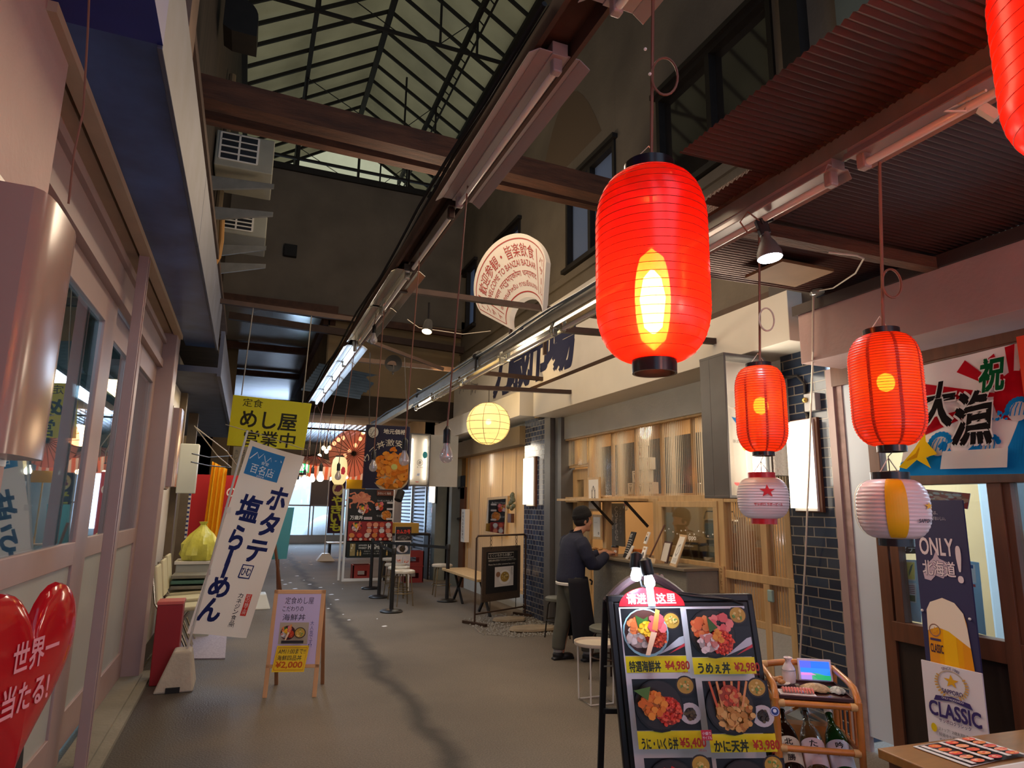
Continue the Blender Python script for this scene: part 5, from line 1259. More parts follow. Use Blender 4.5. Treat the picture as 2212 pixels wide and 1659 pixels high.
def f5(P): P.rect(0, 0, 100, 100, (216, 226, 216)); P.rect(20, 60, 96, 78, (60, 110, 170)); P.text('P', 30, 62, 16, 14, (235, 240, 245), .02)
poster('pale parking notice at the right edge of the tavern glass', ((2196, 1240), (2240, 1250), (2235, 1150), (2192, 1140)), XR + .13, f5)
# good-catch flag
fl = [W(1942, 1028, x=XR - .13), W(2290, 1022, x=XR - .13), W(2290, 720, x=XR - .13), W(1985, 792, x=XR - .13)]
t = thing('fishing_flag', 'big-catch fishing flag with red sun rays and blue waves over the tavern door', 'flag', sum(fl, V()) / 4)
def fw(u, v, e=0):
    p = fl[0].lerp(fl[1], u).lerp(fl[3].lerp(fl[2], u), v); return p + V((.004 * math.sin(u * 13 + v * 3) - .004, 0, 0)), V((-1, 0, 0))
m = MB(); m.sheet(lambda u, v: fw(u, v)[0], 60, 12); m.build('flag_cloth', mk('white_flag_cloth', (226, 222, 220), .85), t, True)
P = Print((0, 0, 0), (1, 0, 0), (0, 0, 1), 120, 100, fw, .00022, .001)
SX, SY, RED2, BLU = 88, 60, (200, 20, 40), (20, 140, 214)
def wedge(a0, a1, R=100):
    pts = [(SX + 14 * math.cos(a0), SY + 14 * math.sin(a0))]
    for r in (30, 50, 75, 100, 130):
        pts.append((SX + r * math.cos(a0), SY + r * math.sin(a0)))
    for r in (130, 100, 75, 50, 30, 14): pts.append((SX + r * math.cos(a1), SY + r * math.sin(a1)))
    out = []
    for i in range(5):
        r0, r1 = (14, 30, 50, 75, 100)[i], (30, 50, 75, 100, 130)[i]
        for j in range(4):
            ra, rb = r0 + (r1 - r0) * j / 4, r0 + (r1 - r0) * (j + 1) / 4
            q = [(SX + r * math.cos(a), SY + r * math.sin(a)) for r, a in ((ra, a0), (rb, a0), (rb, a1), (ra, a1))]
            if all(0 <= x <= 120 and 0 <= y <= 100 for x, y in q): out.append(q)
    pts = [p for q in out for p in q]; P.faces(pts, [tuple(range(4 * i, 4 * i + 4)) for i in range(len(out))], RED2)
for k in range(8): a = math.radians(20 + 24 * k); wedge(a, a + math.radians(11))
P.disc(SX, SY, 15, RED2, 19)
wave = [(0, 2)] + [(x, 20 + 8 * math.sin(x * .11) + (10 if 40 < x < 60 else 0)) for x in range(0, 80, 4)]
def strip(fn, x0, x1, base, c, n=40):
    xs = [x0 + (x1 - x0) * i / n for i in range(n + 1)]; P.faces([(x, y) for x in xs for y in (base, fn(x))], [(2 * i, 2 * i + 2, 2 * i + 3, 2 * i + 1) for i in range(n)], c)
strip(lambda x: 12 + 5 * math.sin(x * .13) + 22 * math.exp(-((x - 36) / 9) ** 2) + 40 * math.exp(-((x - 100) / 13) ** 2) + 10 * math.exp(-((x - 66) / 10) ** 2), 0, 120, 0, BLU, 60)
for cx_, cy_, r in ((33, 30, 9), (72, 26, 8), (93, 52, 8), (110, 22, 10)):
    P.disc(cx_, cy_ - 4, r, (226, 224, 222), r * 1.05)
    for k in range(10): a = .4 + k * .32; P.disc(cx_ + r * math.cos(a), cy_ - 4 + r * 1.05 * math.sin(a), r * .26, BLU, n=10)
    for k in range(4): P.line([(cx_ - r * .7 + k * r * .4, cy_ - r), (cx_ - r * .6 + k * r * .4, cy_ - r * .3), (cx_ - r * .3 + k * r * .3, cy_ + r * .2)], .9, BLU)
P.blobs(46, 30, 6, 10, 1.3, [BLU]); P.blobs(80, 44, 7, 14, 1.2, [BLU])
P.poly([(1, 8), (12, 24), (20, 38), (22, 30), (34, 18), (24, 16), (30, 6), (16, 14), (8, 6)], (238, 196, 20)); P.poly([(4, 12), (14, 20), (18, 30), (16, 16)], (206, 150, 10))
P.rect(38, 5, 88, 20, (228, 222, 216))
for ch, x, y, w_, h_, c in (('大', 14, 42, 28, 38, (30, 24, 26)), ('漁', 45, 25, 30, 42, (30, 24, 26)), ('祝', 62, 66, 20, 26, (10, 96, 50))):
    P.text(ch, x, y, w_, h_, (232, 228, 226), .07); P.text(ch, x, y, w_, h_, c, .035)
P.build('print', t, M_cloth)
MB().tube([fl[3] + V((0, .03, .015)), fl[2] + V((0, -.05, .01))], .006, 6).build('flag_rod', M_wood_mid, t)
tag(MB().box(XR - .16, XR - .15, W(2290, 800, x=XR - .15).y, W(2207, 800, x=XR - .15).y, 2.1, 2.6).build('noren_curtain', mk('orange_red_cloth', (226, 64, 24), .8)), 'strip of orange-red cloth at the right edge above the fish flag', 'cloth')
# beer banner
XBN = 3.93
bq = [W(1994, 1600, x=XBN), W(2116, 1600, x=XBN), W(2095, 1082, x=XBN), W(1985, 1079, x=XBN)]
zb0, zb1 = .32, (bq[2].z + bq[3].z) / 2; yb1, yb0 = W(1988, 1300, x=XBN).y, W(2103, 1300, x=XBN).y
t = thing('beer_banner', 'tall navy standing banner with a beer glass, in front of the tavern door', 'banner', (XBN, (yb0 + yb1) / 2, 0))
MB().box(XBN, XBN + .012, yb0, yb1, zb0, zb1).build('banner_panel', mk('navy_banner', (46, 44, 84), .6), t)
P = Print((XBN, yb1, zb0), (0, yb0 - yb1, 0), (0, 0, zb1 - zb0), 100, 410, lift=.001)
P.text('ONLY', 10, 312, 64, 30, (226, 214, 220), .02)
P.poly([(14, 268), (12, 280), (22, 296), (34, 306), (40, 318), (46, 306), (62, 300), (70, 292), (60, 284), (50, 272), (36, 276), (26, 266)], (196, 178, 196)); P.text('北海道', 12, 276, 62, 26, (48, 44, 84), .045); P.text('北海道', 12, 276, 62, 26, (226, 214, 220), .015)
P.text('!', 78, 268, 9, 62, (226, 214, 220), .01)
P.text('北海道は、', 22, 384, 30, 7, (200, 196, 210), 0); P.text('生ビールがおいしい。', 22, 374, 44, 7, (200, 196, 210), 0)
gl = [(8, 60), (12, 214), (20, 228), (44, 238), (66, 232), (80, 216), (84, 200), (94, 60)]
P.poly(gl, (232, 164, 12)); P.poly([(8, 60), (12, 180), (30, 180), (26, 60)], (224, 150, 40)); P.poly([(34, 60), (40, 190), (62, 190), (64, 60)], (240, 184, 20)); P.poly([(70, 60), (74, 180), (86, 176), (94, 60)], (228, 150, 24))
P.poly([(10.6, 178), (12, 214), (20, 228), (44, 238), (66, 232), (80, 216), (84.5, 192), (87, 160), (50, 182), (30, 186)], (236, 224, 204))
star(P, 24, 180, 7, (226, 160, 40)); P.ring(24, 180, 9, 11, (150, 110, 90)); P.poly([(14, 166), (34, 166), (34, 162), (14, 162)], (70, 60, 100)); P.text('CLASSIC', 13, 142, 24, 14, (52, 40, 66), .02)
P.build('print', t, M_board)
m = MB(); y1_, y0_ = yb1 + .01, yb0 - .02
m.box(XBN - .03, XBN - .02, y0_, y1_, .26, .74); m.build('front_card', mk('white_card', (222, 216, 220), .5), t)
P = Print((XBN - .032, y1_, .26), (0, y0_ - y1_, 0), (0, 0, .48), 100, 160, lift=.001)
NV, GD = (58, 46, 104), (224, 168, 40)
P.ring(50, 128, 22, 24, (190, 170, 150)); star(P, 50, 132, 13, GD); P.arc('SINCE 1985', 50, 128, 25, 2.1, 1.0, 5, NV, .01); P.text('SAPPORO', 33, 108, 34, 8, NV, .015)
for s in (-1, 1):
    for k in range(9): a = PI / 2 + s * (1.0 + .2 * k); P.disc(50 + 25 * math.cos(a), 126 + 25 * math.sin(a), 3.4, (206, 160, 80), 1.6, 8, rot=a)
P.poly([(22, 100), (50, 104), (78, 100), (82, 90), (50, 96), (18, 90)], NV); P.text('ONLY HOKKAIDO', 32, 97, 36, 4, (226, 220, 226), 0)
P.text('CLASSIC', 9, 62, 84, 26, NV, .03); P.text('サッポロクラシック', 24, 52, 52, 7, NV, .01)
P.disc(14, 38, 5, (220, 190, 20), 8)
for i, s in enumerate(('ストップ！20歳未満飲酒・飲酒運転。', '妊娠中や授乳期の飲酒は', 'やめましょう。お酒は楽しく。')): P.text(s, 22, 36 - 10 * i, 72 if i != 1 else 60, 6.5, (50, 46, 60), 0)
P.build('print', t, M_board)
m = MB()
for y in (yb1 - .03, yb0 + .03): m.box(XBN + .0, XBN + .02, y - .01, y + .01, 0, .34); m.box(XBN - .12, XBN + .1, y - .012, y + .012, 0, .015)
m.build('stand_leg', M_enamel, t)
m = MB(); m.ball((XBN - .004, yb1 - .01, W(1992, 1318, x=XBN).z), .008).ball((XBN - .004, yb0 + .03, W(2082, 1335, x=XBN).z), .008); m.build('clip', M_enamel, t)

# ------------------------------------------------------------------ tiled pillar fittings
def pil(px, py): return W(px, py, x=XR)
a, c = W(1724, 905, x=XR - .1), W(1775, 1105, x=XR - .1)
zl0, zl1 = W(1745, 1098, x=XR - .1).z, W(1745, 908, x=XR - .1).z
def wall_lamp(label, x, y0, y1, z0, z1, lit=True, dx=-1, dep=.13):
    t = thing('wall_lamp', label, 'wall lamp', (x, (y0 + y1) / 2, z0))
    MB().box(min(x, x + dx * .03), max(x, x + dx * .03), y0, y1, z0 - .03, z1 + .03).build('back_board', M_wood_mid if lit else mk('brown_lamp_board', (88, 54, 36), .6), t, bevel=.003)
    MB().box(min(x + dx * .03, x + dx * .05), max(x + dx * .03, x + dx * .05), y0 + .03, y1 - .02, z0 - .02, z1 + .02).build('base_plate', M_enamel, t)
    m = MB(); xa, xb = x + dx * .05, x + dx * dep; n = 10
    ym, hw = (y0 + y1) / 2, (y1 - y0) / 2 - .03
    prof = [(xa, ym - hw)] + [(xa + (xb - xa) * math.sin(PI * i / n) ** .3, ym - hw * (abs(math.cos(PI * i / n)) ** .55) * (1 if i < n / 2 else -1)) for i in range(1, n)] + [(xa, ym + hw)]
    k = len(prof); m.add([(p[0], p[1], z0) for p in prof] + [(p[0], p[1], z1) for p in prof], [(i, i + 1, k + i + 1, k + i) for i in range(k - 1)] + [tuple(range(k)), tuple(range(k, 2 * k))[::-1]])
    m.build('lamp_cover', M_lampcover_on if lit else M_lampcover_off, t, True)
    if lit: lamp('light_wall_lamp', 'AREA', ((xb - .02) if dx < 0 else xb + .02, ym, (z0 + z1) / 2), 7, (255, 232, 204), .12, (x + dx * 2, ym - .3, (z0 + z1) / 2), sy=z1 - z0)
    return t
wall_lamp('lit acrylic wall lamp on the near tiled pillar, beside the red-star lantern', XR, YP1 - .36, YP1 - .09, zl0, zl1)
a = W(1140, 990, x=XR); wall_lamp('lit acrylic wall lamp on the far tiled pillar above the hanging chalkboard', XR, 9.12, 9.44, W(1145, 1090, x=XR).z, W(1145, 992, x=XR).z)
wall_lamp('small lit wall lamp by the louvred shutter, farthest of the right wall', 3.98, 14.3, 14.62, W(938, 1085, x=3.98).z, W(938, 1030, x=3.98).z)
t = thing('switch_box', 'small grey junction box with a brass socket on the near tiled pillar', 'junction box', pil(1760, 870))
q = pil(1760, 870)
MB().box(XR - .06, XR, q.y - .06, q.y + .05, q.z - .07, q.z + .07).build('box', mk('grey_box', (150, 148, 146), .5), t, bevel=.004)
MB().ball((XR - .07, q.y + .03, q.z + .02), .022).build('socket', mk('brass', (190, 160, 90), .3, .8), t, True)
tag(MB().tube([W(1757, 640, x=3.66), W(1756, 760, x=3.66), W(1752, 870, x=3.96), W(1748, 1000, x=3.94), W(1740, 1200, x=4.02), W(1728, 1425, x=4.07), W(1722, 1470, x=4.08)], .007, 8).build('white_cable', M_pvc, smooth=True), 'long white cable hanging down the near tiled pillar', 'cable')
tag(MB().tube([W(1690, 815, x=4.05), W(1722, 812, x=4.08), W(1738, 830, x=4.08), W(1740, 890, x=4.08), W(1748, 905, x=4.08)], .012, 8).build('conduit', M_steel_dark, smooth=True), 'dark conduit bending down to the junction box', 'conduit')
tag(MB().ball(W(1765, 632, x=3.68), .035, (1.2, 1.6, .8)).build('wrapped_socket', mk_sheet('clear_wrap', (220, 220, 215), .4, .3, .3, .1), smooth=True), 'socket wrapped in clear plastic on the near fascia edge', 'socket')
tag(MB().tube([W(1768, 628, x=3.66), W(1800, 622, x=3.62), W(1848, 590, x=3.2), W(1866, 558, x=3.0), W(1850, 552, x=2.9), W(1790, 545, x=2.8)], .005, 6).build('loose_wire', M_pvc, smooth=True), 'loose pale wire under the canopy near the fascia', 'wire')
pg = W(2118, 232, d=2.2)
tag(MB().bar(pg, pg + V((.03, -.03, -.05)), .03, .03).tube([pg, pg + V((-.03, .02, .04)), W(2085, 240, d=2.2), W(2040, 240, d=2.2), W(2070, 225, d=2.2), W(2130, 195, d=2.1)], .005, 6).build('plug', M_pvc, smooth=True), 'pale plug with a looped flex on the canopy beam', 'plug')

# box sign standing out from the wall (lit)
def blade(label, y, x0, x1, z0, z1, th, fn, side=M_greysteel):
    t = thing('box_sign', label, 'box sign', ((x0 + x1) / 2, y, z0))
    m = MB(); m.box(x0, x0 + .02, y, y + th, z0, z1).box(x1 - .02, x1, y, y + th, z0, z1).box(x0, x1, y, y + th, z0, z0 + .02).box(x0, x1, y, y + th, z1 - .02, z1); m.box(x0, x1, y + th * .6, y + th * .62, z0, z1); m.build('casing', side, t, bevel=.002)
    for xx in (x0 + .055, x1 - .075): MB().tube([(xx, y + th * .35, z0 + .12), (xx, y + th * .35, z1 - .1)], .014, 10).build('tube', mk_emit('sign_tube', (255, 246, 236), 9), t)
    m = MB().box(x0 + .02, x1 - .02, y + th * .55, y + th * .58, z0 + .02, z1 - .02); m.build('reflector', mk('sign_inside', (226, 214, 196), .6), t)
    MB().box(x0 + .02, x1 - .02, y + .012, y + .016, z0 + .02, z1 - .02).build('face_glass', mk_glass('sign_face', (240, 240, 238), .05), t)
    P = Print((x0 + .02, y + .011, z0 + .02), (x1 - x0 - .04, 0, 0), (0, 0, z1 - z0 - .04), 100, 100 * (z1 - z0) / (x1 - x0)); fn(P); P.build('print', t)
    lamp('light_box_sign', 'AREA', ((x0 + x1) / 2, y - .02, (z0 + z1) / 2), 9, (255, 240, 216), (x1 - x0) * .8, ((x0 + x1) / 2, y - 2, (z0 + z1) / 2), sy=(z1 - z0) * .8)
    return t
def deer(P):
    P.poly([(24, 118), (32, 140), (40, 152), (46, 140), (58, 150), (52, 132), (46, 120)], (20, 130, 190)); P.poly([(32, 104), (34, 122), (48, 122), (46, 104), (40, 96)], (20, 160, 110)); P.poly([(34, 90), (34, 104), (46, 104), (44, 90), (40, 84)], (240, 210, 30)); P.poly([(10, 148), (24, 146), (32, 136), (26, 130)], (20, 120, 190))
    for s in (-1, 1):
        P.line([(40 + s * 4, 150), (40 + s * 12, 160), (40 + s * 16, 178)], 2, (214, 60, 110)); P.line([(40 + s * 12, 160), (40 + s * 22, 166)], 1.6, (230, 120, 40))
    P.text('鎌倉ランチサロン', 10, 98, 70, 7, (120, 110, 100), 0); P.disc(18, 24, 9, (214, 90, 90), 6, 16, PI, 2 * PI)
yb_ = 4.06
blade('big lit box sign with a colourful deer head, behind the small red lantern', yb_, 3.45, 3.88, 1.71, 2.86, .3, deer)
def kura(P):
    P.ring(52, 110, 14, 16, (70, 70, 70)); P.text('倉', 43, 102, 18, 17, (60, 60, 60), .01); P.text('倉ノ台所', 36, 84, 34, 7, (60, 60, 60), 0); P.disc(78, 150, 13, (60, 170, 180), 18); P.disc(40, 16, 10, (200, 60, 60), 4, 12, PI, 2 * PI); P.blobs(44, 50, 10, 8, 3, [(150, 170, 220), (200, 210, 120)])
blade('lit white box sign with a round crest, right of the sea urchin sign', 12.0, 2.78, 3.17, 1.97, 2.95, .2, kura)
struct('wall_right_stucco', MB().box(3.9, 4.1, 4.06, 4.34, W(1690, 1027, y=4.06).z, W(1690, 828, y=4.06).z + .05), mk('rough_stucco', (150, 144, 138), .95, bump=.9, bs=45))
# ------------------------------------------------------------------ coffee stand
def g(px, py): return W(px, py, x=XG)
ZS = 1.73                                            # sill line of the screen
room = MB().box(6.0, 6.1, 3.9, 8.8, 0, 3.3); room.box(4.3, 6.0, 3.9, 4.0, 0, 3.3); room.box(4.3, 6.0, 8.75, 8.85, 0, 3.3); room.box(4.25, 6.0, 3.9, 8.8, 3.2, 3.3)
struct('wall_right_coffee_room', room, mk('plywood_lining', (214, 172, 116), .7, var=.12, vs_=2))
YW1, YW0 = g(1425, 1100).y, g(1552, 1100).y          # serving window on the right
YO1, YO0 = g(1312, 1100).y, g(1412, 1100).y          # open hatch
o = struct('window_7', ribbed(4.18, g(1262, 990).y, ZS, 2.57, XG + .05, .034, .007), M_poly)
ribbed(g(1262, 990).y, 8.42, 2.2, 2.57, XG + .05, .034, .007).build('poly_sheet', M_poly, o)
b = MB()
for px in (1262, 1312, 1362, 1418, 1485): y = g(px, 1000).y; b.box(XG + .07, XG + .1, y - .02, y + .02, ZS, 2.57)
b.box(XG + .0, XG + .1, 4.15, 8.45, 2.56, 2.6); b.box(XG + .06, XG + .1, g(1262, 990).y, 8.42, 2.17, 2.22)
b.build('screen_post', M_wood_pale, o)
b = MB().box(XG, XG + .1, 4.15, 8.42, ZS - .04, ZS + .03)
struct('trim_20', b, M_wood_pale, bevel=.003)
b = MB()
for px, w_ in ((1213, .08), (1306, .09), (1418, .1), (1558, .1), (1650, .07), (1703, .06)): y = g(px, 1150).y; b.box(XG - .005, XG + .08, y - w_ / 2, y + w_ / 2, .12 if px != 1306 else 1.08, ZS)
b.box(XG - .01, XG + .06, 4.15, YW1, 1.0, 1.07); b.box(XG - .0, XG + .06, 4.15, YW0 - .05, .62, .68)
struct('trim_21', b, M_wood_pale, bevel=.004)
# hinged hatch board swung up flat
t = thing('hatch_board', 'pale wooden hatch flap propped up level above the coffee counter', 'flap', (XG - .25, (YO0 + YO1) / 2, ZS))
y1_ = g(1213, 1078).y
MB().box(XG - .32, XG - .01, YO0 + .1, y1_ - .5, ZS - .03, ZS).build('board', M_wood_pale, t, bevel=.003)
m = MB()
for y in (YO1 - .1, YO0 + .15): m.bar((XG - .28, y, ZS - .03), (XG + .02, y, 1.42), .015, .03)
m.build('strut', M_steel_dark, t)
# serving window with white lettering
f = MB(); x0, x1 = XG - .02, XG + .04
for a, c in ((YW0, YW0 + .06), (YW1 - .06, YW1)): f.box(x0, x1, a, c, 1.06, 1.70)
f.box(x0, x1, YW0, YW1, 1.06, 1.12); f.box(x0, x1, YW0, YW1, 1.64, 1.70)
o = struct('window_8', f, M_wood_pale, bevel=.003)
MB().box(XG + .005, XG + .01, YW0, YW1, 1.1, 1.68).build('pane', M_glass, o)
P = Print((XG + .003, YW1 - .06, 1.12), (0, YW0 - YW1 + .12, 0), (0, 0, .52), 100, 66, lift=.001)
for i in range(12): P.disc(3 + 8.4 * i, 34 + 3 * math.sin(i * 1.7), 1.0, (238, 236, 230), n=10)
P.text('ippo ippo', 33, 23, 32, 8, (238, 236, 230), .015); P.text('いっぽ いっぽ コーヒー', 40, 16, 20, 2.4, (238, 236, 230), 0)
P.build('lettering', o)
m = MB().tube([(XG - .03, g(1478, 1212).y, 1.075), (XG - .045, g(1485, 1212).y, 1.075), (XG - .03, g(1492, 1212).y, 1.075)], .008, 6); m.build('handle', M_black, o, True)
# ribbed panels right of the window and below the rail
o = struct('window_9', ribbed(4.18, YW0 - .06, .68, 1.7, XG + .03, .034, .007), M_poly)
ribbed(4.18, YW0 - .06, .1, .64, XG + .03, .034, .007).build('lower_sheet', M_poly_far, o)
ribbed(YW0 - .02, g(1484, 1250).y, .1, 1.0, XG + .03, .034, .007).build('lower_sheet', M_poly_far, o)
ribbed(g(1306, 1150).y, 7.2, 1.1, ZS - .05, XG + .03, .034, .007).build('side_sheet', M_poly, o)
# door at the far end with pale frame
f = MB(); ya_, yb2 = g(1256, 1100).y, 8.4
for a, c in ((ya_, ya_ + .16), (yb2 - .16, yb2)): f.box(XG + .12, XG + .17, a, c, .05, 2.15)
f.box(XG + .12, XG + .17, ya_, yb2, 2.0, 2.15); f.box(XG + .12, XG + .17, ya_, yb2, .05, .5); f.box(XG + .12, XG + .17, ya_, yb2, 1.2, 1.3)
o = struct('door_8', f, M_wood_pale, bevel=.003)
MB().box(XG + .14, XG + .15, ya_, yb2, .1, 2.1).build('door_glass', M_glass, o)
P = Print((XG + .118, yb2 - .16, .7), (0, ya_ - yb2 + .32, 0), (0, 0, .9), 60, 90, lift=.002)
P.text('ippo ippo', 8, 52, 34, 7, (240, 236, 226), .015)
for i in range(9): P.disc(4 + 5 * i, 62 + 2 * math.sin(i * 2), .9, (240, 236, 226), n=8)
for i in range(9): P.line([(10 + 2 * math.sin(i * 3), 46 - 5 * i), (24, 47 - 5 * i), (40 + 5 * math.sin(i * 5), 45.5 - 5 * i)], .8, (60, 50, 40))
P.build('lettering', o)
# concrete counter
YC1, YC0 = W(1304, 1202, x=3.82).y, W(1482, 1224, x=3.82).y
t = thing('counter', 'grey concrete counter of the coffee stand with stickers on its front', 'counter', (4.0, (YC0 + YC1) / 2, 0))
MB().box(3.82, XG + .1, YC0, YC1 + .25, 0, 1.055).build('counter_body', M_concrete, t, bevel=.012)
MB().box(3.78, XG + .3, YC0 - .02, YC1 + .3, 1.055, 1.08).build('countertop', mk('counter_top', (128, 116, 98), .5, var=.25, vs_=4), t, bevel=.003)
P = Print((3.819, YC1 + .2, 0), (0, YC0 - YC1 - .2, 0), (0, 0, 1.05), 160, 105, lift=.001)
P.disc(75, 95, 2.6, (20, 96, 60)); P.disc(75, 95, 1.2, (30, 60, 50)); P.disc(124, 96, 3.4, (206, 180, 190)); P.poly([(112, 92), (118, 93), (119, 100), (113, 99)], (196, 150, 120)); star(P, 138, 88, 5, (96, 92, 84)); star(P, 138, 88, 3.6, (140, 136, 124))
P.build('sticker', t)
ZC = 1.08
def std(label, name, cat, px, py, x, z=ZC):
    p = W(px, py, x=x); p.z = z; return thing(name, label, cat, p), p
# things on the counter
def cup(label, px, x, s=1.0, z=ZC):
    t, p = std(label, 'paper_cup', 'cup', px, 1200, x, z)
    MB().lathe([(.028 * s, 0), (.04 * s, .1 * s)], p, 20).build('cup_body', mk('kraft_cup', (186, 140, 96), .6), t, True)
    MB().lathe([(.043 * s, .1 * s), (.043 * s, .112 * s), (.036 * s, .122 * s), (.001, .122 * s)], p, 20, cap=False).build('cup_lid', M_black, t, True)
    a = math.atan2(-p.y, -p.x); n = V((math.cos(a), math.sin(a), 0)); X = V((-n.y, n.x, 0))
    m = MB(); m.lathe([(.001, .0015), (.017 * s, .0015)], p + n * .0355 * s + V((0, 0, .055 * s)), 16, (X, V((0, 0, 1)), n), cap=False); m.build('round_sticker', M_enamel, t); return t
cup('brown paper cup with a round white sticker and black lid, on the coffee counter', 1329, 3.95)
def slab(label, name, cat, px, py, x, w_, h_, lean, yaw, mat, fn=None, Wd=100, Hd=140, th=.012, z=ZC, border=None):
    t, p = std(label, name, cat, px, py, x, z)
    U = V((-math.sin(yaw), -math.cos(yaw), 0)); N = V((-math.cos(yaw), math.sin(yaw), 0)); Vv = V((0, 0, 1)) * math.cos(lean) - N * math.sin(lean); NN = U.cross(Vv)
    o_ = p - U * w_ / 2
    MB().obox(o_ - NN * th, U * w_, Vv * h_, NN * th).build('board', mat, t, bevel=.002)
    if border: MB().obox(o_ + U * border + Vv * border + NN * .0005, U * (w_ - 2 * border), Vv * (h_ - 2 * border), NN * .001).build('paper', M_enamel, t)
    if fn: P = Print(o_ + NN * .0015, U * w_, Vv * h_, Wd, Hd, lift=.0008, step=.0001); fn(P); P.build('lettering', t)
    return t, p
def chalk(P):
    P.text('HOT', 14, 108, 40, 20, (216, 212, 200), .01)
    for i in range(7): P.line([(10, 96 - 12 * i), (40 + 12 * (i % 3), 98 - 12 * i), (84 - 8 * (i % 2), 95 - 12 * i)], 2.4, (206, 202, 190))
slab('small chalkboard with white handwriting leaning on the coffee counter', 'chalkboard', 'chalkboard', 1350, 1200, 3.95, .17, .3, .35, .25, M_blackmat, chalk)
slab('stack of pale cards in front of the small chalkboard', 'card_holder', 'cards', 1352, 1203, 3.88, .11, .16, .5, .4, M_enamel, lambda P: [P.line([(10, 20 + 18 * i), (90, 24 + 18 * i)], 2, (150, 120, 110)) for i in range(6)])
slab('brown wooden display easel with packets on the coffee counter', 'display_easel', 'easel', 1398, 1202, 3.95, .1, .42, .45, .55, M_wood_mid)
slab('white drip-bag packet on the brown easel', 'coffee_packet', 'packet', 1392, 1180, 3.9, .09, .13, .4, .3, M_enamel, lambda P: (P.rect(20, 30, 80, 80, (60, 54, 50)), P.rect(30, 95, 70, 120, (196, 150, 90))), z=ZC + .18)
slab('lower white drip-bag packet beside the brown easel', 'coffee_packet', 'packet', 1384, 1203, 3.86, .1, .16, .35, .2, M_enamel, lambda P: (P.disc(50, 60, 26, (58, 52, 50)), P.rect(20, 108, 80, 126, (180, 140, 90))))
slab('small orange box on the coffee counter', 'goods_box', 'box', 1371, 1202, 4.0, .11, .1, .02, .1, mk('orange_card', (204, 118, 48), .6), th=.08)
slab('small tray of paper slips at the front of the coffee counter', 'slip_tray', 'tray', 1405, 1206, 3.86, .2, .05, .3, .2, M_wood_pale, th=.1)
def framed(P):
    P.rect(10, 12, 90, 130, (226, 222, 214)); P.poly([(32, 50), (40, 92), (66, 100), (72, 60), (52, 40)], (150, 148, 146)); P.poly([(40, 56), (46, 84), (62, 90), (64, 64), (52, 52)], (226, 222, 214))
    for i in range(5): P.line([(24, 34 - 4 * i), (78, 36 - 4 * i)], 1.4, (120, 116, 112))
slab('pale wooden frame with a printed drink list on a little easel, front of the counter', 'picture_frame', 'frame', 1452, 1216, 3.84, .22, .32, .38, .35, M_wood_pale, framed)
slab('small dark photo frame behind the pale drink-list frame', 'picture_frame', 'frame', 1432, 1208, 3.98, .15, .22, .3, .1, mk('dark_red_frame', (70, 36, 32), .5), lambda P: P.rect(10, 10, 90, 130, (206, 202, 196)))
t, p = std('stacked plastic-wrapped cookies beside the waiting man', 'cookie_pack', 'sweets', 1298, 1200, 3.95)
m = MB(); rd = random.Random(2)
for i in range(10): m.ball(p + V((rd.uniform(-.05, .05), rd.uniform(-.12, .12), .025 + rd.uniform(0, .05))), .035, (1, 1, .5), 10, 6)
m.build('cookies', mk('cookie_brown', (190, 140, 84), .6, var=.3, vs_=40), t, True)
# framed prints on the screen
def hexart(P):
    c = (60, 60, 66)
    for k in (1, .66): 
        q = [(50 + 26 * k * math.cos(a) * .8, 70 + 40 * k * math.sin(a)) for a in [PI / 6 + PI / 3 * i for i in range(7)]]; P.line(q, 3, c)
    for i in range(6): a = PI / 6 + PI / 3 * i; P.line([(50 + 13 * math.cos(a), 70 + 26 * math.sin(a)), (50 + 21 * math.cos(a), 70 + 40 * math.sin(a))], 3, c)
def frm(label, px0, py0, px1, py1, fn):
    a, c = W(px0, py1, x=XG - .05), W(px1, py0, x=XG - .05)
    t = thing('picture_frame', label, 'frame', (XG - .05, (a.y + c.y) / 2, a.z))
    MB().box(XG - .05, XG - .03, c.y, a.y, a.z, c.z).build('frame', M_wood_pale, t, bevel=.003)
    MB().box(XG - .053, XG - .05, c.y + .03, a.y - .03, a.z + .03, c.z - .03).build('paper', M_enamel, t)
    P = Print((XG - .0535, a.y - .03, a.z + .03), (0, c.y - a.y + .06, 0), (0, 0, c.z - a.z - .06), 100, 140, lift=.0008); fn(P); P.build('print', t); return t
frm('framed hexagon line drawing, upper one on the ribbed screen behind the man', 1270, 1030, 1295, 1104, hexart)
frm('framed certificate with a small hexagon crest, beside the man\'s face', 1280, 1112, 1299, 1164, lambda P: (P.line([(14, 100), (60, 102)], 2, (150, 146, 140)), P.disc(78, 26, 10, (60, 60, 66), n=6), P.disc(78, 26, 5, (214, 210, 204), n=6)))
# inside: menu slate, shelf goods, espresso machine, jars, cups
t, p = std('tall grey slate menu with vertical lettering inside the hatch', 'menu_slate', 'slate', 1334, 1180, XG + .2)
MB().box(XG + .2, XG + .22, p.y - .16, p.y + .16, 1.15, 1.68).build('board', mk('grey_slate', (120, 118, 108), .6), t)
P = Print((XG + .199, p.y + .16, 1.15), (0, -.32, 0), (0, 0, .53), 60, 100, lift=.001)
for i, ch in enumerate('Coffee'): P.text(ch, 20, 80 - 13.5 * i, 14, 12, (222, 218, 206), .0)
for i, ch in enumerate('ippo'): P.text(ch, 6, 66 - 9 * i, 7, 8, (222, 218, 206), 0)
for i, ch in enumerate('ハンドドリップ'): P.text(ch, 42, 84 - 9 * i, 7, 7, (222, 218, 206), 0)
P.build('lettering', t)
b = MB()
for i in range(7): y = 4.25 + .62 * i; b.box(XG + .62, XG + .64, y, y + .5, 1.8, 2.5)
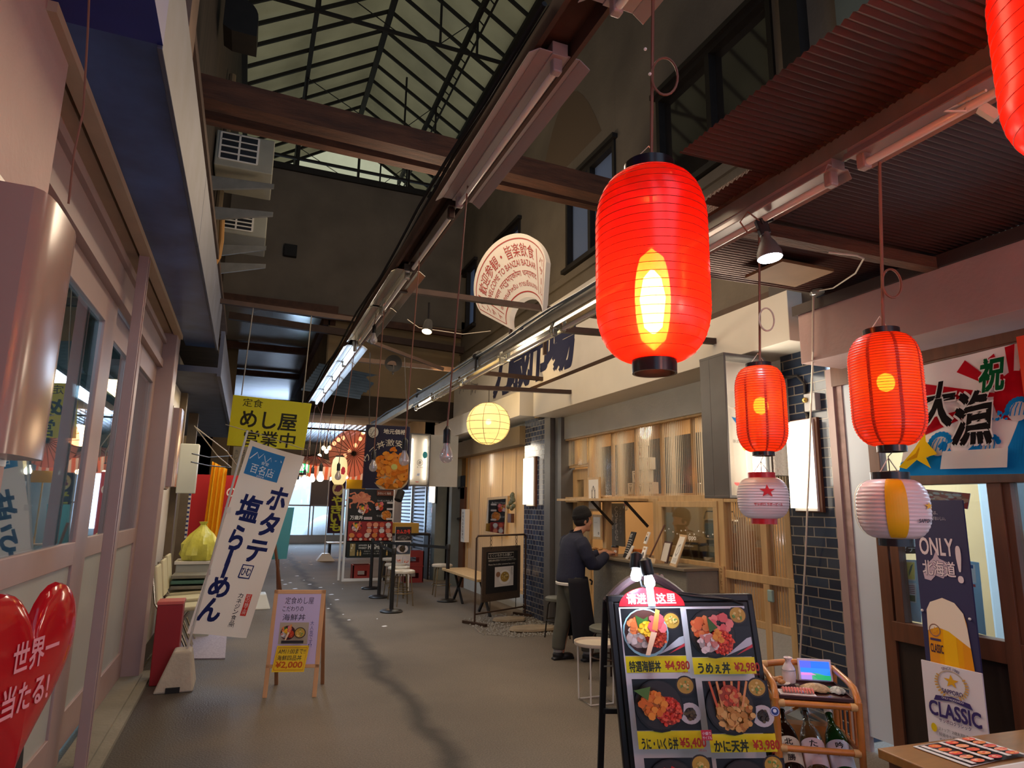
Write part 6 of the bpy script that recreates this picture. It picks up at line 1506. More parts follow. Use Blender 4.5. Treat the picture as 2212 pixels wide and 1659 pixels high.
struct('wall_right_shade_panels', b, mk('shade_panel_black', (34, 30, 28), .7))  # the dim interior behind the upper screen, put in as black panels
struct('trim_22', MB().box(XG + .2, XG + .6, 4.2, 7.3, 1.76, 1.79), M_wood_pale)
mw = mk('white_coffee_box', (222, 216, 206), .6)
k = 0
names = ['bottom left', 'bottom middle', 'bottom right', 'second row left', 'second row right', 'third row left', 'third row right', 'fourth row', 'topmost']
for r_, (n_, px_) in enumerate(((3, 1362), (2, 1372), (2, 1378), (1, 1384), (1, 1388))):
    for i in range(n_):
        c_ = W(px_ + i * 21, 1050, x=XG + .32); z = 1.79 + r_ * .15
        t = thing('coffee_box', 'small white coffee box in the pile on the shelf, %s' % names[k], 'box', (c_.x, c_.y, z), 0, 'white coffee boxes piled behind the ribbed screen'); k += 1
        MB().box(c_.x, c_.x + .08, c_.y - .06, c_.y + .06, z, z + .145).build('carton', mw, t)
        P = Print((c_.x - .0006, c_.y + .06, z), (0, -.12, 0), (0, 0, .145), 100, 120, lift=.0004, step=.0001); P.poly([(30, 84), (40, 84), (50, 40), (60, 84), (70, 84), (54, 24), (46, 24)], (176, 60, 40) if r_ > 1 else (60, 56, 54)); P.rect(20, 100, 80, 106, (80, 74, 70)); P.build('print', t)
for i, (px_, h_, r_) in enumerate(((1432, .2, .035), (1452, .1, .06), (1472, .1, .06), (1494, .18, .03), (1510, .1, .05))):
    c_ = W(px_, 1040, x=XG + .35)
    tag(MB().lathe([(r_, 1.791), (r_, 1.79 + h_), (r_ * .8, 1.8 + h_), (.001, 1.8 + h_)], (c_.x, c_.y, 0), 18).build('canister', [M_blackmat, M_steel_dark, M_blackmat, M_black, M_alu][i], smooth=True), ['tall black bottle on the screened shelf', 'wide dark tin next to the tall black bottle', 'second wide tin on the screened shelf', 'slim black bottle towards the box sign', 'pale tin at the end of the screened shelf'][i], 'canister')
t = thing('espresso_machine', 'chrome espresso machine inside the serving window', 'espresso machine', (4.75, (YW0 + YW1) / 2 + .1, 1.0))
yc = (YW0 + YW1) / 2 + .12
MB().box(4.6, 5.1, yc - .26, yc + .3, .95, 1.12).build('base', M_chrome, t, bevel=.02)
MB().box(4.7, 5.1, yc - .26, yc + .3, 1.3, 1.52).build('boiler_housing', M_chrome, t, bevel=.05)
MB().box(4.85, 5.1, yc - .24, yc + .28, 1.1, 1.32).build('back_panel', M_alu, t)
m = MB().tube([(4.72, yc - .24, 1.52), (4.72, yc - .2, 1.6), (4.72, yc + .24, 1.6), (4.72, yc + .28, 1.52)], .008, 6); m.build('top_rail', M_chrome, t, True)
for s in (-.12, .14): MB().lathe([(.04, 1.24), (.04, 1.3)], (4.68, yc + s, 0), 18).tube([(4.66, yc + s, 1.26), (4.5, yc + s - .03, 1.24)], .014, 8).build('group_head', M_steel_dark, t, True)
MB().tube([(4.66, yc - .24, 1.34), (4.6, yc - .28, 1.25), (4.6, yc - .3, 1.12)], .007, 6).build('steam_wand', M_chrome, t, True)
for i in range(5):
    y = YW0 + .15 + i * .15
    t = thing('glass_jar', 'glass jar on the ledge inside the serving window', 'jar', (XG + .16, y, 1.13), 0, 'jars inside the coffee window')
    MB().lathe([(.045, 1.13), (.048, 1.14), (.048, 1.24), (.04, 1.26)], (XG + .16, y, 0), 18).build('jar_glass', M_glass, t, True)
    MB().lathe([(.042, 1.26), (.042, 1.28), (.001, 1.28)], (XG + .16, y, 0), 18, cap=False).build('jar_lid', M_alu, t, True)
    MB().lathe([(.04, 1.135), (.044, 1.2), (.001, 1.2)], (XG + .16, y, 0), 18).build('coffee_beans', mk('beans_%d' % i, (52, 34, 24), .5), t, True)
struct('trim_23', MB().box(XG + .1, XG + .3, YW0 - .1, YW1, 1.1, 1.13), M_wood_pale)
kc = mk('stacked_kraft_cups', (196, 160, 116), .6)
for i, (px_, h_) in enumerate(((1592, .42), (1606, .58), (1624, .46), (1638, .3))):
    c_ = W(px_, 1200, x=XG + .22); z = .98; m = MB(); n_ = int(h_ / .03)
    for q in range(n_): m.lathe([(.036, z + q * .03), (.042, z + q * .03 + .026), (.044, z + q * .03 + .028), (.042, z + q * .03 + .03)], (c_.x, c_.y, 0), 16)
    tag(m.build('cup_stack', kc, smooth=True), ['shorter stack of kraft cups at the left behind the ribbed panel', 'tallest stack of kraft cups behind the ribbed panel', 'stack of kraft cups with a round sticker, third behind the ribbed panel', 'lowest stack of kraft cups at the right behind the ribbed panel'][i], 'cups')
struct('trim_24', MB().box(XG + .1, XG + .45, 4.2, YW0 - .05, .94, .98), M_wood_pale)
t, p = std('narrow wooden plaque with vertical lettering on the post right of the window', 'wooden_plaque', 'plaque', 1559, 1242, XG - .02, 1.0)
MB().box(XG - .025, XG - .01, p.y - .035, p.y + .035, .86, 1.1).build('board', M_wood_pale, t)
P = Print((XG - .026, p.y + .035, .86), (0, -.07, 0), (0, 0, .24), 24, 100, lift=.0006)
for i, ch in enumerate('コーヒー'): P.text(ch, 7 if ch != 'ー' else 11, 76 - 22 * i, 10 if ch != 'ー' else 2, 15, (120, 84, 50), 0)
P.build('lettering', t)
t, p = std('little glass bulb ornament hanging under the hatch flap', 'glass_ornament', 'ornament', 1351, 1095, XG - .2, 1.62)
MB().ball((p.x, p.y, 1.62), .03).build('globe', M_glass, t, True); MB().lathe([(.014, 1.645), (.014, 1.68)], (p.x, p.y, 0), 10).tube([(p.x, p.y, 1.68), (p.x, p.y, 1.7)], .003, 5).build('cap', mk('pink_cap', (214, 160, 150), .5), t, True)
tag(MB().box(XG - .03, XG - .0, g(1668, 1285).y - .03, g(1668, 1285).y + .03, .86, .96).build('push_plate', mk('pale_green_plastic', (150, 180, 176), .3), bevel=.01), 'pale green plastic tag on the lower ribbed panel', 'tag')
# small tables and stools before the counter
def round_stool(label, x, y, h_, r, seatm, legm, name='bar_stool', n=4, group=None, ringz=.22, pad=.05):
    t = thing(name, label, 'stool', (x, y, 0), .4, group)
    MB().lathe([(r * .9, h_ - pad), (r, h_ - pad * .8), (r, h_ - pad * .25), (r * .9, h_), (.001, h_ + .004)], (0, 0, 0), 28).build('seat', seatm, t, True, local=True)
    for k in range(n):
        a = 2 * PI * k / n + .5
        MB().tube([(r * .55 * math.cos(a), r * .55 * math.sin(a), h_ - pad), (r * .75 * math.cos(a), r * .75 * math.sin(a), h_ * .8), (r * 1.02 * math.cos(a), r * 1.02 * math.sin(a), 0)], .0095, 8).build('leg', legm, t, True, local=True)
    MB().tube([(r * .92 * math.cos(a), r * .92 * math.sin(a), ringz) for a in [2 * PI * i / 24 for i in range(24)]], .008, 6, closed=True).build('foot_ring', legm, t, True, local=True)
    return t
M_seat_grey = mk('grey_vinyl', (104, 106, 98), .5)
round_stool('dark metal stool with a grey seat behind the man', 3.78, 7.75, .5, .16, M_seat_grey, M_steel_dark)
q = W(1290, 1388, y=5.75)
round_stool('grey cushioned stool partly hidden behind the white tray table', q.x + .12, 5.75, .5, .18, M_seat_grey, M_iron)
t = thing('tray_table', 'small round white tray table on thin legs, left of the menu stand', 'table', (2.9, 5.2, 0))
MB().lathe([(.18, .462), (.185, .47), (.185, .49), (.178, .487), (.172, .472), (.001, .47)], (2.9, 5.2, 0), 36, cap=False).build('tabletop', mk('cream_enamel', (206, 196, 180), .4), t, True)
for k in range(4):
    a = PI / 4 + PI / 2 * k; MB().tube([(2.9 + .16 * math.cos(a), 5.2 + .16 * math.sin(a), .465), (2.9 + .15 * math.cos(a), 5.2 + .15 * math.sin(a), .008)], .007, 6).build('leg', M_enamel, t, True)
m = MB(); m.tube([(2.9 + .15 * math.cos(a), 5.2 + .15 * math.sin(a), .01) for a in [PI / 4 + PI / 2 * k for k in range(4)]], .006, 6, closed=True); m.build('base_ring', M_enamel, t, True)

# ------------------------------------------------------------------ the standing man
px_, py_ = 3.43, 6.62
def pw(f, l, z): return V((px_ + f, py_ + l, z))        # forward = towards the counter (+x), left = +y
man = thing('person', 'person in a dark jacket, apron and black beanie standing at the coffee counter', 'person', (px_, py_, 0))
def loft(m, rings, seg=16, cap=True):
    """rings: (centre, rx forward, ry sideways, tilt axis normal optional)"""
    b = []
    for (c, rx, ry) in rings:
        for k in range(seg): a = 2 * PI * k / seg; b.append(c + V((rx * math.cos(a), ry * math.sin(a), 0)))
    f = [(i * seg + k, i * seg + (k + 1) % seg, (i + 1) * seg + (k + 1) % seg, (i + 1) * seg + k) for i in range(len(rings) - 1) for k in range(seg)]
    if cap: f += [tuple(range(seg))[::-1], tuple((len(rings) - 1) * seg + k for k in range(seg))]
    return m.add(b, f)
def fuse(mb, name, mat, parent, vox=.014, smooth=6, lap=0):
    """melt overlapping lofts into one continuous skin"""
    me = bpy.data.meshes.new('tmp'); me.from_pydata([tuple(v) for v in mb.v], [], mb.f)
    o = bpy.data.objects.new('tmp', me); COL.objects.link(o)
    r = o.modifiers.new('r', 'REMESH'); r.mode = 'VOXEL'; r.voxel_size = vox
    s = o.modifiers.new('s', 'SMOOTH'); s.iterations = smooth; s.factor = .5
    ev = bpy.data.meshes.new_from_object(o.evaluated_get(bpy.context.evaluated_depsgraph_get()))
    bpy.data.objects.remove(o); bpy.data.meshes.remove(me)
    out = MB(); out.v = [v.co.copy() for v in ev.vertices]; out.f = [tuple(p.vertices) for p in ev.polygons]; out.m = [0] * len(out.f); out.c = [None] * len(out.f)
    bpy.data.meshes.remove(ev)
    ob = out.build(name, mat, parent, True); return ob
M_skin = mk('skin', (196, 142, 112), .5, var=.1, vs_=12)
# body: head with face, neck, forearms, hands with fingers (one skin)
m = MB()
hc_ = pw(.115, 0, 1.475)                                  # head centre
m.ball(hc_ + V((-.01, 0, .03)), .1, (1.0, .78, 1.08), 20, 14)                # skull
loft(m, [(hc_ + V((.028, 0, -.115)), .03, .028), (hc_ + V((.03, 0, -.1)), .055, .045), (hc_ + V((.02, 0, -.06)), .072, .06), (hc_ + V((.01, 0, 0)), .085, .07)])  # jaw
m.tube([hc_ + V((.088, 0, .015)), hc_ + V((.1, 0, -.005)), hc_ + V((.112, 0, -.03)), hc_ + V((.09, 0, -.038))], [.009, .012, .014, .01], 8)   # nose
m.ball(hc_ + V((.083, 0, -.062)), .016, (.7, 1.3, .5), 10, 6); m.ball(hc_ + V((.08, 0, -.074)), .015, (.7, 1.2, .5), 10, 6)           # lips
m.ball(hc_ + V((.07, 0, -.105)), .022, (1, 1, .8), 10, 6)                                                        # chin
m.ball(hc_ + V((.072, 0, .04)), .035, (.6, 1.5, .35), 10, 6)                                                      # brow
for s in (-1, 1):
    m.ball(hc_ + V((-.012, s * .074, -.012)), .026, (.62, .3, 1.15), 10, 8)                                           # ears
    m.ball(hc_ + V((.05, s * .045, -.035)), .03, (1, .6, .9), 10, 6)                                                  # cheeks
m.tube([pw(.035, 0, 1.29), pw(.06, 0, 1.35), hc_ + V((.0, 0, -.06))], [.062, .056, .058], 14)                        # neck
def hand(wr, d, up, s):
    """palm and five separate curled fingers; wr wrist, d forearm direction"""
    d = V(d).normalized(); up = V(up).normalized(); sd = d.cross(up).normalized() * s
    m.tube([wr, wr + d * .03, wr + d * .07], [.024, .03, .026], 10)
    for k, L_ in enumerate((.058, .066, .06, .046)):
        o0 = wr + d * .072 + sd * (.026 - .0175 * k); m.tube([o0, o0 + d * L_ * .45 - up * .004, o0 + d * L_ * .72 - up * .02, o0 + d * L_ * .66 - up * .042], [.0095, .009, .0085, .0075], 8)
    o0 = wr + d * .025 + sd * .026; m.tube([o0, o0 + d * .03 + sd * .02 - up * .008, o0 + d * .055 + sd * .016 - up * .022], [.0115, .0105, .0085], 8)
wrR, wrL = pw(.37, -.1, 1.115), pw(.40, .08, 1.12)
m.tube([pw(.14, -.21, 1.02), pw(.28, -.15, 1.07), wrR], [.045, .036, .025], 10); hand(wrR, (.8, .35, .12), (0, .2, 1), 1)
m.tube([pw(.16, .2, 1.03), pw(.3, .14, 1.08), wrL], [.045, .036, .025], 10); hand(wrL, (.8, -.3, .1), (0, -.2, 1), -1)
loft(m, [(pw(-.02, 0, .86), .1, .14), (pw(.0, 0, 1.1), .1, .15), (pw(.02, 0, 1.3), .08, .15)])
m.tube([pw(.0, -.16, 1.26), pw(.06, -.22, 1.12), pw(.14, -.21, 1.02)], [.05, .047, .045], 10); m.tube([pw(.0, .16, 1.26), pw(.07, .22, 1.12), pw(.16, .2, 1.03)], [.05, .047, .045], 10)
for fx, sl, zf in ((-.12, .09, 0), (.13, -.07, 0)): m.tube([pw(-.02, sl, .86), pw((fx - .02) * .5 + .03, sl, .46), pw(fx, sl, .07)], [.085, .058, .042], 10)
body = fuse(m, 'body', M_skin, man, .0075, 3)
m = MB()
for s in (-1, 1): m.ball(hc_ + V((.071, s * .034, .014)), .0095, (.7, 1.2, .62), 10, 6)
m.build('eyes', mk('dark_eye', (30, 22, 20), .2), man, True)
m = MB()
for s in (-1, 1): m.tube([hc_ + V((.079, s * .018, .033)), hc_ + V((.076, s * .036, .038)), hc_ + V((.064, s * .054, .033))], .0042, 6)
m.ball(hc_ + V((.079, 0, -.098)), .018, (.5, .9, .8), 10, 6)
m.tube([hc_ + V((.088, -.016, -.052)), hc_ + V((.093, 0, -.049)), hc_ + V((.088, .016, -.052))], .004, 6)
m.build('eyebrows_and_beard', mk('black_hair_stubble', (32, 24, 22), .7), man, True)
# hair below the hat, then the beanie
m = MB(); m.ball(hc_ + V((-.024, 0, .012)), .098, (.94, .83, .95), 22, 14)
for s in (-1, 1): m.tube([hc_ + V((.03, s * .072, .03)), hc_ + V((.024, s * .073, -.02))], [.014, .006], 8)
hair = fuse(m, 'hair', mk('black_hair', (26, 21, 20), .6, bump=.3, bs=90), man, .01, 3)
m = MB(); ax_ = V((-.28, 0, 1)).normalized(); X_ = V((1, 0, .28)).normalized(); Y_ = ax_.cross(X_)
m.lathe([(.108, .0), (.114, .008), (.114, .05), (.109, .056), (.106, .06), (.1, .085), (.082, .115), (.05, .133), (.001, .14)], hc_ + V((-.005, 0, .028)), 32, (X_, Y_ * .86, ax_), wob=lambda i, k: 1 + .006 * math.sin(k * 5))
m.build('beanie', mk('black_knit', (20, 19, 22), .95, bump=.5, bs=120), man, True)
# jacket
m = MB()
loft(m, [(pw(-.045, 0, .815), .145, .185), (pw(-.045, 0, .86), .15, .19), (pw(-.03, 0, 1.0), .142, .19), (pw(-.015, 0, 1.12), .14, .2), (pw(-.005, 0, 1.22), .128, .205), (pw(.0, 0, 1.285), .1, .185), (pw(.02, 0, 1.33), .075, .1), (pw(.03, 0, 1.35), .068, .075)], 22)
for s, w_ in ((-1, wrR), (1, wrL)):
    m.tube([pw(.0, s * .15, 1.265), pw(.01, s * .205, 1.2), pw(.045, s * .235, 1.1), pw(.1, s * .225, 1.02), pw(.17, s * .2, 1.015), pw(.27, s * .155, 1.06), w_ + V((-.03, s * .012, -.012))], [.08, .083, .076, .074, .07, .06, .05], 14)
jk = fuse(m, 'jacket', mk('dark_navy_cotton', (40, 44, 66), .9, var=.25, vs_=5, bump=.15, bs=40), man, .012, 5)
MB().lathe([(.155, 0), (.158, .022), (.15, .03)], pw(-.045, 0, .79), 30, (V((1, 0, .0)), V((0, 1.2, 0)), V((0, 0, 1))), cap=False).build('shirt_hem', M_enamel, man, True)
m = MB(); m.lathe([(.066, 0), (.07, .02), (.066, .045), (.06, .045)], pw(.03, 0, 1.325), 24, (V((1, 0, .25)), V((0, 1.12, 0)), V((-.25, 0, 1))), cap=False); m.build('jacket_collar', mk('dark_navy_collar', (30, 32, 46), .9), man, True)
# trousers
m = MB(); legs = [(-.15, .085, -.06), (.12, -.085, .1)]
for fx, sl, _ in legs:
    m.tube([pw(-.045, sl * .9, .88), pw(-.04, sl, .74), pw((fx - .02) * .5 + .0, sl, .44), pw(fx * .95, sl, .2), pw(fx, sl, .105)], [.115, .112, .09, .074, .07], 16)
loft(m, [(pw(-.045, 0, .8), .13, .17), (pw(-.045, 0, .9), .13, .168)], 18)
tr_ = fuse(m, 'trousers', mk('grey_green_trousers', (84, 84, 74), .9, var=.2, vs_=9), man, .013, 4)
# apron: wraps front and sides of the thighs
m = MB()
def ap(u, v):
    a = -2.35 + 4.4 * u; r = .165 + .02 * v + .012 * math.sin(u * 19) * v; return pw(-.035 + .075 * v + r * math.cos(a), (r + .05) * math.sin(a) * (1 - .05 * v), .87 - .66 * v)
m.sheet(ap, 30, 12); m.build('apron', mk('black_navy_apron', (22, 23, 32), .9), man, True, solid=.006)
m = MB(); m.tube([pw(.13, -.12, .85), pw(.15, -.14, .83), pw(.13, -.16, .8)], .01, 6); m.build('apron_tie', M_blackmat, man, True)
for fx, sl, _ in legs:
    m = MB(); m.ball(pw(fx + .0, sl, .05), .05, (1.3, 1, 1), 14, 10); m.ball(pw(fx + .1, sl, .035), .045, (1.9, 1.05, .78), 14, 10); m.obox(pw(fx - .07, sl - .04, 0), (.25, 0, 0), (0, .08, 0), (0, 0, .022)); m.ball(pw(fx, sl, .09), .042, (1, 1, .8), 12, 8)
    fuse(m, 'shoe', mk('black_shoe', (20, 18, 20), .5), man, .008, 3)
    MB().tube([pw(fx, sl, .08), pw(fx, sl, .13)], .052, 14).build('sock', mk('grey_sock', (140, 138, 134), .9), man, True)
# ------------------------------------------------------------------ left side things
wall_lamp('big unlit cream acrylic lamp on the near left pier', XS, 2.08, 2.56, 1.74, 2.5, False, 1, .17)
wall_lamp('unlit grey acrylic lamp on the second shop post at the left', -.84, 7.66, 8.1, 1.77, 2.6, False, 1)
t = thing('wall_lamp', 'small white unlit lamp box farther back on the left, by the red panel', 'wall lamp', (-.8, 9.6, 1.7))
MB().box(-.84, -.62, 9.42, 9.6, 1.72, 2.36).build('lamp_cover', mk('pale_lamp_plastic', (190, 196, 192), .4), t, bevel=.01)
tag(MB().tube([W(193, -20, d=2.0), W(190, 60, d=2.0), W(180, 240, d=2.0), W(160, 330, d=2.0), W(148, 440, d=2.0)], .0035, 6).build('dangling_string', M_cord, smooth=True), 'thin reddish string hanging in front of the cream left pier', 'string')
# red heart standee
hcn = W(36, 1452, x=-.56)
hu, hn = V((math.sin(.24), math.cos(.24), 0)), V((math.cos(.24), -math.sin(.24), 0))
t = thing('heart_sign', 'glossy red heart-shaped standing sign at the lower left corner', 'sign', (hcn.x, hcn.y, 0))
hp_ = []
for i in range(48):
    a = 2 * PI * i / 48; hp_.append((16 * math.sin(a) ** 3 / 32 * .56, (13 * math.cos(a) - 5 * math.cos(2 * a) - 2 * math.cos(3 * a) - math.cos(4 * a)) / 32 * .62))
def H3(x, y, e): return hcn + hu * x + V((0, 0, y)) + hn * e
n = 48; vv = []
for q, e in ((1, 0), (.97, .016), (.85, .028), (.55, .036), (.15, .038)): vv += [H3(x * q, y * q + (1 - q) * .02, e) for x, y in hp_]
m = MB(); m.add(vv, [(j * n + i, j * n + (i + 1) % n, (j + 1) * n + (i + 1) % n, (j + 1) * n + i) for j in range(4) for i in range(n)] + [tuple(range(4 * n, 5 * n)), tuple(range(n))[::-1]]); m.build('heart', mk('glossy_red_plastic', (176, 20, 30), .1), t, True)
P = Print(H3(-.18, -.16, .039), hu * .36, V((0, 0, .34)), 100, 100, step=.0001)
P.text('世界一', 22, 50, 64, 24, (222, 150, 160), .02); P.text('当たる!', 16, 18, 62, 24, (222, 150, 160), .02); P.build('lettering', t)
b0 = hcn + hu * .2 - hn * .02; b0.z = 0
MB().bar(b0, H3(.06, -.12, -.012), .03, .05).box(b0.x - .05, b0.x + .06, b0.y - .14, b0.y + .06, 0, .03).build('stand', M_blackmat, t, bevel=.008)

# folded red box by the post
t = thing('red_box', 'tall red box standing beside the concrete flag base at the left', 'box', (-.56, 7.0, 0))
MB().box(-.66, -.45, 6.9, 7.12, 0, .69).build('box_body', mk('red_painted_metal', (150, 22, 28), .45, var=.15, vs_=3), t, bevel=.006)
MB().box(-.665, -.445, 6.895, 7.125, .69, .72).build('lid', mk('faded_red', (196, 88, 80), .5), t, bevel=.004)
# banner with its concrete foot
YN = 6.8
def N_(px, py, e=0): return W(px, py, y=YN + e)
t = thing('nobori_banner', 'leaning white scallop ramen banner with dark blue brush lettering on a pole', 'banner', N_(400, 1478))
m = MB(); a0 = N_(378, 1478); zt_ = .34
x0, x1 = N_(336, 1478).x, N_(421, 1478).x
m.add([(x0, YN - .2, 0), (x1, YN - .2, 0), (x1, YN + .2, 0), (x0, YN + .2, 0), (x0 + .12, YN - .11, .32), (x1 - .05, YN - .11, .32), (x1 - .05, YN + .11, .32), (x0 + .12, YN + .11, .32)], [(0, 3, 2, 1), (4, 5, 6, 7), (0, 1, 5, 4), (1, 2, 6, 5), (2, 3, 7, 6), (3, 0, 4, 7)])
m.build('concrete_foot', mk('pale_concrete', (176, 164, 148), .85, var=.2, vs_=6, bump=.2, bs=40), t, bevel=.015)
m = MB().box((x0 + x1) / 2 - .06, (x0 + x1) / 2 + .05, YN - .205, YN + .205, 0, .045); m.build('foot_notch', M_blackmat, t)
pb, pt = N_(398, 1425), N_(535, 930)
MB().tube([pb - (pt - pb) * .08, pb, pt], .011, 8).build('pole', mk('grey_white_pole', (186, 182, 176), .4), t, True)
MB().tube([N_(487, 917), N_(560, 938), N_(662, 972)], .004, 6).build('top_rod', M_galv, t, True)
cq = [N_(404, 1368), N_(532, 1377), N_(658, 986), N_(541, 950)]
def nb(u, v, e=0):
    p = cq[0].lerp(cq[1], u).lerp(cq[3].lerp(cq[2], u), v); return p + V((0, .02 * math.sin(u * 6 + v * 2.5) * (.4 + u) - .01 + .012 * math.sin(v * 13 + u * 4), -.012 * math.sin(PI * u) * v)), (cq[1] - cq[0]).cross(cq[3] - cq[0]).normalized()
m = MB(); m.sheet(lambda u, v: nb(u, v)[0], 22, 50); cl_ = m.build('banner_cloth', mk_sheet('white_banner_cloth', (230, 222, 214), 0, 1, .02, .6, base=(228, 218, 210)), t, True)
P = Print((0, 0, 0), (1, 0, 0), (0, 0, 1), 60, 180, nb, .00022, .002)
IN2 = (42, 50, 104)
P.rect(4, 148, 40, 175, (54, 120, 176)); P.line([(5, 163), (11, 171), (14, 166), (18, 172), (22, 164), (26, 170), (28, 165), (36, 172), (38, 168)], .9, (220, 226, 230)); P.text('百名店', 9, 151, 25, 9, (224, 228, 230), .0); P.text('食堂', 18, 161, 8, 3.2, (224, 228, 230), 0); P.text('2024', 17, 148.6, 8, 1.6, (224, 228, 230), 0)
for ch, x, y, w_, h_ in (('ホ', 36, 122, 19, 22), ('タ', 36, 96, 18, 22), ('テ', 31, 70, 20, 20), ('塩', 9, 106, 22, 24), ('ら', 11, 78, 13, 22), ('ー', 14.5, 56, 3.6, 18), ('め', 7, 34, 19, 18), ('ん', 5, 12, 20, 20)): P.text(ch, x, y, w_, h_, IN2, .035, shear=.06)
P.line([(32, 54), (43, 54), (44, 66), (33, 66), (32, 54)], 1.4, IN2); P.text('ひむ', 33.5, 56.5, 9, 7, IN2, .03)
P.rect(46, 20, 52, 40, (206, 60, 50)); P.vtext('匠の麺工房', 47, 39.8, 4, 3.2, (230, 220, 214), 0, .15); P.vtext('カネジン食品', 38, 41, 5, 4.2, (46, 44, 60), .01, .2); P.text('(株)', 37.5, 8.5, 6, 3, (46, 44, 60), 0)
P.build('lettering', t, M_cloth)
m = MB()
for f in (.02, .3, .62): p = pb.lerp(pt, .02 + f); m.bar(nb(0, f)[0] + V((.03, -.004, 0)), pb.lerp(pt, (nb(0, f)[0].z - pb.z) / (pt.z - pb.z)) - V((.01, 0, 0)), .006, .05)
m.build('loop_tab', mk('white_tab', (206, 200, 194), .6), t)
# yellow hanging sign
yq = [W(490, 962, d=7.05), W(655, 972, d=6.85), W(672, 872, d=6.85), W(504, 853, d=7.05)]
t = thing('yellow_sign', 'bright yellow hanging board with black handwritten lettering', 'sign', sum(yq, V()) / 4)
U, Vv = yq[1] - yq[0], yq[3] - yq[0]; Nn = U.cross(Vv).normalized()
def yw(u, v): return yq[0].lerp(yq[1], u).lerp(yq[3].lerp(yq[2], u), v), Nn
m = MB(); m.add(yq + [q - Nn * .012 for q in yq], [(0, 1, 2, 3), (7, 6, 5, 4), (0, 4, 5, 1), (1, 5, 6, 2), (2, 6, 7, 3), (3, 7, 4, 0)]); m.build('board', mk('yellow_board', (226, 216, 30), .5, var=.06, vs_=5), t)
P = Print(yq[0], U, Vv, 160, 110, yw, .0001); BK = (40, 38, 20)
P.text('定食', 22, 88, 42, 18, BK, 0); P.text('めし屋', 22, 42, 116, 38, BK, .02); P.text('営業中', 34, -1 + 4, 106, 34, BK, .015); P.build('lettering', t)
m = MB()
for i, f in ((3, .1), (2, -.1)):
    p = yq[i] + (U.normalized() * f); m.tube([p, V((p.x + .04, 7.35, 3.72))], .006, 6)
m.build('chain', M_galv, t)
# pale wood menu board on legs
A0_, A1_ = W(566, 1508, z=0), W(684, 1510, z=0); A1_.y = A0_.y - .12; ub = (A1_ - A0_); ub.z = 0; wb = ub.length; ub.normalize(); back = V((-ub.y, ub.x, 0))
hb = .86; T0 = A0_ + back * .14 + V((0, 0, hb)); vbv = (T0 - A0_); nb_ = ub.cross(vbv).normalized(); vbn = vbv.normalized(); Lb = vbv.length
t = thing('menu_board', 'pale wood A-frame board with a lilac sheet and handwritten rice-bowl menu', 'menu board', A0_ + ub * wb / 2)
m = MB()
for q in (A0_, A0_ + ub * (wb - .035)): m.obox(q, ub * .035, vbv, -nb_ * .022)
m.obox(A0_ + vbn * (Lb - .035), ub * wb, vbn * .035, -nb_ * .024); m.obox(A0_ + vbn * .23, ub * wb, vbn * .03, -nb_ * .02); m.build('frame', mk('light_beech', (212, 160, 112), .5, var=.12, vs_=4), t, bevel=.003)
m = MB()
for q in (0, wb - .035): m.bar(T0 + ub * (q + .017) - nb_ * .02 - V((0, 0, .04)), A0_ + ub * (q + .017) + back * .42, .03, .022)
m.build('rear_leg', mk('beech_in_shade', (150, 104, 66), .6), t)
MB().obox(A0_ + ub * .035 + vbn * .26, ub * (wb - .07), vbn * (Lb - .295), -nb_ * .01).build('sheet', mk('lilac_sheet', (196, 178, 214), .4), t)
P = Print(A0_ + ub * .035 + vbn * .26 - nb_ * .008, ub * (wb - .07), vbn * (Lb - .295), 100, 150, lift=.009)
IK = (36, 32, 44)
P.text('定食めし屋', 18, 128, 66, 15, IK, -.005, .05); P.text('こだわりの', 14, 112, 48, 11, IK, 0, .05); P.text('海鮮丼', 16, 92, 52, 14, IK, 0, .05)
P.rect(12, 42, 78, 88, (176, 160, 140)); bowl(P, 32, 66, 17, 'mix', (110, 40, 34), .9); bowl(P, 62, 66, 13, 'soup', (60, 40, 36), .9); P.rect(22, 44, 72, 50, (40, 34, 36)); P.vtext('大人気です', 84, 92, 8, 9, (50, 60, 130), 0, .1); P.text('!!', 84, 36, 7, 7, (50, 60, 130), 0)
P.build('lettering', t)
po = A0_ + ub * (.035 + .02) + vbn * .2 - nb_ * .0; P = Print(po, ub * .27 - V((0, 0, .0)), vbn * .21 + ub * .025, 100, 76, lift=.016)
MB().obox(po + nb_ * .012, ub * .27, vbn * .21 + ub * .025, nb_ * .002).build('price_paper', mk('yellow_paper', (238, 196, 24), .6), t)
P.line([(5, 6), (95, 6), (95, 70), (5, 70), (5, 6)], 1.2, (190, 90, 20)); P.text('AM11:00まで!!', 8, 52, 84, 15, IK, 0); P.text('海鮮四品丼', 8, 33, 76, 15, IK, 0); P.text('¥2,000', 8, 10, 82, 20, (198, 84, 16), .02); P.build('price_lettering', t)
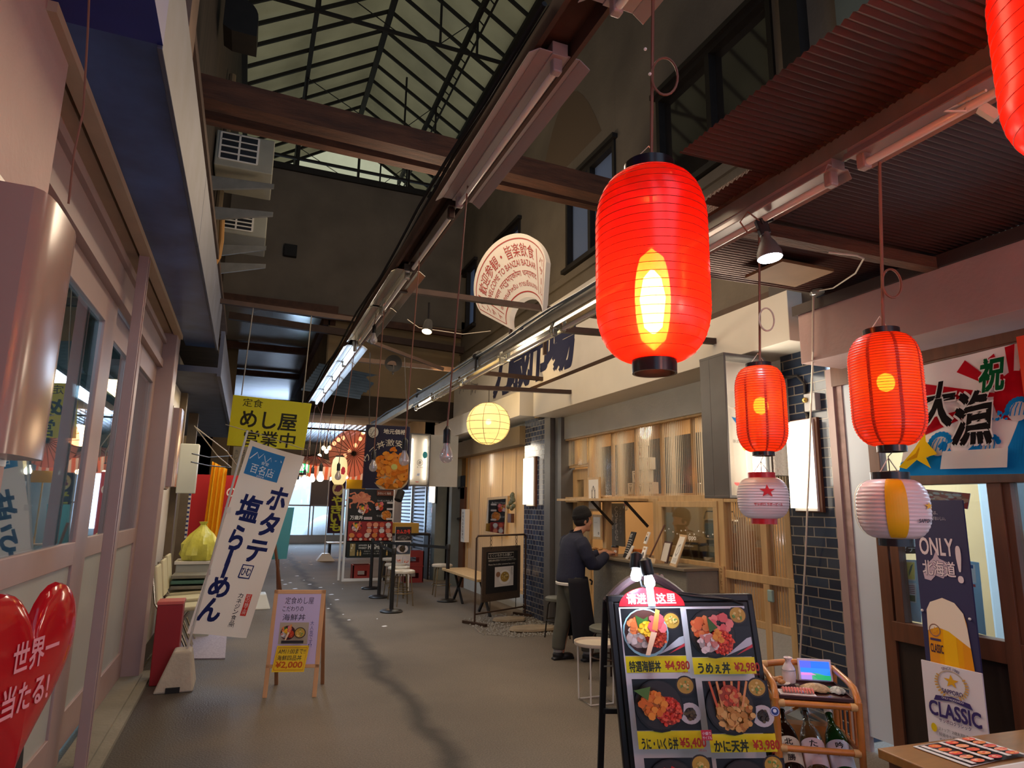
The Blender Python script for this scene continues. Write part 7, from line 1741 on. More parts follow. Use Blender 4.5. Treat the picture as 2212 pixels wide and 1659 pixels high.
# floor mat, chairs, bag, red panel ...
mq = [W(385, 1425, z=0), W(486, 1424, z=0), W(490, 1372, z=0), W(392, 1374, z=0)]
m = MB(); m.add([q + V((0, 0, .012)) for q in mq] + [q + V((0, 0, .001)) for q in mq], [(0, 1, 2, 3), (7, 6, 5, 4), (0, 4, 5, 1), (1, 5, 6, 2), (2, 6, 7, 3), (3, 7, 4, 0)])
tag(m.build('door_mat', mk('lilac_grey_mat', (170, 162, 178), .95, var=.35, vs_=60)), 'pale grey speckled mat on the floor behind the leaning banner', 'mat')
M_cush = mk('cream_vinyl', (214, 206, 170), .45)
def fold_chair(label, y, z):
    t = thing('folding_chair', label, 'chair', (-.62, y, 0), 0, 'cream folding chairs by the left shop')
    MB().obox((-.74, y - .18, z), (.38, 0, .02), (0, .36, 0), (0, 0, .045)).build('seat', M_cush, t, bevel=.015)
    MB().obox((-.76, y - .18, z + .08), (-.05, 0, .38), (0, .36, 0), (.035, 0, .01)).build('backrest', M_cush, t, bevel=.014)
    for s in (-.17, .17): MB().tube([(-.42, y + s, 0), (-.56, y + s, z * .6), (-.76, y + s, z + .1), (-.82, y + s, z + .45)], .011, 6).tube([(-.8, y + s, 0), (-.44, y + s, z)], .011, 6).build('leg', M_chrome, t, True)
    return t
fold_chair('cream folding chair nearest the lane in the row by the left shop', 7.85, .5); fold_chair('second cream folding chair behind the nearest one', 8.35, .52); fold_chair('third cream folding chair under the stacked folded seats', 8.8, .54)
t = thing('storage_box', 'white storage box under the yellow rubbish bag', 'box', (-.5, 9.3, 0))
MB().box(-.72, -.28, 9.1, 9.5, 0, .86).build('box_body', mk('grey_white_plastic', (176, 178, 172), .5), t, bevel=.01); MB().box(-.74, -.26, 9.08, 9.52, .86, .9).build('lid', M_enamel, t, bevel=.006)
bm = MB(); rd = random.Random(4)
bm.lathe([(.05, .9), (.2, .905), (.235, .97), (.21, 1.1), (.14, 1.22), (.05, 1.3), (.03, 1.33), (.05, 1.37)], (-.47, 9.28, 0), 26, wob=lambda i, k: 1 + .09 * math.sin(k * 2.1 + i) + .05 * math.sin(k * 5.3 + i * 3))
tag(bm.build('rubbish_bag', mk('yellow_bag_plastic', (220, 216, 90), .3, var=.2, vs_=9, bump=.5, bs=14), smooth=True), 'translucent yellow rubbish bag on the white storage box', 'bag')
t = thing('folded_seats', 'silvery folded seats stacked behind the cream chairs', 'seats', (-.5, 8.8, .6))
for i in range(3): MB().box(-.72, -.3, 8.62, 8.98, .62 + i * .06, .66 + i * .06).build('seat', [M_galv, mk('green_pad', (70, 110, 100), .6), M_galv][i], t, bevel=.008)
tag(MB().box(-.72, -.12, 10.3, 10.33, 0, 2.0).build('red_screen', mk('vivid_red_panel', (176, 16, 26), .6)), 'vivid red screen with white lettering behind the yellow cloth', 'screen')
P = Print((-.3, 10.298, 1.5), (.2, 0, 0), (0, 0, .4), 50, 100); P.text('の', 10, 50, 28, 30, (230, 226, 220), .02); lt = P.build('lettering', bpy.data.objects['red_screen'])
m = MB(); m.sheet(lambda u, v: V((-.5 + .2 * u + .03 * v, 9.9 + .04 * math.sin(u * 22), 1.12 + 1.05 * v - .1 * u)), 30, 6)
t = tag(m.build('yellow_cloth', mk('orange_yellow_cloth', (240, 176, 16), .8), smooth=True), 'orange-yellow cloth hanging from a rope in front of the red panel', 'cloth')
tag(MB().tube([W(420, 920, y=8.2), W(470, 985, y=9.0), W(500, 1010, y=9.9)], .006, 5).tube([W(424, 924, y=8.2), W(490, 975, y=9.2), W(512, 1005, y=9.9)], .006, 5).build('rope', M_pvc), 'pair of pale ropes slanting from the left post to the yellow cloth', 'rope')
tag(MB().tube([W(415, 980, y=8.6), W(450, 988, y=9.2), W(500, 985, y=9.8)], .008, 5).tube([W(413, 998, y=8.6), W(450, 1006, y=9.2), W(498, 1010, y=9.8)], .008, 5).build('barbed_garland', M_steel_dark), 'two thin dark wavy garlands strung beside the left post', 'garland')
t = thing('striped_post', 'narrow blue and white striped strip beside the red panel', 'strip', (-.7, 10.25, .9))
MB().box(-.74, -.71, 10.2, 10.25, 0, 1.75).build('strip', M_enamel, t)
P = Print((-.74, 10.199, .9), (.03, 0, 0), (0, 0, .85), 10, 280)
for i in range(14): P.rect(0, 4 + 20 * i, 10, 13 + 20 * i, (50, 60, 120))
P.build('stripes', t)
t = thing('noticeboard', 'teal board on an angled brown easel behind the leaning banner', 'easel', (.5, 11.1, 0))
MB().obox((.38, 11.05, .75), (.3, .1, 0), (.06, .03, .8), (0, .02, 0)).build('board', mk('teal_board', (60, 130, 140), .5), t)
m = MB().bar((.42, 11.0, 1.3), (.66, 10.9, .05), .05, .03).bar((.5, 11.2, 1.3), (.62, 11.3, 0), .04, .03); m.build('leg', M_wood_mid, t)
t = thing('flag_base', 'white plastic flag base on the floor behind the leaning banner', 'flag base', (.25, 11.3, 0))
MB().add([(.05, 11.1, 0), (.5, 11.1, 0), (.5, 11.6, 0), (.05, 11.6, 0), (.12, 11.2, .22), (.42, 11.2, .22), (.42, 11.5, .22), (.12, 11.5, .22)], [(0, 3, 2, 1), (4, 5, 6, 7), (0, 1, 5, 4), (1, 2, 6, 5), (2, 3, 7, 6), (3, 0, 4, 7)]).build('tank', mk('white_plastic', (210, 212, 204), .5), t, bevel=.02)
t = thing('slate_sign', 'dark sign with pale vertical lettering under the yellow board', 'sign', W(510, 1000, y=12))
q0, q1 = W(497, 1045, y=12), W(522, 965, y=12)
MB().box(q0.x, q1.x + .1, 12, 12.03, q0.z, q1.z).build('board', M_plaster_low, t); MB().box(q0.x, q0.x + .04, 12.03, 12.07, 0, q1.z).build('post', M_steel_dark, t)
P = Print((q0.x, 11.998, q0.z), (q1.x + .1 - q0.x, 0, 0), (0, 0, q1.z - q0.z), 60, 120)
P.vtext('ラーメン', 34, 112, 16, 20, (30, 26, 24), .01, .15); P.vtext('カレー', 8, 112, 12, 15, (30, 26, 24), 0, .15); P.build('lettering', t)

# ------------------------------------------------------------------ sea urchin sign
uq = [W(783, 1055, d=7.6), W(881, 1058, d=7.4), W(885, 922, d=7.4), W(793, 917, d=7.6)]
t = thing('urchin_sign', 'hanging navy sign with a big photo of an orange sea urchin bowl', 'sign', sum(uq, V()) / 4)
U, Vv = uq[1] - uq[0], uq[3] - uq[0]; Nn = U.cross(Vv).normalized()
def uw(u, v): return uq[0].lerp(uq[1], u).lerp(uq[3].lerp(uq[2], u), v), Nn
m = MB(); m.add(uq + [q - Nn * .015 for q in uq], [(0, 1, 2, 3), (7, 6, 5, 4), (0, 4, 5, 1), (1, 5, 6, 2), (2, 6, 7, 3), (3, 7, 4, 0)]); m.build('board', mk('navy_board', (40, 38, 66), .5), t)
P = Print(uq[0], U, Vv, 100, 140, uw, .00012)
P.disc(62, 46, 46, (214, 190, 150), 52, 36); P.disc(64, 46, 41, (196, 120, 40), 47, 36); P.blobs(64, 46, 38, 120, 7.5, [(236, 140, 34), (246, 160, 50), (222, 120, 24), (240, 150, 60)], 44, .5); P.disc(70, 50, 7, (216, 214, 120), 6.5)
P.rect(0, 0, 1.5, 140, (40, 38, 66)); P.text('地元価格', 42, 122, 52, 11, (226, 218, 200), .02); P.arc('ウニ丼激安!', 64, 40, 56, math.radians(162), math.radians(62), 15, (236, 226, 200), .03); P.disc(18, 124, 12, (214, 210, 196), 12); P.line([(12, 116), (20, 130), (24, 118), (14, 114)], 1.5, (60, 56, 60)); P.vtext('ウニ', 9, 132, 4, 5, (60, 56, 60), 0)
P.build('print', t)
m = MB()
for i in (2, 3): m.tube([uq[i] - (uq[2] - uq[3]) * (.05 if i == 2 else -.05), V((uq[i].x, 7.72, 3.42))], .005, 5)
m.build('hanging_wire', M_steel_dark, t)
m = MB().tube([uq[1] + V((-.08, -.02, -.02)), uq[1] + V((-.12, -.06, -.12))], .045, 10); m.build('lamp_shade', M_blackmat, t, True)
# ------------------------------------------------------------------ stanchions and stools
def stanchion(label, x, y):
    t = thing('stanchion', label, 'barrier post', (x, y, 0), 0, None)
    MB().lathe([(.17, 0), (.175, .015), (.16, .03), (.05, .05), (.001, .05)], (0, 0, 0), 28).build('base', M_black, t, True, local=True)
    MB().lathe([(.032, .04), (.032, .88)], (0, 0, 0), 16).build('post', M_blackmat, t, True, local=True)
    MB().lathe([(.036, .86), (.038, .94), (.03, .955), (.001, .955)], (0, 0, 0), 16).build('belt_head', M_black, t, True, local=True)
    return t
s1 = W(845, 1322, z=0); s2 = W(818, 1291, z=0); s3 = W(800, 1272, z=0); s4 = V((3.35, 11.2, 0))
for lb, s in (('nearest black barrier post in front of the round stools', s1), ('middle black barrier post of the three by the menu board', s2), ('farthest black barrier post of the three by the menu board', s3), ('black barrier post by the brown noodle-shop door', s4)): stanchion(lb, s.x, s.y)
m = MB()
for a, c in ((s1, s2), (s2, s3), (s3, s4)):
    d = (c - a).normalized(); m.add([a + V((0, 0, .87)) + d * .04, c + V((0, 0, .87)) - d * .04, c + V((0, 0, .92)) - d * .04, a + V((0, 0, .92)) + d * .04], [(0, 1, 2, 3)])
tag(m.build('barrier_belt', M_blackmat, solid=.003), 'black belt strung between the barrier posts', 'belt')
M_stooltop = mk('marbled_white_vinyl', (206, 198, 182), .4, var=.2, vs_=14)
sp_ = [((862, 1308), 'nearest'), ((856, 1296), 'second nearest'), ((848, 1286), 'third nearest'), ((840, 1268), 'farthest')]
st = None
for (px, py), nm in sp_:
    q = W(px, py, z=0); lb = 'round white-topped stool with bent metal legs, %s of the row by the barrier' % nm
    if st is None: st = round_stool(lb, q.x + .05, q.y, .56, .19, M_stooltop, mk('dull_brass_leg', (120, 104, 76), .4, .6), 'round_stool', 4, 'white-topped stools', .2, .05)
    else: dup(st, (q.x + .02, q.y, 0), .3 * q.y, lb, 'white-topped stools')
# big menu board with crate
YM = 14.6
mb0, mb1 = W(742, 1252, y=YM), W(852, 1058, y=YM)
t = thing('menu_billboard', 'tall black menu billboard with a crab and rows of seafood bowls, in a white frame', 'billboard', ((mb0.x + mb1.x) / 2, YM, 0))
x0, x1 = mb0.x, mb1.x - .02; zt_ = mb1.z
MB().box(x0, x1, YM, YM + .03, .5, zt_).build('board', M_blackmat, t)
m = MB().box(x0 - .04, x0, YM - .02, YM + .05, 0, zt_).box(x1, x1 + .03, YM - .02, YM + .05, 0, zt_).box(x0 - .04, x1 + .03, YM - .02, YM + .05, 0, .05).box(x0 - .1, x0 - .06, YM + .2, YM + .24, 0, zt_); m.build('frame', M_enamel, t)
P = Print((x0, YM - .002, .5), (x1 - x0, 0, 0), (0, 0, zt_ - .5), 100, 150)
P.rect(0, 0, 100, 150, (30, 26, 24)); P.blobs(28, 128, 16, 16, 8, [(206, 120, 80), (222, 140, 96), (190, 100, 66)], 12)
for a in range(8): P.line([(26, 126), (26 + 26 * math.cos(.5 + a * .8), 126 + 18 * math.sin(.5 + a * .8)), (26 + 32 * math.cos(.8 + a * .8), 120 + 22 * math.sin(.6 + a * .8))], 3.4, (212, 120, 84))
bowl(P, 34, 104, 13, 'mix'); bowl(P, 68, 112, 11, 'ume'); bowl(P, 84, 92, 12, 'urchin', (206, 196, 170)); P.rect(60, 136, 98, 148, (120, 60, 36)); P.text('かわいく海老', 62, 138, 30, 6, (230, 220, 200), 0); P.text('カッテンニサボレ丼', 62, 122, 34, 4.5, (226, 220, 210), 0); P.text('万歳丼', 4, 82, 28, 9, (232, 226, 216), .02); P.rect(34, 82, 52, 88, (206, 196, 190)); P.text('¥3,500', 36, 83, 14, 4, (180, 40, 40), 0); P.text('ウニ丼', 62, 88, 14, 5, (226, 220, 210), 0)
for zz_ in ((84, 120), (84, 106), (84, 84)): P.rect(zz_[0], zz_[1] - 2, zz_[0] + 14, zz_[1] + 2, (214, 200, 190))
P.rect(1, 36, 99, 78, (150, 36, 34))
bowl(P, 19, 66, 12, 'mix'); 
for j in range(2):
    for i in range(4): P.disc(46 + 14 * i, 71 - 13 * j, 6, [(226, 130, 100), (232, 150, 110), (206, 90, 60), (214, 206, 196)][(i + j) % 4], 5.4, 14); P.rect(42 + 14 * i, 64 - 13 * j, 50 + 14 * i, 65.5 - 13 * j, (226, 214, 206))
for i in range(6): P.disc(9 + 16.5 * i, 48, 6, [(214, 130, 60), (206, 60, 44), (220, 190, 170)][i % 3], 5.2, 14)
for i in range(9): P.disc(7 + 10.8 * i, 39.5, 3.6, [(220, 200, 180), (206, 90, 60)][i % 2], 3, 10)
P.rect(0, 0, 100, 34, (22, 30, 26)); P.text('HIGHBALL', 46, 18, 44, 10, (226, 222, 210), .03); P.text('JAPANESE', 25, 24, 18, 4, (226, 222, 210), .01); P.text('WHISKEY', 25, 18.6, 18, 4, (226, 222, 210), .01); P.text('日本のウイスキーを使った', 38, 12, 38, 3, (210, 206, 196), 0); P.text('ハイボールが楽しめます', 36, 7, 40, 3, (210, 206, 196), 0)
P.rect(7, 4, 18, 30, (150, 130, 80)); P.blobs(12.5, 20, 4.5, 10, 2, [(214, 206, 180), (180, 160, 110)], 8)
for xx in (22, 28, 86): P.rect(xx, 4, xx + 3.4, 12, (196, 160, 90)); P.rect(xx + 1, 12, xx + 2.4, 16, (196, 160, 90))
P.build('print', t)
def crate(label, x, y, z, name='beer_crate', colr=(150, 44, 34)):
    t = thing(name, label, 'crate', (x, y, z)); m = MB(); w_, d_, h_ = .4, .32, .32
    for a, c in ((y, y + .02), (y + d_ - .02, y + d_)): 
        m.box(x, x + w_, a, c, z, z + .09).box(x, x + w_, a, c, z + .2, z + h_).box(x, x + .1, a, c, z, z + h_).box(x + w_ - .1, x + w_, a, c, z, z + h_)
    for a, c in ((x, x + .02), (x + w_ - .02, x + w_)): m.box(a, c, y, y + d_, z, z + h_)
    m.box(x, x + w_, y, y + d_, z, z + .02); m.build('crate_body', mk('crate_' + label[:6], colr, .5), t); return t
crate('brown-red bottle crate at the foot of the menu billboard', x0 + .2, YM + .08, 0.0)
t = thing('menu_stand_small', 'narrow standing menu with a red-lettered header and seafood photos behind the stools', 'menu stand', (2.75, 12.6, 0))
q0, q1 = W(850, 1245, y=12.6), W(889, 1138, y=12.6)
MB().box(q0.x, q1.x, 12.6, 12.63, max(.02, q0.z), q1.z).build('board', M_enamel, t); m = MB().box(q0.x, q0.x + .03, 12.6, 12.66, 0, .4).box(q1.x - .03, q1.x, 12.6, 12.66, 0, .4); m.build('leg', M_enamel, t)
P = Print((q0.x, 12.598, q0.z), (q1.x - q0.x, 0, 0), (0, 0, q1.z - q0.z), 60, 170)
P.rect(0, 122, 60, 170, (30, 24, 24)); P.text('カムカ号', 4, 146, 52, 14, (222, 60, 40), .03); P.blobs(30, 132, 22, 30, 3, [(120, 110, 104), (60, 54, 52)], 8); P.rect(2, 76, 58, 118, (60, 70, 84)); bowl(P, 28, 94, 22, 'side', (120, 100, 90), .7)
for i in range(2):
    for j in range(2): P.rect(3 + 28 * i, 6 + 34 * j, 29 + 28 * i, 36 + 34 * j, (214, 206, 204)); P.blobs(16 + 28 * i, 20 + 34 * j, 8, 8, 3.6, [(206, 90, 66), (226, 190, 170)])
P.build('print', t)
crate('upper red bottle crate stacked before the louvred shutter', 3.25, 14.0, .325, colr=(140, 40, 36)); crate('lower red bottle crate stacked before the louvred shutter', 3.25, 14.0, .0, colr=(140, 40, 36))
t = thing('storage_bench', 'dark shelf with a yellow box on top beside the stacked crates', 'bench', (3.1, 14.6, 0))
MB().box(2.9, 3.9, 14.5, 14.9, .95, 1.0).build('top', M_steel_dark, t); m = MB().box(2.9, 2.94, 14.5, 14.9, 0, .95).box(3.86, 3.9, 14.5, 14.9, 0, .95); m.build('side', M_steel_dark, t)
tag(MB().box(2.95, 3.65, 14.55, 14.85, 1.0, 1.22).build('carton', mk('mustard_carton', (196, 150, 60), .7)), 'mustard carton with a red strip on the dark shelf', 'box')
# noodle shop things
t = thing('hanging_chalkboard', 'chalkboard with a ramen photo hanging in a thin brown pipe frame', 'chalkboard', (3.5, 8.9, 0))
G0, G1 = V((3.06, 8.95, 0)), V((4.02, 9.3, 0)); gu = (G1 - G0).normalized(); gn = V((gu.y, -gu.x, 0)); GL = (G1 - G0).length
G0 = W(1025, 1350, z=0); G1 = G0 + (V((4.05, 9.42, 0)) - G0); gu = (G1 - G0).normalized(); gn = V((gu.y, -gu.x, 0)); GL = (G1 - G0).length
m = MB(); m.tube([G0, G0 + V((0, 0, 1.17)), G0 + gu * .03 + V((0, 0, 1.2)), G1 - gu * .03 + V((0, 0, 1.2)), G1 + V((0, 0, 1.17)), G1], .014, 8).tube([G0 + V((0, 0, .14)), G1 + V((0, 0, .14))], .012, 8)
for q in (G0, G1): m.bar(q - gn * .22 + V((0, 0, .02)), q + gn * .22 + V((0, 0, .02)), .05, .035)
m.build('pipe_frame', M_iron, t, True)
o_ = G0 + gu * .14 + V((0, 0, .28)); MB().obox(o_, gu * (GL - .26), V((0, 0, .76)), -gn * .03).build('board_frame', mk('dark_wicker_frame', (78, 62, 48), .7, var=.5, vs_=90), t, bevel=.004)
o2 = o_ + gu * .07 + V((0, 0, .11)) + gn * .002; MB().obox(o2, gu * (GL - .4), V((0, 0, .58)), -gn * .006).build('slate', M_blackmat, t)
P = Print(o2, gu * (GL - .4), V((0, 0, .58)), 100, 100, lift=.004); CH = (206, 202, 190)
P.line([(5, 84), (86, 84), (86, 96), (5, 96), (5, 84)], 1.2, CH); P.text('とくいちからお願い', 10, 87, 70, 7, CH, 0); P.text('皆様お席の用意ができるまでお待ち下さい', 6, 76, 88, 5, CH, 0); P.text('Please line in after someone has come', 6, 67, 84, 4, CH, 0); P.rect(26, 14, 86, 62, (214, 210, 206)); P.disc(58, 36, 20, (232, 228, 222), 18); P.disc(58, 37, 14, (166, 134, 60), 12.5); P.blobs(58, 37, 9, 14, 2.6, [(196, 170, 100), (120, 96, 50), (206, 196, 150)]); P.disc(36, 44, 7, (150, 110, 84), 6.4); P.vtext('あおとう', 78, 60, 4, 4.5, (40, 38, 40), 0); P.build('lettering', t)
m = MB()
for f in (.28, .8):
    for z in (1.04, 1.1, 1.16): m.tube([G0 + gu * (GL * f) + V((.012 * math.cos(a), 0, z + .03 * math.sin(a))) for a in [2 * PI * i / 10 for i in range(10)]], .004, 5, closed=True)
    m.tube([G0 + gu * (GL * f) + V((0, 0, .14)), G0 + gu * (GL * f) + V((0, 0, .3))], .006, 5)
m.build('chain', M_steel_dark, t)
t = thing('folding_bench', 'pale wooden bench top on black crossed legs beside the hanging chalkboard', 'bench', (3.35, 10.2, 0))
MB().box(3.3, 3.75, 9.5, 11.4, .5, .54).build('bench_top', M_wood_pale, t, bevel=.006)
for yy_ in (9.75, 11.1):
    for s in (-1, 1): MB().bar((3.52, yy_ - s * .26, .5), (3.52, yy_ + s * .26, .0), .04, .03, (1, 0, 0)).build('leg', M_blackmat, t)
dup(st, (3.45, 11.9, 0), .2, 'low black-framed stool at the far end of the pale bench')
grv = MB(); rd = random.Random(11)
gp = [W(1000, 1338, z=0), W(1042, 1372, z=0), W(1115, 1378, z=0), W(1205, 1372, z=0), W(1200, 1340, z=0), W(1100, 1325, z=0)]
cx_, cy_ = sum(p.x for p in gp) / 6, sum(p.y for p in gp) / 6
for i in range(900):
    a = rd.random() * 2 * PI; k = rd.randrange(6); e = rd.random(); q = gp[k].lerp(gp[(k + 1) % 6], rd.random()); p = V((cx_, cy_, 0)).lerp(q, math.sqrt(e)); r = rd.uniform(.01, .022)
    grv.add([p + V((r, 0, .004)), p + V((0, r, .004)), p + V((-r, 0, .004)), p + V((0, -r, .004)), p + V((0, 0, .004 + r))], [(0, 1, 4), (1, 2, 4), (2, 3, 4), (3, 0, 4)])
o = grv.build('gravel', mk('grey_gravel', (150, 146, 138), .9, var=.4, vs_=30)); o['kind'] = 'stuff'; tag(o, 'grey gravel strewn around the foot of the hanging chalkboard', 'gravel')
for i, (px, py, sx, sy) in enumerate(((1150, 1362, .34, .2), (1100, 1342, .26, .16))):
    q = W(px, py, z=0); m = MB(); m.lathe([(.9, 0), (1, .02), (.95, .045), (.001, .05)], (0, 0, 0), 14, wob=lambda i, k: 1 + .08 * math.sin(k * 2.7)); m.v = [V((q.x + p.x * sx, q.y + p.y * sy, p.z)) for p in m.v]
    tag(m.build('stepping_stone', mk('flat_tan_stone', (150, 134, 112), .9, var=.25, vs_=8), smooth=True), ['larger flat stepping stone on the gravel by the metal post', 'smaller flat stone behind the chalkboard frame'][i], 'stone')
t = thing('name_plate', 'dark name plate with small pale lettering above the brown door', 'sign', (XG, 13.3, 2.0))
q0, q1 = W(976, 1078, x=XG - .01), W(1005, 1027, x=XG - .01)
MB().box(XG - .02, XG, q1.y, q0.y, q0.z, q1.z).build('board', M_blackmat, t)
P = Print((XG - .021, q0.y, q0.z), (0, q1.y - q0.y, 0), (0, 0, q1.z - q0.z), 70, 80); P.text('らーめん', 5, 30, 34, 10, (206, 200, 190), 0); P.rect(8, 44, 14, 54, (206, 200, 190)); P.build('lettering', t)
t = thing('notice_strip', 'narrow white vertical notice hanging by the brown door', 'notice', W(1001, 1135, x=XG - .1))
q0, q1 = W(996, 1170, x=XG - .1), W(1006, 1100, x=XG - .1)
MB().box(XG - .11, XG - .015, q1.y, q0.y, q0.z, q1.z).build('board', M_enamel, t); P = Print((XG - .111, q0.y, q0.z), (0, q1.y - q0.y, 0), (0, 0, q1.z - q0.z), 20, 120); P.vtext('お待ちの方は奥へ', 5, 114, 9, 10, (50, 50, 80), 0, .3); P.build('lettering', t)
t = thing('wall_mirror', 'tilted wood-framed mirror on the milky ribbed screen', 'mirror', W(1075, 1120, x=XG - .02))
mq_ = [W(1048, 1152, x=XG), W(1094, 1160, x=XG), W(1099, 1071, x=XG), W(1055, 1075, x=XG)]
m = MB(); m.add([q + V((-.02, 0, 0)) for q in mq_] + [q + V((.02, 0, 0)) for q in mq_], [(0, 1, 2, 3), (7, 6, 5, 4), (0, 4, 5, 1), (1, 5, 6, 2), (2, 6, 7, 3), (3, 7, 4, 0)]); m.build('frame', M_wood_pale, t)
ctr = sum(mq_, V()) / 4; m = MB(); m.add([ctr + (q - ctr) * .86 + V((-.024, 0, 0)) for q in mq_], [(0, 1, 2, 3)]); m.build('mirror_glass', mk('mirror', (200, 206, 214), .03, 1), t)
q = W(1110, 1085, x=XG); m = MB(); rd = random.Random(8)
for i in range(14): m.ball(q + V((-.05, rd.uniform(-.12, .12), rd.uniform(-.13, .13))), .05, (.6, 1.2, .8), 8, 6)
tag(m.build('dried_garland', mk('olive_leaf_garland', (120, 118, 84), .7, var=.5, vs_=20), smooth=True), 'olive dried-leaf garland beside the tilted mirror', 'garland')
q = W(1108, 1120, x=XG); tag(MB().box(XG - .06, XG, q.y - .06, q.y + .1, q.z - .07, q.z + .08).build('wooden_box', M_wood_mid), 'small wooden box under the dried garland', 'box')
q = W(940, 1102, x=4.05); t = thing('fire_bell', 'round red fire bell by the louvred shutter', 'fire bell', q); m = MB(); m.lathe([(.09, 0), (.11, .04), (.06, .08), (.001, .08)], q, 20, (V((0, 1, 0)), V((0, 0, 1)), V((-1, 0, 0)))); m.build('bell', mk('fire_red', (180, 24, 30), .3), t, True)

# ------------------------------------------------------------------ far end of the market
q0, q1 = W(706, 1152, y=20), W(748, 1038, y=20)
t = thing('potato_banner', 'purple roasted sweet potato banner with yellow-green lettering in the distance', 'banner', (2.5, 20, .4))
MB().box(q0.x, q1.x, 20, 20.01, q0.z, q1.z).build('cloth', mk('purple_cloth', (58, 34, 62), .8), t)
P = Print((q0.x, 19.998, q0.z), (q1.x - q0.x, 0, 0), (0, 0, q1.z - q0.z), 50, 150, step=.001)
P.disc(26, 126, 18, (230, 220, 150), 20); P.blobs(26, 126, 9, 6, 7, [(120, 30, 80), (214, 170, 50)]); P.vtext('やきいも', 9, 106, 32, 23, (206, 214, 60), .04, .08); P.build('lettering', t)
MB().tube([(q0.x - .03, 20, .2), (q0.x - .03, 20, q1.z + .1)], .015, 6).build('pole', M_enamel, t); MB().add([(q0.x - .25, 19.8, 0), (q0.x + .25, 19.8, 0), (q0.x + .25, 20.2, 0), (q0.x - .25, 20.2, 0), (q0.x - .1, 19.9, .2), (q0.x + .1, 19.9, .2), (q0.x + .1, 20.1, .2), (q0.x - .1, 20.1, .2)], [(0, 3, 2, 1), (4, 5, 6, 7), (0, 1, 5, 4), (1, 2, 6, 5), (2, 3, 7, 6), (3, 0, 4, 7)]).build('flag_base', M_enamel, t)
tag(MB().box(W(748, 1050, y=21).x, W(790, 1050, y=21).x, 21, 21.04, W(760, 1058, y=21).z, W(760, 1036, y=21).z).box(W(770, 1050, y=21).x, W(772, 1050, y=21).x, 21.04, 21.08, 0, W(760, 1036, y=21).z).build('yellow_board', mk('mustard_board', (226, 180, 20), .6)), 'mustard yellow board behind the crab billboard', 'board')
def parasol(label, px, py, y, R, tilt, up):
    c = W(px, py, y=y); ax_ = V(up).normalized(); X = ax_.cross(V((0, 1, .2))).normalized(); Y = ax_.cross(X)
    t = thing('paper_parasol', label, 'parasol', c); n = 24
    MB().lathe([(R * q, -R * .28 * q) for q in (.02, .25, .5, .75, 1)], c, n, (X, Y, ax_), cap=False).build('canopy', mk_sheet('red_paper_' + label[:5], (236, 150, 130), .3, .65, .05, .4, base=(222, 140, 122)), t)
    m = MB()
    for k in range(n): a = 2 * PI * k / n; m.tube([c, c + (X * math.cos(a) + Y * math.sin(a)) * R - ax_ * R * .285], .009, 4)
    m.tube([c + ax_ * .08, c - ax_ * R * .9], .02, 6); m.build('ribs', M_steel_dark, t); return t
parasol('flat-lying red paper parasol under the far ceiling', 682, 982, 20, .78, 0, (.1, -.2, 1))
parasol('upright open pink-red paper parasol seen full on, far ceiling', 765, 980, 19, .68, 0, (.2, -1, -.1))
parasol('red paper parasol half hidden behind the urchin sign', 790, 965, 21, .6, 0, (-.4, -1, .3))
m = MB(); P_ = []
t = thing('striped_awning', 'pink and white striped awning at the far end of the market', 'awning', W(720, 1020, y=23.5))
q0, q1 = W(655, 1035, y=23.5), W(800, 1008, y=23.5)
MB().box(q0.x, q1.x, 23.5, 23.55, q0.z, 3.0).build('cloth', mk('salmon_cloth', (226, 120, 96), .8), t)
P = Print((q0.x, 23.498, q0.z), (q1.x - q0.x, 0, 0), (0, 0, 3.0 - q0.z), 120, 20, step=.001)
for i in range(12): P.poly([(i * 10 + 2, 0), (i * 10 + 6, 0), (i * 10 + 8, 20), (i * 10 + 4, 20)], (226, 216, 226))
P.build('stripes', t)
q = W(655, 1008, y=22.5); t = thing('exit_sign', 'green and white emergency exit sign far down the lane', 'exit sign', q)
MB().box(q.x - .3, q.x + .2, 22.5, 22.58, q.z - .2, q.z + .2).build('casing', M_enamel, t); P = Print((q.x - .3, 22.498, q.z - .2), (.5, 0, 0), (0, 0, .4), 50, 40, step=.001); P.rect(1, 1, 49, 39, (20, 170, 110)); P.poly([(18, 6), (24, 16), (20, 26), (28, 30), (34, 22), (30, 14), (36, 6)], (230, 240, 234)); P.disc(30, 34, 3, (230, 240, 234)); P.rect(38, 4, 46, 36, (230, 240, 234)); P.build('print', t, M_backlit)
MB().tube([(q.x - .05, 22.54, q.z + .2), (q.x - .05, 22.54, 4.05)], .012, 5).build('rod', M_steel_dark, t)
c = W(733, 1016, y=13); t = thing('paper_lantern', 'long cream paper lantern with a red mark, behind the unlit bulbs', 'lantern', c)
MB().lathe([(.08, -.27), (.13, -.2), (.15, -.05), (.15, .08), (.13, .2), (.08, .26)], c, 28).build('lantern_shell', mk_sheet('cream_lantern', (250, 236, 190), 0, 1, .03, .4, emit=.35, ecol=(255, 232, 170), base=(240, 226, 190)), t, True)
MB().lathe([(.085, .255), (.085, .28)], c, 24).build('top_band', M_black, t, True); a = facing(c); n_ = V((math.cos(a), math.sin(a), 0)); X = V((-n_.y, n_.x, 0)); P = Print(c + n_ * .155 - X * .0 - V((0, 0, .1)), X * .12, V((0, 0, .18)), 40, 60, step=.001); P.poly([(12, 8), (30, 4), (38, 22), (34, 48), (20, 56), (10, 36)], (206, 30, 40)); P.build('crest', t)
MB().tube([c + V((0, 0, .27)), V((XT, 13, 3.6))], .005, 5).build('cord', M_cord, t)
rd = random.Random(21)
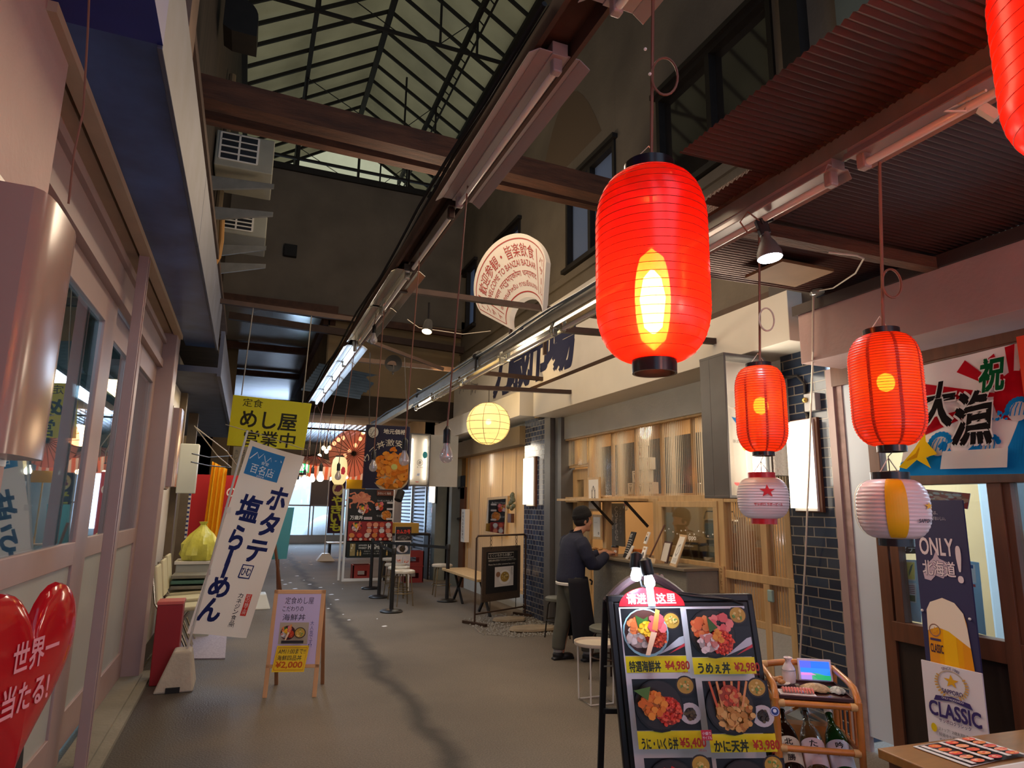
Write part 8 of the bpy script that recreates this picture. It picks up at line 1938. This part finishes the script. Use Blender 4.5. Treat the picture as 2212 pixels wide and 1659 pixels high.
pts_ = [(716, 1035), (748, 1030), (731, 950), (722, 958), (741, 946), (712, 968), (705, 975), (755, 975), (768, 962), (778, 948), (690, 985), (699, 968), (745, 985), (784, 935), (664, 1034), (650, 1038)]
nms = ['beside the purple banner top', 'right of the purple banner', 'brightest under the far ceiling', 'left of the brightest far bulb', 'right of the brightest far bulb', 'above the flat parasol', 'at the flat parasol rim', 'on the upright parasol', 'higher on the upright parasol', 'near the urchin sign edge', 'left on the flat parasol', 'over the flat parasol', 'under the upright parasol', 'topmost by the urchin sign', 'by the far doorway', 'left of the far doorway']
M_far_bulb = mk_emit('far_bulb', (255, 226, 180), 9)
for (px, py), nm in zip(pts_, nms):
    p = W(px, py, y=20.8); t = thing('string_bulb', 'tiny glowing far bulb, %s' % nm, 'light bulb', p, 0, 'glowing far bulbs')
    MB().ball(p, .062, (1, 1, 1.15), 12, 8).build('bulb', M_far_bulb, t, True); MB().tube([p + V((0, 0, .07)), p + V((0, 0, .2)), (p.x, p.y, 4.05)], .008, 5).build('cord', M_black, t)
tag(MB().bar((1.4, 19.5, 3.75), (5, 19.5, 3.75), .05, .05).bar((-1, 23.52, 3.0), (4.3, 23.52, 3.0), .05, .05).build('rail', M_steel_dark), 'dark steel rails carrying the far awning and bulbs', 'rail')
t = thing('wooden_bench', 'low white bench behind the sweet potato banner', 'bench', (2.8, 21, 0)); MB().box(2.4, 3.6, 20.8, 21.2, .42, .46).build('bench_top', M_enamel, t)
for x in (2.5, 3.5): MB().box(x - .03, x + .03, 20.85, 21.15, 0, .42).build('leg', M_steel_dark, t)
tag(MB().tube([W(512, 1650, z=.003), W(545, 1650, z=.003)], .001, 4).build('scrap', M_enamel), 'scrap', 'scrap') if False else None
rd = random.Random(31)
sn = MB()
for i in range(70):
    p = V((rd.uniform(.6, 1.9), 9 + 17 * rd.random() ** 1.3, .002)); r = rd.uniform(.01, .05)
    k = len(sn.v); sn.lathe([(r, 0), (r * .6, .006), (.001, .008)], p, 6, wob=lambda i, k: 1 + .3 * math.sin(k * 2.3))
o = sn.build('snow_bits', mk('trodden_snow', (232, 236, 242), .9)); o['kind'] = 'stuff'; tag(o, 'bits of trodden snow scattered on the lane floor', 'snow')
t = thing('shutter_post', 'upright removable shutter post with a dark slot before the left sliding doors', 'post', (XS, 4.87, 0))
MB().box(XS - .04, XS + .02, 4.83, 4.85, 0, 3.27).box(XS - .04, XS + .02, 4.89, 4.91, 0, 3.27).build('channel_side', M_cream, t, bevel=.002)
MB().box(XS - .035, XS - .01, 4.85, 4.89, 0, 3.27).build('dark_slot', M_wood_black, t)
